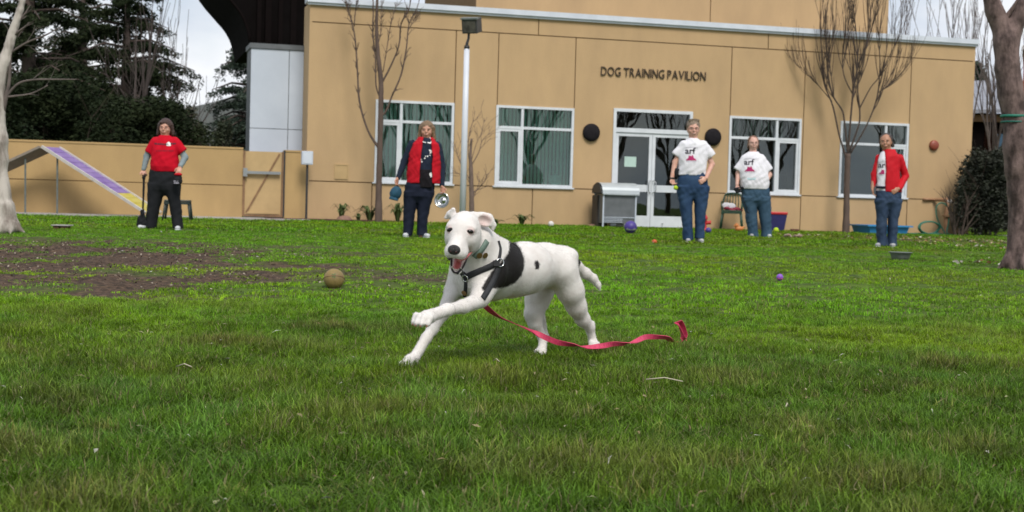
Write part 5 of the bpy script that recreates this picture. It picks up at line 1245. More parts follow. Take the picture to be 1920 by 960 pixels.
def arf(bv, cx, cy, sc, D_, parent, base, full=True):
    """the shirt print: the word arf above a small magenta picture, with fine lines of print above and below"""
    tx = 'arf' if full else 'ar'
    print_text(tx, bv, cx-12.0*sc, cy+.5, 8.6*sc, D_, M['print_black'], parent, base, .022, 0, 1.10)
    ser = [] and [[(cx+a*sc, cy+.1*sc), (cx+b_*sc, cy+.1*sc), (cx+b_*sc, cy-.9*sc), (cx+a*sc, cy-.9*sc)] for a, b_ in ((-1.9, 2.2), (4.3, 8.6)) if full or a < 3]
    if ser: print_poly('shirt_lettering', bv, ser, D_, M['print_black'], parent, base, .0045)
    mound = [(-11, 14), (-8.5, 11), (-6, 9.5), (-5.2, 6), (-4.4, 3.6), (-3.2, 5), (-2.2, 5.2), (-1.2, 3.8), (-.3, 6), (1, 5), (2, 3), (3.4, 4.4), (4.6, 6.2), (5.4, 9.4), (8, 10.5), (10.5, 14)]
    if not full: mound = [p for p in mound if p[0] < 1.5]+[(1.5, 14)]
    # cut into fans so each piece stays convex enough
    polys = []
    for (a, b_) in zip(mound[:-1], mound[1:]):
        if b_[0]-a[0] > .05: polys.append([(cx+a[0]*sc, cy+14*sc), (cx+b_[0]*sc, cy+14*sc), (cx+b_[0]*sc, cy+b_[1]*sc), (cx+a[0]*sc, cy+a[1]*sc)][:4 if a[1] < 13.9 and b_[1] < 13.9 else 4])
    print_poly('shirt_picture', bv, polys, D_, M['print_magenta'], parent, base)
    r_ = random.Random(5)
    fine = []
    for k in range(13 if full else 6):
        a = -12+k*2; y_ = -11.5+.035*(a**2)*.2; fine.append([(cx+a*sc, cy+y_*sc), (cx+(a+1.3)*sc, cy+y_*sc), (cx+(a+1.3)*sc, cy+(y_-.8-r_.random()*.5)*sc), (cx+a*sc, cy+(y_-.9)*sc)])
    for k in range(10 if full else 5):
        a = -9+k*2; fine.append([(cx+a*sc, cy+16.4*sc), (cx+(a+1.2)*sc, cy+16.4*sc), (cx+(a+1.2)*sc, cy+15.6*sc), (cx+a*sc, cy+15.5*sc)])
    print_poly('fine_print', bv, fine, D_, M['print_faint'], parent, base)['kind'] = 'stuff'

def bob(side, back, bang=True, low=-.10):
    def f(s, h, HM, k, J):
        s.ell(h(0, -.022, .038), (.094*k, .100*k, .094*k), HM, .02)
        for sg_ in (-1, 1): s.cap(h(.074*sg_, -.01, .03), h((.074+side)*sg_, -.012, low), .032*k, .028*k, .03); s.cap(h(.05*sg_, -.06, .0), h(.06*sg_, -.07, low), .05*k, .042*k, .03)
        s.ell(h(0, -.07, low*.5), (.078*k, .05*k, .08*k), HM, .03)
        s.ell(h(0, .078, -.030), (.060*k, .074*k, .082*k), HM, .014, op='d')
        if bang: s.ell(h(-.02, .062, .072), (.05*k, .022*k, .020*k), HM, .015)
    return f
def short_hair(s, h, HM, k, J):
    s.ell(h(0, -.022, .044), (.088*k, .096*k, .086*k), HM, .02); s.ell(h(0, -.05, -.01), (.076*k, .07*k, .07*k), HM, .03)
    for i in range(9): a = -1.1+i*.28; s.cap(h(.06*math.sin(a), .035, .085+.028*math.cos(a)), h(.075*math.sin(a), .05, .10+.034*math.cos(a)), .014, .007, .012)
    s.ell(h(0, .090, -.034), (.062*k, .068*k, .086*k), HM, .012, op='d')
def tied(side=0.):
    def f(s, h, HM, k, J):
        s.ell(h(0, -.026, .034), (.087*k, .094*k, .088*k), HM, .02)
        for sg_ in (-1, 1): s.cap(h(.070*sg_, -.01, .0), h(.078*sg_, -.03, -.07), .015*k, .012*k, .02)
        s.ell(h(0, .088, -.034), (.060*k, .078*k, .088*k), HM, .012, op='d')
        if side: s.cap(h(.05*side, -.08, .01), h(.085*side, -.075, -.055), .036, .026, .02)
    return f

# -- the person in the red shirt ------------------------------------------------
def tee(rows, sl, k=.03):
    def f(s, J, SL):
        s.loft(SL(rows), k)
        for a in sl:
            p_, q_ = J(*a[0]), J(*a[1]); d_ = (q_-p_).normalized(); s.cap(p_, q_+d_*.02, a[2], a[3], .03); s.ell(q_+d_*(.02+a[3]*1.02), (a[3]*1.02,)*3, None, .006, op='d')
        return [(J(*a[1]), J(*a[1])-J(*a[0])) for a in []]
    return f
def trousers(hips, legs, k=.03):
    def f(s, J, SL):
        hips_ = list(hips)+[(hips[-1][0], hips[-1][1]+11, hips[-1][2]*.80, hips[-1][3]*.5)]; s.loft(SL(hips_), k)
        for l in legs: s.loft(SL(l), .035)
    return f
P1 = dict(skin='skin_a', hair_m='hair_auburn', head=(310, 240), hs=1.06, neck=(309, 257), glasses='mouth_red', smile=.006, hair=bob(.024, 0, True, -.085),
    core=[(310, 262, 16, .07), (309, 300, 18, .09), (308, 345, 20, .09)],
    arms=[dict(j=[(287, 263, .0), (276, 292, .02), (269, 318, -.03)], hand=(271, 330, -.05), curl=1.1, thumb=1, palm=(.3, -.9, 0)), dict(j=[(332, 263, 0), (347, 295, .02), (338, 313, -.10)], hand=(333, 326, -.16), curl=.6, thumb=-1, palm=(0, 1, 0))],
    legs=[[(295, 345), (289, 385), (285, 424)], [(320, 345), (328, 385), (333, 426)]],
    clothes=[('undershirt', 'grey_knit', lambda s, J, SL: [s.loft(SL([(309, 262, 20, .08), (309, 290, 22, .12)])), s.cap(J(286, 273, 0), J(276, 292, .02), .046, .047, .02), s.cap(J(276, 292, .02), J(269.5, 317, -.03), .046, .034, .02), s.cap(J(333, 273, 0), J(347, 295, .02), .046, .047, .02), s.cap(J(347, 295, .02), J(339, 311, -.09), .046, .036, .02)] and None, .0015, 60.),
             ('tee_shirt', 'red_tee', tee([(310, 253.5, 9, .07), (309, 257, 13, .09), (309, 264, 21, .115), (309, 280, 24, .15), (309, 298, 26, .17), (309.5, 312, 27.5, .175), (310, 322, 26.5, .155)], [((292, 266, 0), (283, 281, .01), .072, .072), ((327, 266, 0), (339.5, 280, .01), .072, .072)]), .0022, 26.),
             ('trousers', 'black_trouser', trousers([(309, 317, 27, .14), (309, 332, 29.5, .16), (308, 348, 30, .16), (308, 356, 29, .14)], [[(294, 345, 16, .14), (289, 380, 13, .12), (285, 410, 10, .10), (283.5, 428, 9.5, .11)], [(322, 345, 15, .14), (328, 380, 11, .115), (332, 410, 9.5, .10), (334, 428, 10, .11)]]), .0025, 22.)],
    feet=[(278, 430, -.75, -.8), (335, 430, .1, -1)])
t1, base1, J1, B1, D1 = person(307, 431, 'person in a red tee shirt over grey sleeves with black trousers and short auburn hair', P1)
print_poly('chest_print', B1['tee_shirt'], [[(x, y), (x+2.6, y), (x+2.6, y-3.2+(i % 3)*.5), (x, y-3)] for i, (x, y) in enumerate([(289.5+i*3.4, 272-.25*abs(i-5)) for i in range(12)])], D1, M['print_black'], t1, base1)['kind'] = 'stuff'
print_poly('chest_logo', B1['tee_shirt'], [[(312, 273.5), (320.5, 273.5), (319.5, 268), (316.5, 265.5), (313, 267.5)]], D1, M['print_white'], t1, base1)
print_poly('chest_print', B1['tee_shirt'], [[(x, 283.4), (x+2, 283.4), (x+2, 282.2), (x, 282.2)] for x in range(293, 326, 3)], D1, M['print_black'], t1, base1)['kind'] = 'stuff'
def held(name, D_, px, py, dy, **k):
    p = at(px, py, D_+dy); return empty(name, p, 0, **k), p
o, p = held('treat_pouch', D1, 333, 336, -.24, label='black treat pouch with red top on the hip of the person in the red shirt', cat='pouch')
s = SDF(.007, .02); s.ell(p, (.062, .035, .075)); s.ell(p+Vector((.0, 0, -.03)), (.068, .04, .055)); s.mesh('bag', M['black_trouser'], o, .002, 40, local=p)
s = SDF(.007, .01); s.ell(p+Vector((.01, -.01, .068)), (.058, .036, .022)); s.mesh('rim', M['red_fleece'], o, local=p)
MB().box((-.045, -.045, -.035), (.015, -.040, -.020)).box((-.04, -.045, -.062), (.03, -.040, -.045)).build('white_mark', M['print_faint'], o)
o, p = held('leash_bundle', D1, 270, 330, -.07, label='black leash bundle hanging from the hand of the person in red shirt', cat='leash')
s = SDF(.007, .01); a_ = at(270, 331, D1-.08); b_ = at(268, 394, D1-.08); s.cap(a_, b_, .019, .014, .01, (FWD, .5)); s.cap(at(272, 327, D1-.08), at(269, 333, D1-.08), .018, .022, .01)
s.mesh('strap', M['black_trouser'], o, .001, 40, local=p)
s = SDF(.007, .03); s.cap(at(268, 396, D1-.08), at(264, 417, D1-.08), .030, .062, .02, (FWD, .45)); s.cap(at(264, 417, D1-.08), at(261, 421, D1-.08), .05, .03, .02, (FWD, .45)); s.cap(at(268, 410, D1-.08), at(274, 420, D1-.08), .03, .025, .02, (FWD, .45)); s.mesh('bag', M['black_trouser'], o, .004, 50, local=p)

# -- the person in the red vest --------------------------------------------------
P2 = dict(skin='skin_b', hair_m='hair_blond', head=(800, 244.5), hs=1.06, neck=(799, 262), smile=.008, hair=bob(.024, 0, False, -.110),
    core=[(799, 268, 17, .07), (797, 300, 18, .08), (789, 345, 20, .08)],
    arms=[dict(j=[(772, 268, 0), (757, 304, .03), (746, 334, -.03)], hand=(742, 348, -.05), curl=.9, thumb=1, palm=(.8, -.5, 0)), dict(j=[(821, 272, 0), (830, 313, .03), (829, 350, -.03)], hand=(831, 363, -.05), curl=.9, thumb=-1, palm=(-.3, -.9, 0))],
    legs=[[(772, 350), (768, 395), (765, 438)], [(798, 350), (793, 395), (790, 438)]],
    clothes=[('shirt', 'navy_knit', lambda s, J, SL: [s.loft(SL([(799, 258.5, 8, .07), (799, 266, 21, .09), (798, 290, 21, .12), (796, 320, 22, .12), (794, 345, 22, .12)]), .03),
                 s.cap(J(773, 270, 0), J(758, 303, .03), .060, .050, .03), s.cap(J(758, 303, .03), J(747, 333, -.02), .049, .037, .02), s.cap(J(820, 273, 0), J(829.5, 313, .03), .058, .048, .03), s.cap(J(829.5, 313, .03), J(829, 347, -.02), .047, .035, .02)] and None, .002, 30.),
             ('vest', 'red_fleece', lambda s, J, SL: [s.loft(SL([(799, 257, 13.5, .095), (799, 263, 18, .11), (798, 270, 26, .145), (797, 290, 29.5, .165), (795, 320, 31.5, .175), (794, 344, 32.5, .165)]), .02),
                 s.loft(SL([(800, 250, 5, .2, -.17), (800, 262, 8, .2, -.17), (800, 290, 11, .2, -.17), (798.5, 320, 11.5, .2, -.17), (798, 350, 12, .2, -.17)]), .01, 'd'), s.loft(SL([(799, 250, 10.5, .08), (799, 266, 11, .085)]), .01, 'd')] and None, .0028, 34.),
             ('apron', 'black_top', lambda s, J, SL: s.loft(SL([(799, 318, 13, .045, -.115), (798, 335, 13.6, .05, -.12), (798, 352, 12.8, .04, -.12)]), .02) and None, .002, 40.),
             ('trousers', 'navy_trouser', trousers([(789, 338, 25.5, .13), (787, 350, 28, .15), (785, 368, 27.5, .15)], [[(772, 360, 15, .14), (768, 395, 11.5, .11), (765.5, 425, 9.5, .10), (764.5, 441, 9.5, .11)], [(799, 360, 14, .14), (794, 395, 11.5, .11), (791, 425, 9.5, .10), (791, 441, 9.5, .11)]]), .0028, 22.)],
    feet=[(764, 443, -.15, -1), (793, 442, .55, -.85)])
t2, base2, J2, B2, D2 = person(778, 445.5, 'person with shoulder length hair in a red fleece vest over dark sleeves', P2)
print_poly('collar', B2['shirt'], [[(788, 259), (793, 257.5), (799, 268), (792, 266.5), (787.5, 264)], [(811, 258.5), (806, 257.5), (801, 268), (807, 269.5), (812.5, 266)]], D2, M['print_white'], t2, base2, .012)
def dotp(x, y, r): return [(x+r*math.cos(a), y+r*math.sin(a)) for a in [2*math.pi*i/8 for i in range(8)]]
print_poly('paw_prints', B2['shirt'], [dotp(785.5+i*5.4, 307-i*5.1+(i % 2)*1.3, 1.5) for i in range(6)]+[dotp(809, 284, 3.0), dotp(806, 282, 1.7), dotp(812, 283, 1.6), dotp(790, 299, 1.0), dotp(798, 293, 1.1), dotp(806, 291, 1.1)], D2, M['print_white'], t2, base2, .006)['kind'] = 'stuff'
print_poly('badge', B2['vest'] if False else B2['apron'], [dotp(807.5, 327.5, 2.6), [(805.5, 324), (809, 323.5), (810, 331.5), (807, 332.5)]], D2, M['print_white'], t2, base2, .006)
o, p = held('cap', D2, 741, 362, -.07, label='blue baseball cap held down beside the red vest', cat='cap')
mat('cap_blue', (.010, .070, .12), .8, (.008, .05, .095), 30, bump=.3)
s = SDF(.007, .01); s.ell(at(742, 362, D2-.07), (.082, .075, .098), Matrix.Rotation(R(22), 3, 'Y'), .01); s.cap(at(731, 370, D2-.12), at(746, 375, D2-.12), .014, .014, .01)
s.mesh('crown', M['cap_blue'], o, .0012, 50, local=p, clip=[(at(738, 374.5, D2-.07), (-.10, -.1, -1))])
s = SDF(.007, .01); s.cap(at(731, 372, D2-.11), at(745, 375.5, D2-.13), .012, .012, .01, (FWD, 3.)); s.mesh('brim', M['cap_blue'], o, local=p)
def bowl(name, loc, r, hgt, m_, ax=None, **k):
    o = MB().lathe([(r*.62, 0), (r*.70, .004), (r*.86, hgt*.55), (r*.95, hgt*.92), (r*1.08, hgt), (r*1.09, hgt+.006), (r*.94, hgt+.001), (r*.84, hgt*.6), (r*.66, .016), (r*.35, .012), (r*.30, .022), (.001, .024)], 36).build(name, m_, None, True)
    o.location = loc
    if ax is not None: o.rotation_mode = 'QUATERNION'; o.rotation_quaternion = ax
    return tag(o, **k)
bc = at(832.5, 376, D2-.07); bowl('steel_bowl', bc+Vector((-.012, .04, 0)), .100, .062, M['steel'], Vector((-.28, -.95, .05)).to_track_quat('Z', 'Y'), label='shiny steel dog bowl dangling from the hand beside the red vest', cat='bowl')

# -- the person with the ball ------------------------------------------------------
P3 = dict(skin='skin_c', hair_m='hair_short', head=(1300, 242), hs=1.15, neck=(1300, 263), smile=.010, teeth=1, hair=short_hair, glasses='lens',
    core=[(1300, 270, 20, .08), (1299, 300, 20, .09), (1298, 345, 22, .09)],
    arms=[dict(j=[(1277, 271, 0), (1266, 304, .02), (1260, 334, -.04)], hand=(1264, 350, -.06), curl=.9, thumb=1, r=(.05, .042, .029), palm=(.5, -.85, 0)), dict(j=[(1328, 272, 0), (1335, 308, .03), (1324, 334, -.12)], hand=(1312, 342, -.17), curl=.5, thumb=-1, r=(.05, .042, .029), palm=(0, 1, 0))],
    legs=[[(1284, 345), (1287, 390), (1290, 440)], [(1315, 345), (1314, 390), (1311, 438)]],
    clothes=[('tee_shirt', 'white_tee', tee([(1300, 259, 9, .08), (1300, 262.5, 13, .10), (1300.5, 270, 22, .125), (1300, 288, 27, .15), (1299, 306, 26.5, .16), (1297.5, 320, 26.5, .16), (1297, 329, 26.5, .145)], [((1283, 271.5, 0), (1270.5, 287, .01), .068, .070), ((1318, 271.5, 0), (1331, 288.5, .01), .068, .070)]), .0028, 26.),
             ('jeans', 'jeans', trousers([(1298, 323, 26.5, .135), (1298, 335, 28.5, .15), (1299, 352, 28.5, .15), (1299, 362, 28, .13)], [[(1284, 350, 15.5, .14), (1286, 385, 12, .12), (1289, 425, 9.5, .10), (1290, 450, 10, .11)], [(1314, 350, 15.5, .14), (1314, 385, 12, .12), (1312, 425, 9, .10), (1311.5, 447, 9.3, .11)]]), .0035, 24.)],
    feet=[(1290, 452.5, -.1, -1), (1311, 451, .15, -1)], shoe=('shoe_grey', 'shoe_grey'))
t3, base3, J3, B3, D3_ = person(1300, 455, 'tall person in a white printed tee shirt holding a tennis ball', P3)
arf(B3['tee_shirt'], 1296, 287.5, .95, D3_, t3, base3)
MB().lathe([(.033, -.012), (.036, -.010), (.036, .010), (.033, .012)], 16, Matrix.Translation(at(1260, 334, D3_-.04)-base3)).build('watch', M['black_metal'], t3, True)
mat('tennis', (.45, .62, .02), .85, (.38, .54, .02), 40, bump=.6)
tb3 = MB().ball((0, 0, 0), .034, 20, 14).build('tennis_ball', M['tennis'], None, True); tb3.location = at(1267, 352, D3_-.105); tag(tb3, label='yellow green tennis ball held in a hand by the hip', cat='ball')
o, p = held('belt_pouch', D3_, 1268, 326, -.02, label='small black belt pouch on the hip of the person with the ball', cat='pouch')
s = SDF(.007, .015); s.ell(p, (.036, .06, .085)); s.cap(p+Vector((0, 0, .05)), p+Vector((.05, -.03, .06)), .02, .018, .02); s.mesh('bag', M['black_trouser'], o, .002, 40, local=p)

# -- the person with the black leash handle --------------------------------------------
P4 = dict(skin='skin_d', hair_m='hair_red', head=(1412.5, 268.5), hs=1.16, neck=(1412, 288), smile=.004, hair=tied(), glasses='lens',
    core=[(1412, 296, 18, .08), (1413, 325, 20, .10), (1415, 365, 20, .09)],
    arms=[dict(j=[(1393, 296, 0), (1384, 325, .03), (1382, 346, -.05)], hand=(1386, 358, -.07), curl=1.0, thumb=1, r=(.056, .045, .031), palm=(.5, -.85, 0)), dict(j=[(1434, 296, 0), (1443, 328, .02), (1431, 350, -.10)], hand=(1427, 366, -.12), curl=.6, thumb=-1, r=(.056, .046, .032), palm=(0, 1, 0))],
    legs=[[(1405, 370), (1408, 405), (1411, 438)], [(1431, 370), (1434, 405), (1437, 438)]],
    clothes=[('tee_shirt', 'white_tee', tee([(1412.5, 284.5, 9, .08), (1412, 288, 13, .10), (1412, 295, 21, .13), (1412.5, 312, 26, .17), (1414, 332, 27.5, .20), (1415, 347, 27, .19), (1415.5, 354.5, 26, .17)], [((1398, 297, 0), (1386, 315, .01), .076, .080), ((1427, 297, 0), (1439.5, 315.5, .01), .076, .080)]), .003, 25.),
             ('jeans', 'jeans_pale', trousers([(1416, 350, 25.5, .15), (1417, 362, 26.5, .17), (1418, 376, 26, .16)], [[(1405, 370, 14.5, .15), (1408, 400, 11.5, .12), (1411, 428, 10, .11), (1412, 444, 10.5, .12)], [(1431, 370, 14, .15), (1434, 400, 11.5, .12), (1437, 428, 10, .11), (1438, 445, 10.5, .12)]]), .0035, 24.)],
    feet=[(1410, 443, -.2, -1), (1438, 443, .2, -1)], shoe=('shoe_grey', 'shoe_white'))
t4, base4, J4, B4, D4_ = person(1424, 445, 'person in a white printed tee shirt holding a black leash handle beside the green chair', P4)
arf(B4['tee_shirt'], 1406, 308.5, .92, D4_, t4, base4)
print_poly('belly_print', B4['tee_shirt'], [[(1401, 333), (1410, 334.5), (1417, 333), (1416, 337), (1402, 337)]], D4_, mat('print_aqua', (.50, .70, .76), .8), t4, base4)
o, p = held('flexi_lead', D4_, 1385, 354, -.09, label='black leash handle with its cord beside the blue jeans', cat='leash')
s = SDF(.007, .01); s.cap(at(1379, 355, D4_-.09), at(1392, 352, D4_-.09), .034, .026, .01); s.cap(at(1381, 360, D4_-.10), at(1389, 359, D4_-.10), .024, .018, .01); s.mesh('handle', M['black_trouser'], o, local=p)
mb = MB(); sp4 = smooth_path([(at(*a[:2], D4_-a[2])-p, .008) for a in ((1390, 358, .12), (1393, 372, .16), (1398, 385, .20), (1401, 396, .2), (1405, 400, .19))], 5); mb.tube([a for a, b_ in sp4], .008, 6); mb.build('cord', M['black_trouser'], o, True)

# -- the person in the red jacket ------------------------------------------------------
P5 = dict(skin='skin_e', hair_m='hair_black', head=(1661, 266), hs=1.12, turn=-.35, tilt=.05, neck=(1665, 285), smile=.008, hair=tied(1),
    core=[(1667, 292, 17, .07), (1666, 320, 16, .08), (1665, 365, 18, .08)],
    arms=[dict(j=[(1648, 294, .02), (1639, 327, .05), (1636, 352, 0.)], hand=(1637, 364, -.02), curl=.5, thumb=1, palm=(.8, -.5, 0)), dict(j=[(1688, 295, 0), (1698, 330, .03), (1685, 354, -.12)], hand=(1671, 362, -.16), curl=.5, thumb=-1, palm=(0, 1, 0))],
    legs=[[(1655, 370), (1653, 415), (1653, 456)], [(1677, 370), (1674, 415), (1672, 456)]],
    clothes=[('tee_shirt', 'white_tee', lambda s, J, SL: s.loft(SL([(1665, 281.5, 7, .07), (1666, 287, 15, .08), (1664, 300, 18, .10), (1662, 330, 17.5, .105), (1662, 363, 18.5, .11)]), .03) and None, .002, 30.),
             ('jacket', 'red_jacket', lambda s, J, SL: [s.loft(SL([(1667, 279.5, 10.5, .085), (1667, 285, 13.5, .10), (1667, 293, 19, .125), (1666, 315, 20.5, .145), (1666, 340, 21.5, .15), (1667, 360, 24, .145)]), .02),
                 s.cap(J(1687, 297, 0), J(1698, 330, .03), .064, .054, .018), s.cap(J(1698, 330, .03), J(1687, 353, -.10), .053, .042, .012), s.cap(J(1649, 296, .02), J(1640, 327, .05), .058, .050, .03), s.cap(J(1640, 327, .05), J(1637, 348, .02), .048, .038, .02),
                 s.loft(SL([(1657, 270, 6, .2, -.16), (1655.5, 288, 7, .2, -.16), (1654, 315, 9.5, .2, -.16), (1653, 340, 9, .2, -.16), (1651, 366, 10.5, .2, -.16)]), .008, 'd'), s.loft(SL([(1666, 274, 8.5, .065), (1666, 288, 8.5, .07)]), .01, 'd')] and None, .0016, 22.),
             ('belt', 'navy_trouser', lambda s, J, SL: s.loft(SL([(1652, 353.5, 9.5, .03, -.095), (1652, 349, 9.5, .03, -.095)]), .01) and None, 0, 1.),
             ('jeans', 'jeans_dark', trousers([(1666, 358, 23.5, .13), (1666, 368, 24.5, .145), (1666, 380, 24, .14)], [[(1655, 375, 13.5, .13), (1653, 410, 10, .11), (1653, 440, 8.8, .10), (1653.5, 461, 9.3, .11)], [(1678, 375, 13, .13), (1675, 410, 9.5, .11), (1673, 440, 8.5, .10), (1672.5, 461, 9, .11)]]), .0035, 24.)],
    feet=[(1650, 461, -.6, -1), (1669, 462, .1, -1)], shoe=('shoe_grey', 'shoe_grey'))
t5, base5, J5, B5, D5_ = person(1662, 463.5, 'person in an open red jacket over a white printed tee shirt beside the bare tree', P5)
arf(B5['tee_shirt'], 1657, 314, .90, D5_, t5, base5, full=False)
# ================================================================== ground points kept in front of the walls
gnd0 = gnd
def gnd(px, py, off=-.45):
    p = gnd0(px, py)
    if 380 < py < 445 and (p-A0).dot(FN) > off:
        r = ray(px, py); t = ((A0+FN*off)-CAM).dot(FN)/r.dot(FN); p = CAM+r*t; p.z = gz(p.x, p.y)
    return p
# ================================================================== things about the yard
def ball_at(px, py_bottom, rpx, m_, name, label, cat='ball', group=None, extra=None, squash=1.):
    p = gnd(px, py_bottom); d_ = depth(p); r = rpx*d_/FPX; p.z += r*squash*.92
    t = empty(name, p, 0, label=label, cat=cat, group=group) if extra else None
    o = MB().ball((0, 0, 0), (r, r, r*squash), 24, 16).build('shell' if extra else name, m_, t, True)
    if not extra: o.location = p; tag(o, label=label, cat=cat, group=group); return o
    extra(t, r, p); return t
mat('ball_yellow', (.24, .17, .055), .6, (.17, .12, .045), 12, bump=.3, bscale=60); mat('ball_purple', (.06, .035, .25), .45, (.045, .028, .19), 8); mat('ball_white', (.7, .68, .66), .6); mat('toy_orange', (.55, .10, .02), .5)
mat('plastic_blue', (.03, .22, .48), .45, (.025, .19, .42), 6); mat('toy_red', (.50, .02, .025), .4); mat('bin_navy', (.02, .018, .11), .5); mat('chair_green', (.016, .055, .030), .45, (.012, .04, .024), 10); mat('chair_dark', (.018, .03, .028), .5)
mat('hose_green', (.02, .16, .11), .5); mat('pipe_tan', (.36, .20, .11), .7, (.28, .15, .08), 10); mat('toy_pink', (.50, .10, .25), .5); mat('toy_violet', (.24, .08, .50), .5); mat('plush', (.35, .30, .24), .95, (.18, .11, .08), 14)
mat('brick_brown', (.12, .04, .03), .9, (.09, .03, .025), 20, bump=.5); mat('stone', (.26, .15, .11), .95, (.20, .12, .09), 9, bump=.8, bscale=30); mat('towel', (.20, .02, .04), .95, bump=.6); mat('towel_white', (.6, .6, .64), .95); mat('galv', (.16, .18, .17), .5, (.11, .125, .12), 14)
mat('olive_leaf', (.05, .085, .02), .7, (.09, .12, .035), 9)
def star_patch(t, r, p):
    d_ = (CAM-p).normalized(); q_ = (d_+Vector((0, 0, .35))).normalized()
    M_ = q_.to_track_quat('Z', 'Y').to_matrix().to_4x4()
    v = [(0, 0, r*1.012)]; n = 10
    for i in range(n):
        a = 2*math.pi*i/n; rr_ = r*(.30 if i % 2 == 0 else .15); v.append((rr_*math.cos(a), rr_*math.sin(a), math.sqrt(r*r-rr_*rr_)*1.012))
    v += [(x, y, z-.006) for x, y, z in v]
    f = [(0, 1+i, 1+(i+1) % n) for i in range(n)]+[(1+i, 1+i+n+1, 1+(i+1) % n+n+1, 1+(i+1) % n) for i in range(n)]
    mesh('star_emblem', [M_ @ Vector(a) for a in v], f, M['olive_leaf'], t)
    MB().tube([M_ @ Vector((r*1.0*math.cos(a), 0, r*1.0*math.sin(a))) for a in [2*math.pi*i/32 for i in range(33)]], .003, 5, cap=False).build('seam', M['rust'], t, True)
ball_at(626, 541, 19.5, M['ball_yellow'], 'yellow_ball', 'dull yellow play ball with a dark star lying on thin grass', extra=star_patch)
def band_patch(m_):
    def f(t, r, p):
        M_ = ((CAM-p).normalized()+Vector((.1, 0, -.5))).normalized().to_track_quat('Z', 'Y').to_matrix().to_4x4()
        MB().lathe([(r*math.sin(a)*1.01, r*math.cos(a)*1.01) for a in [.05+.09*i for i in range(8)]], 20, M_ @ Matrix.Diagonal((1.3, .5, 1, 1)), cap=False).build('pale_panel', m_, t, True)
    return f
ball_at(1182, 437, 12, M['ball_purple'], 'purple_ball', 'purple rubber ball with a grey panel in front of the metal bin', extra=band_patch(M['galv']))
ball_at(1033, 425, 5.5, M['ball_white'], 'white_ball', 'small white ball at the foot of the tan wall')
ball_at(1227, 457, 5, M['toy_orange'], 'orange_ball', 'small orange toy ball on the lawn before the glass doors', squash=.85)
ball_at(1455, 436, 5, M['tennis'], 'tennis_ball', 'tennis ball on the grass before the navy bin')
ball_at(1328, 437, 5.5, M['ball_purple'], 'small_ball', 'small dark purple ball just behind the foot of the person holding a tennis ball')
ball_at(1462, 526, 6.5, M['toy_violet'], 'toy_ball', 'little violet and pink toy ball alone on the lawn', extra=band_patch(M['toy_pink']))
# flood lamp post
p = gnd(866.5, 427); dl = depth(p); k_ = dl/FPX
lpst = empty('lamp_post', p, 0, label='tall white lamp post with one black flood light on top', cat='lamp post')
zt = at(877, 93, dl).z-p.z; w = 5.6*k_
MB().lathe([(w*1.05, -.1), (w*1.0, zt*.5), (w*.92, zt)], 16).build('pole', mat('pole_white', (.62, .65, .72), .4, (.56, .59, .66), 2), lpst, True)
MB().lathe([(w*2.2, 0), (w*2.2, .02), (w*1.2, .03)], 16).build('base_plate', M['galv'], lpst)
hz = at(884, 50, dl).z-p.z; hx_ = at(885, 50, dl).x-p.x
MB().tube([(0, 0, zt-.01), (0, 0, zt+.10), (hx_*.35, 0, zt+.2), (hx_*.4, 0, hz)], [w*.62, w*.5, w*.42, w*.42], 10).box((-.05, -.05, zt), (.05, .05, zt+.06)).build('bracket', M['black_metal'], lpst, True)
Hm = Matrix.Translation((hx_, 0, hz)) @ Matrix.Rotation(R(-18), 4, 'Z') @ Matrix.Rotation(R(14), 4, 'X')
hd_ = MB().box((-.155, -.14, -.135), (.155, .15, .150), Hm).build('lamp_head', mat('lamp_black', (.05, .05, .052), .5, (.035, .035, .037), 5), lpst, bevel=.012)
f = MB(); f.box((-.17, -.165, .135), (.17, .0, .165), Hm); f.build('visor', M['galv'], lpst)
MB().box((-.125, -.150, -.11), (.125, -.142, .105), Hm).build('lens', mat('lamp_lens', (.045, .04, .04), .12, (.12, .11, .10), 7), lpst)
# metal cabinet by the doors
def wallthing(px, pxy, off): u, _ = fac(px, pxy, off); return u
off = -.95; u0 = fac(1130, 400, off)[0]; u1 = fac(1193, 400, off)[0]; cbz = fac(1160, 364, off)[1]; ctz = fac(1160, 343, off)[1]
cb = bempty('metal_cabinet', u0, 0, off, label='grey sheet metal cabinet with a rounded steel lid beside the doors', cat='cabinet'); w = u1-u0; dp = .62
f = MB(); f.box((.02, .02, .10), (w-.02, dp, cbz)); f.build('body', M['grey_metal'], cb)
f = MB()
for x in (0, w-.03):
    for y in (0, dp-.03): f.box((x, y, -.05), (x+.03, y+.03, cbz))
for z in (.12, .155, .19): f.box((.03, .004, z), (w*.6, .016, z+.012))
f.box((.03, .0, .225), (w-.03, .015, .24)); f.build('frame', M['pale_cladding'], cb)
R_ = (ctz-cbz)
prof = [(dp*.5-(dp*.5+.05)*math.cos(a), cbz+R_*1.02*math.sin(a)**.8) for a in [math.pi*i/12 for i in range(13)]]
f = MB(); n = len(prof); x0, x1 = -.03, w+.05
v = [(x0, y, z) for y, z in prof]+[(x1, y, z) for y, z in prof]; f.add(v, [(i, i+n, i+n+1, i+1) for i in range(n-1)]+[tuple(range(n+n-1, n-1, -1)), (0, n-1, n+n-1, n)])
f.build('rounded_lid', mat('lid_steel', (.52, .56, .58), .35, (.46, .50, .53), 3, metal=.3), cb)
f = MB(); f.add([(x0-.004, y*.86+dp*.07, cbz+.02+(z-cbz)*.84) for y, z in prof]+[(x0-.03, y*.86+dp*.07, cbz+.02+(z-cbz)*.84) for y, z in prof], [tuple(range(n-1, -1, -1)), tuple(range(n, 2*n))]+[(i, i+1, i+1+n, i+n) for i in range(n-1)]+[(n-1, 0, n, 2*n-1)]); f.build('lid_end', M['black_metal'], cb)
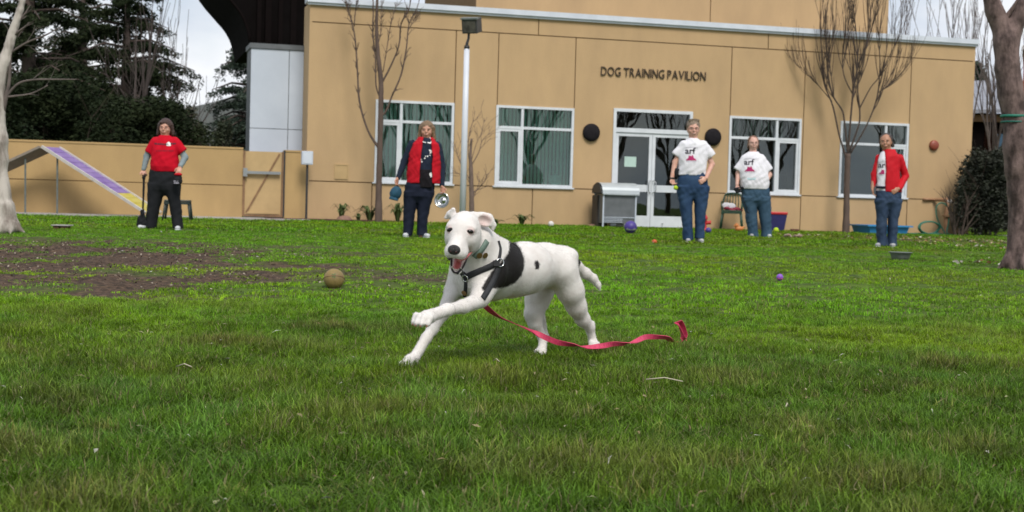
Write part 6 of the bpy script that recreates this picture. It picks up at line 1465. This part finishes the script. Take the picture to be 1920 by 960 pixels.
MB().tube([(x0+.02, -.03, cbz-.01), (x1, -.03, cbz-.01)], .016, 8).build('lid_edge', M['white_metal'], cb, True)
bp_ = bempty('brown_board', fac(1119, 400, -.6)[0], 0, -.6, label='narrow dark brown board standing behind the metal cabinet', cat='board')
MB().box((0, 0, -.05), (fac(1131, 400, -.6)[0]-fac(1119, 400, -.6)[0]+.1, .35, fac(1124, 366, -.6)[1])).build('board', mat('board_brown', (.07, .055, .045), .8), bp_)
sb = gnd(1110, 423); o = MB().ball((0, 0, 0), (.10, .08, .045), 12, 8).build('flat_stone', M['stone'], None, True); o.location = sb+Vector((0, 0, .02)); tag(o, label='flat brown stone on the grass left of the metal cabinet', cat='stone')
wb_ = gnd(1163, 424); o = MB().box((-.09, -.05, 0), (.09, .05, .11)).build('pale_jug', M['ball_white'], None, bevel=.03); o.location = wb_; tag(o, label='small pale plastic jug at the foot of the metal cabinet', cat='jug')
# pale round reflection in the blinds window, modelled as a flattened ball behind glass
u, v = fac(1043, 340); o = MB().ball((0, 0, 0), .15, 20, 12).build('pale_reflection', mat('pale_teal', (.42, .62, .64), .6), None, True); o.location = A0+FD*u+Vector((0, 0, v+.02))+FN*.115+Vector((0,0,0)); o.scale = (1, .35, 1); o.rotation_euler = (0, 0, GROT); tag(o, label='pale reflection shaped as a ball in a corner of the blinds window', cat='ball')
# chairs
def chair(px, py, hpx, rz, label, mt, seat_only=False):
    p = gnd(px, py); d_ = depth(p); Hh = hpx*d_/FPX; t = empty('stool' if seat_only else 'garden_chair', p, rz, label=label, cat='stool' if seat_only else 'chair')
    sz = Hh if seat_only else .44*Hh/.84; hw, hd = .235, .21
    MB().box((-hw, -hd, sz-.02), (hw, hd, sz+.012)).build('seat', mt, t, bevel=.02)
    MB().box((-hw, -hd-.012, sz-.07), (hw, -hd+.0, sz-.021)).build('apron', mt, t)
    for sx in (-1, 1):
        for sy in (-1, 1):
            m_ = MB(); m_.tube([(sx*(hw-.03), sy*(hd-.03), sz-.02), (sx*(hw+.02), sy*(hd+.02), -.02)], [.024, .017], 8); m_.build('leg', mt, t, True)
    if not seat_only:
        pts = [(-hw+.01, hd, sz), (-hw+.02, hd+.05, sz+.22), (-hw+.05, hd+.09, Hh-.05), (-.10, hd+.10, Hh-.005), (.10, hd+.10, Hh-.005), (hw-.05, hd+.09, Hh-.05), (hw-.02, hd+.05, sz+.22), (hw-.01, hd, sz)]
        sp = smooth_path([(Vector(a), .018) for a in pts], 5); MB().tube([a for a, b_ in sp], .020, 8).build('back_frame', mt, t, True)
        for i in range(5):
            x = -.13+i*.065; MB().tube([(x, hd+.01, sz), (x*1.05, hd+.05, sz+.2), (x*.9, hd+.095, Hh-.02)], .012, 6).build('back_slat', mt, t, True)
        for sx in (-1, 1): MB().tube([(sx*(hw-.02), hd+.03, sz+.20), (sx*(hw+.01), 0, sz+.21), (sx*(hw), -hd+.03, sz+.18), (sx*(hw-.01), -hd+.02, sz)], .014, 6).build('armrest', mt, t, True)
    return t, p, sz
ch1, cp_, csz = chair(1371, 431, 69, R(-12), 'dark green plastic garden chair with slatted back holding a towel', M['chair_green'])
s = SDF(.012, .03); c0 = cp_+Vector((.02, -.02, csz+.03))
for i in range(6): s.ell(c0+Vector((-.14+.06*i, .05*math.sin(i*2.1), .02*math.cos(i*1.7))), (.07, .12, .04), None, .03)
tag(origin_to(s.mesh('towel', M['towel'], None, .004, 40), c0), label='dark red towel heaped on the seat of the green chair', cat='towel')
s = SDF(.012, .02); c1 = cp_+Vector((-.06, .08, csz+.12)); s.cap(c1+Vector((-.09, 0, 0)), c1+Vector((.09, .0, -.02)), .07, .075, .02, (Vector((0, 1, 0)), .3))
tag(origin_to(s.mesh('paper_bag', M['towel_white'], None, .004, 30), c1), label='white cloth bag propped against the chair back above the towel', cat='bag')
chair(333, 414, 38, R(8), 'dark green stool on the concrete strip behind the person in the red shirt', M['chair_dark'], True)
# navy bin with red lid
p = gnd(1449, 430); d_ = depth(p); k_ = d_/FPX; bn = empty('storage_bin', p, R(5), label='navy plastic bin with a red lid against the wall', cat='bin')
w0, w1, hh = 20*k_, 25*k_, 31*k_
v = [(sx*(w0 if z < .01 else w1)*.9, sy*(.15 if z < .01 else .18), z) for z in (0, hh) for sx, sy in ((-1, -1), (1, -1), (1, 1), (-1, 1))]
mesh('tub', v, [(0, 3, 2, 1), (4, 5, 6, 7), (0, 1, 5, 4), (1, 2, 6, 5), (2, 3, 7, 6), (3, 0, 4, 7)], M['bin_navy'], bn)
MB().box((-w1*.94, -.20, hh+.002), (w1*.94, .20, hh+5*k_)).build('lid', M['toy_red'], bn, bevel=.015)
# red toy hydrant
p = gnd(1320, 434); hyd = empty('toy_hydrant', p, 0, label='red toy fire hydrant standing behind the legs of the person in jeans', cat='toy'); k_ = depth(p)/FPX
MB().lathe([(7*k_, 0), (7*k_, 2*k_), (4.6*k_, 3*k_), (4.6*k_, 22*k_), (6.5*k_, 23*k_), (6.5*k_, 25*k_), (5*k_, 29*k_), (2*k_, 33*k_), (1.5*k_, 35*k_), (.001, 35.5*k_)], 18).build('barrel', M['toy_red'], hyd, True)
MB().tube([(-17*k_, 0, 13*k_), (-9*k_, 0, 15*k_), (9*k_, 0, 17*k_), (12*k_, 0, 17*k_)], [5*k_, 3.4*k_, 3.4*k_, 4.2*k_], 12).build('side_caps', M['toy_red'], hyd, True)
# orange squeaky toy
p = gnd(1384, 434); k_ = depth(p)/FPX; s = SDF(.008, .02)
s.ell(p+Vector((.02, 0, 5*k_)), (8*k_, 5*k_, 5*k_)); s.ell(p+Vector((-3*k_, 0, 11*k_)), (4.2*k_, 4*k_, 4.4*k_)); s.cap(p+Vector((6*k_, 0, 6*k_)), p+Vector((12*k_, 0, 9*k_)), 2.5*k_, 1.2*k_); s.cap(p+Vector((-5*k_, 0, 11*k_)), p+Vector((-9*k_, -.02, 10*k_)), 1.6*k_, .8*k_)
tag(origin_to(s.mesh('rubber_duck', mat('duck_orange', (.50, .20, .05), .5, (.42, .12, .03), 16), None), p), label='small orange rubber duck toy near the chair legs', cat='toy')
# plush and brick
p = gnd(1487, 447); k_ = depth(p)/FPX; s = SDF(.010, .02); r_ = random.Random(3)
for i in range(9): s.ell(p+Vector((r_.uniform(-12, 12)*k_, r_.uniform(-.08, .08), r_.uniform(2, 6)*k_)), (r_.uniform(3, 6)*k_, .05, r_.uniform(2, 4)*k_))
tag(origin_to(s.mesh('plush_toy', M['plush'], None, .004, 40), p), label='chewed pale plush toy lying on the grass near the brick', cat='toy')
p = gnd(1490, 435); o = MB().box((-.10, -.05, 0), (.10, .05, .06)).build('brick', M['brick_brown'], None, bevel=.006); k_ = depth(p)/FPX; o.location = p+Vector((0, 0, .0)); o.scale = (.9*16*k_/.2, 1.5, 1.15); tag(o, label='single dark brown brick on the grass by the wall', cat='brick')
# blue paddling pool
p = gnd(1650, 438); k_ = depth(p)/FPX; wd = empty('paddling_pool', p, GROT, label='shallow blue plastic paddling pool behind the person in the red jacket', cat='pool')
def tray(w0, w1, d0, d1, h, th, m_, nm, parent):
    v = []
    for (w, d, z) in ((w0, d0, 0), (w1, d1, h), (w1+.04, d1+.04, h), (w1+.04, d1+.04, h-.02), (w1+.06, d1+.06, h-.02), (w1+.06, d1+.06, h+.015), (w1-.03, d1-.03, h+.015), (w0-.03, d0-.03, th)):
        v += [(-w, -d, z), (w, -d, z), (w, d, z), (-w, d, z)]
    f = [(3, 2, 1, 0), (28, 29, 30, 31)]+[(i*4+j, i*4+(j+1) % 4, (i+1)*4+(j+1) % 4, (i+1)*4+j) for i in range(7) for j in range(4)]
    return mesh(nm, v, f, m_, parent)
tray(38*k_, 42*k_, .38, .42, 15*k_, .02, M['plastic_blue'], 'shell', wd)
# galvanised dish on the lawn
p = gnd(1688, 489); k_ = depth(p)/FPX; bowl('water_dish', p, 20.5*k_, 15.5*k_, M['galv'], label='dull grey metal water dish standing on the open lawn', cat='bowl')
# low board on the grass left
p = gnd(116, 430); k_ = depth(p)/FPX; bd = empty('sprinkler_cover', p, 0, label='low pale slab on dark blocks in the grass near the pale tree', cat='slab')
MB().box((-16*k_, -.12, 6.5*k_), (17*k_, .12, 8.6*k_)).build('slab', M['concrete'], bd, bevel=.006)
for sx in (-1, 1): MB().box((sx*7*k_-5*k_, -.10, 0), (sx*7*k_+5*k_, .10, 6.4*k_)).build('block', M['brick_brown'], bd)
# stone and plants at the foot of the wall
p = gnd(646, 414); k_ = depth(p)/FPX; s = SDF(.02, .04); s.ell(p, (15*k_, .14, 11*k_)); s.ell(p+Vector((-.06, 0, .02)), (9*k_, .12, 9*k_)); s.ell(p+Vector((.05, -.04, 0)), (8*k_, .1, 8*k_))
tag(origin_to(s.mesh('boulder', M['stone'], None, .006, 25), p), label='rounded reddish boulder at the foot of the wall near the post', cat='boulder')
def strap_plant(px, py, hpx, wpx, n, label, seed, stalk=False, name='garden_plant'):
    r_ = random.Random(seed); p = gnd(px, py); k_ = depth(p)/FPX; t = empty(name, p, 0, label=label, cat='plant')
    for i in range(n):
        a = r_.uniform(0, 6.283); L_ = 1.45*hpx*k_*r_.uniform(.6, 1.15); ou = 1.3*wpx*k_*r_.uniform(.2, 1.0)*.5; d = Vector((math.cos(a), math.sin(a)*.6, 0)); sd_ = Vector((-d.y, d.x, 0)).normalized()
        pts = [Vector((0, 0, -.02))+d*.02, d*ou*.35+Vector((0, 0, L_*.6)), d*ou*.8+Vector((0, 0, L_*.85)), d*ou*1.25+Vector((0, 0, L_*.62))]; w = [.022, .032, .022, .003]; v = []
        for q_, ww in zip(pts, w): v += [q_-sd_*ww, q_+Vector((0, 0, -.006)), q_+sd_*ww]
        mesh('leaf', v, [(j*3+c, j*3+c+1, (j+1)*3+c+1, (j+1)*3+c) for j in range(3) for c in (0, 1)], M['olive_leaf'], t, True)
    if stalk: MB().tube([(0, 0, 0), (.03, 0, hpx*k_*.9), (.0, 0, hpx*k_*1.5)], [.012, .009, .003], 5).build('stalk', M['bark_brown'], t)
    return t
strap_plant(640, 412, 24, 34, 26, 'leafy green plant behind the boulder', 1); strap_plant(693, 416, 22, 44, 30, 'dark green strappy plant beside the slender tree trunk', 2)
strap_plant(745, 416, 26, 36, 30, 'bushy green plant below the window with a tall stalk', 3, True); strap_plant(978, 421, 16, 40, 22, 'sparse low plant with thin brown green blades against bare wall', 4); strap_plant(930, 419, 8, 22, 12, 'tiny weed tuft at the wall right of the sapling', 5); strap_plant(672, 415, 12, 20, 12, 'small green weed between the boulder and the tree', 6)
p0_ = A0+FD*fac(605, 413)[0]+FN*(-.45)
o = MB().box((-1.3, -.4, -.1), (1.5, .40, .035)).build('mulch_bed', mat('mulch', (.055, .022, .018), .95, (.10, .045, .035), 40, bump=1., bscale=60), None); o.location = (p0_.x, p0_.y, GZF); o.rotation_euler = (0, 0, GROT); tag(o, kind='structure', label='dark red mulch bed at the building corner')
# agility ramp: an A of two planks, purple and yellow
mat('ramp_purple', (.17, .105, .30), .8, (.24, .17, .36), 3, bump=.4); mat('ramp_yellow', (.42, .34, .05), .8, (.46, .40, .12), 4, bump=.4); mat('ramp_white', (.60, .56, .55), .7); mat('ramp_wood', (.20, .17, .14), .9)
DA = depth(gnd(265, 403)); DA = depth(gnd(265, 400, -1.3)); apx, low, farl = at(78, 277, DA-.15), at(272, 401, DA), at(-70, 345, DA-.3)
wv = Vector((.16, 1.0, 0)).normalized()
ag = empty('agility_ramp', Vector((low.x, low.y, GZF)), 0, label='purple and yellow dog agility dog walk ramp with white edges, leaning up toward the wall', cat='agility ramp'); ol = ag.location.copy()
def plank(a, b_, w, th, m_, nm, parent, side=wv):
    d_ = (b_-a).normalized(); n_ = side.cross(d_).normalized(); n_ = n_ if n_.z > 0 else -n_; s_ = side.normalized(); v = []
    for q_ in (a, b_):
        for s1, t1 in ((0, 0), (1, 0), (1, 1), (0, 1)): v.append(q_+s_*s1*w+n_*t1*th-ol)
    return mesh(nm, v, [(0, 1, 2, 3), (7, 6, 5, 4), (0, 4, 5, 1), (1, 5, 6, 2), (2, 6, 7, 3), (3, 7, 4, 0)], m_, parent)
WR = .50; tY = .70
wv = Vector((.40, 1.0, 0.0)).normalized(); mid = apx.lerp(low, tY)
plank(apx, mid, WR, .03, M['ramp_purple'], 'plank', ag, wv); plank(mid, low, WR, .03, M['ramp_yellow'], 'plank', ag, wv)
plank(apx-wv*.03, low-wv*.03, .028, .06, M['ramp_white'], 'edge_rail', ag, wv); plank(apx+wv*(WR+.002), low+wv*(WR+.002), .028, .06, M['ramp_white'], 'edge_rail', ag, wv)
plank(farl, apx+Vector((-.004, 0, -.004)), WR, .03, M['ramp_wood'], 'plank', ag, wv); plank(farl-wv*.03, apx-wv*.03+Vector((-.02, 0, -.005)), .028, .05, M['ramp_wood'], 'edge_rail', ag, wv)
for k in range(1, 13):
    a = apx.lerp(low, k/13); d_ = (low-apx).normalized(); plank(a+Vector((0, 0, .031)), a+d_*.03+Vector((0, 0, .031)), WR, .010, M['ramp_purple'] if k/13 < tY else M['ramp_yellow'], 'cleat', ag, wv)
for q_ in (apx.lerp(farl, .25), apx.lerp(low, .12)):
    MB().tube([q_+wv*.1-ol-Vector((0, 0, .02)), Vector((q_.x, q_.y, GZF))+wv*.12-ol], .02, 6).build('support', M['galv'], ag)
# stand pipe and hose
off = -.45; u, v = fac(1773, 438, off); sp_e = bempty('stand_pipe', u, 0, off, label='tan stand pipe with a bent top coming out of the wall', cat='pipe'); ztp = fac(1776, 380, off)[1]
sp = smooth_path([(Vector((0, 0, -.1)), .05), (Vector((.0, 0, ztp*.6)), .05), (Vector((.03, 0, ztp*.92)), .055), (Vector((.06, .05, ztp+.06)), .055), (Vector((.0, .25, ztp+.07)), .045), (Vector((-.1, .44, ztp+.06)), .04)], 4)
MB().tube([a for a, b_ in sp], [b_ for a, b_ in sp], 12).build('pipe', M['pipe_tan'], sp_e, True)
MB().tube([(-.40, .40, ztp+.07), (-.05, .42, ztp+.07)], .03, 8).build('wall_pipe', M['pipe_tan'], sp_e, True)
MB().lathe([(.05, ztp*.55), (.10, ztp*.56), (.10, ztp*.62), (.05, ztp*.63)], 14).build('valve_collar', M['rust'], sp_e)
MB().ball((.07, -.0, ztp+.03), .062, 12, 8).build('elbow', M['ball_white'], sp_e, True)
hz_ = empty('garden_hose', A0+FD*fac(1740, 438, -.7)[0]+FN*(-.7), GROT, label='green garden hose coiled at the wall and looped over the pipe', cat='hose'); pts = []
for i in range(60): a = i*.62; pts.append((Vector((.0+.30*math.cos(a)*(1-.002*i)+.008*math.sin(i), -.05+.05*math.sin(i*.7), .17+.15*math.sin(a)+.01*math.sin(i*1.3))), .016))
pts += [(Vector((.35, -.1, .02)), .016), (Vector((.55, .15, .05)), .016), (Vector((.36, .2, .4)), .016), (Vector((.34, .22, .68)), .016), (Vector((.48, .22, .78)), .016), (Vector((.66, .22, .66)), .016), (Vector((.68, .2, .3)), .016), (Vector((.6, .1, .02)), .016), (Vector((.9, -.2, .02)), .016), (Vector((1.6, -.3, .02)), .016)]
sp = smooth_path(pts, 3); MB().tube([a for a, b_ in sp], .016, 6).build('hose', M['hose_green'], hz_, True)
pts = [(Vector((-.6+.14*i, -.12+.05*math.sin(i*1.9), .02)), .014) for i in range(14)]; sp = smooth_path(pts, 3); MB().tube([a for a, b_ in sp], .014, 6).build('hose', M['hose_green'], hz_, True)
# hedge on the right
Dh = 34.6
bush(1846, 441, 283, Dh, 62, 'dark dense clipped hedge at the right corner of the building', 17000, .085, 'foliage_hedge', 77, .9, cat='hedge', name='hedge', clumps=150)
bush(1796, 441, 335, Dh-.6, 16, 'wispy ivy climbing on the building corner beside the hedge', 900, .07, 'foliage_hedge', 78, .25, cat='climber', name='ivy', clumps=26)
# buildings beyond on the right
mat('roof_grey', (.26, .27, .31), .8, (.20, .21, .25), 2); mat('brick_red', (.26, .085, .05), .9, (.22, .07, .042), 1.5)
Db = 52
p = at(1860, 430, Db); p.z = GZF; hb_ = empty('neighbour_building', p, R(-14), label='low dark building with a grey pitched roof behind the hedge', cat='building')
ez, rz_ = at(1860, 208, Db).z-GZF, at(1860, 160, Db+3).z-GZF; xl, xr = -1.1, 1.6
MB().box((xl, 0, -.3), (9, 6, ez-.1)).build('wall', M['dark_beam'], hb_)
mb = MB(); mb.add([(xl-.5, -.6, ez-.15), (9.5, -.6, ez+.05), (9.5, 3, rz_+.2), (xl-.5, 3, rz_), (xl-.5, -.6, ez-.02), (9.5, -.6, ez+.18), (9.5, 3, rz_+.33), (xl-.5, 3, rz_+.13)], [(0, 3, 2, 1), (4, 5, 6, 7), (0, 1, 5, 4), (1, 2, 6, 5), (2, 3, 7, 6), (3, 0, 4, 7)]); mb.build('roof', M['roof_grey'], hb_)
MB().box((xl-.3, -.3, ez-.42), (9.2, -.1, ez-.17)).build('beam', M['rust'], hb_)
for x in (-.4, .5): MB().box((x, -.05, ez-1.9), (x+.6, -.0, ez-.7)).build('window', glass_d, hb_)
MB().box((.0, -.12, ez-1.55), (.75, -.055, ez-.85)).build('blue_panel', mat('panel_blue', (.04, .10, .17), .6), hb_)
Dr = 40; p = at(1906, 440, Dr); p.z = GZF; rb = empty('brick_red_building', p, R(-20), label='terracotta building with a pale coping at the edge of the view', cat='building'); rt = at(1906, 95, Dr).z-GZF
MB().box((0, 0, -.3), (8, 5, rt)).build('wall', M['brick_red'], rb); MB().box((-.05, -.08, rt+.002), (8.1, 5.1, rt+.13)).build('coping', M['ramp_white'], rb)
# hill in the gap on the left
def hill():
    xs = np.linspace(-420, 500, 120); V = []; 
    for j, (yy, hs2) in enumerate(((330, 0), (380, .35), (440, .8), (520, 1.0), (700, .9))):
        for x in xs:
            n_ = noise.fractal(Vector((x*.03, yy*.01, 3)), 1, 2, 6); h_ = (36+13*n_-abs(x+90)*.045)*hs2; V.append((x, yy, max(h_, 0)+.1-(1 if hs2 == 0 else 0)))
    n = len(xs); F = [(j*n+i, j*n+i+1, (j+1)*n+i+1, (j+1)*n+i) for j in range(4) for i in range(n-1)]
    return mesh('hill', V, F, mat('hill_scrub', (.05, .058, .052), .95, (.075, .08, .07), .05, 8), None, True)
tag(hill(), kind='structure', label='hazy grey green hill far beyond the trees')
# pale dry stalks on the lawn
for i, (px, py, L_, a) in enumerate(((1245, 741, .13, .02), (1010, 640, .06, 1.), (820, 640, .05, .7), (930, 700, .06, 2.), (345, 712, .07, 2.6), (1475, 790, .05, 1.2))):
    p = gnd(px, py)+Vector((0, 0, .045 if i else .05)); o = MB().tube([(-L_/2*math.cos(a), -L_/2*math.sin(a), .004), (0, 0, .012), (L_/2*math.cos(a), L_/2*math.sin(a), 0)], .0024, 5).build('dry_stalk', mat('straw', (.42, .38, .28), .8) if not i else M['straw'], None, True)
    o.location = p; tag(o, label='pale dry stalk lying on the grass', cat='stalk', group='dry stalks on the lawn')
# trees on the near side of the yard, seen only as reflections in the glass
r_ = random.Random(44)
proto = None
for i, (x, y, sc_) in enumerate(((17, -6, 1.), (24, -13, 1.15), (29, -6, .95), (34, -12, 1.2), (40, -7, 1.0), (47, -12, 1.1), (54, -8, .95), (31, -17, 1.1), (43, -18, 1.2))):
    if proto is None:
        proto = bare_tree(960, 420, 30, 900, 'bare tree near the camera side of the lawn, mirrored in the window glass', 70, 3, m_='bark_brown', r0=.16, nfork=5, spread=.45, kids=(4, 5)); t = proto
    else: t = copy_tree(proto)
    t.location = (x, y, 0); t.scale = (sc_,)*3; t.rotation_euler = (0, 0, r_.uniform(0, 6.28)); t['group'] = 'trees mirrored in the windows'
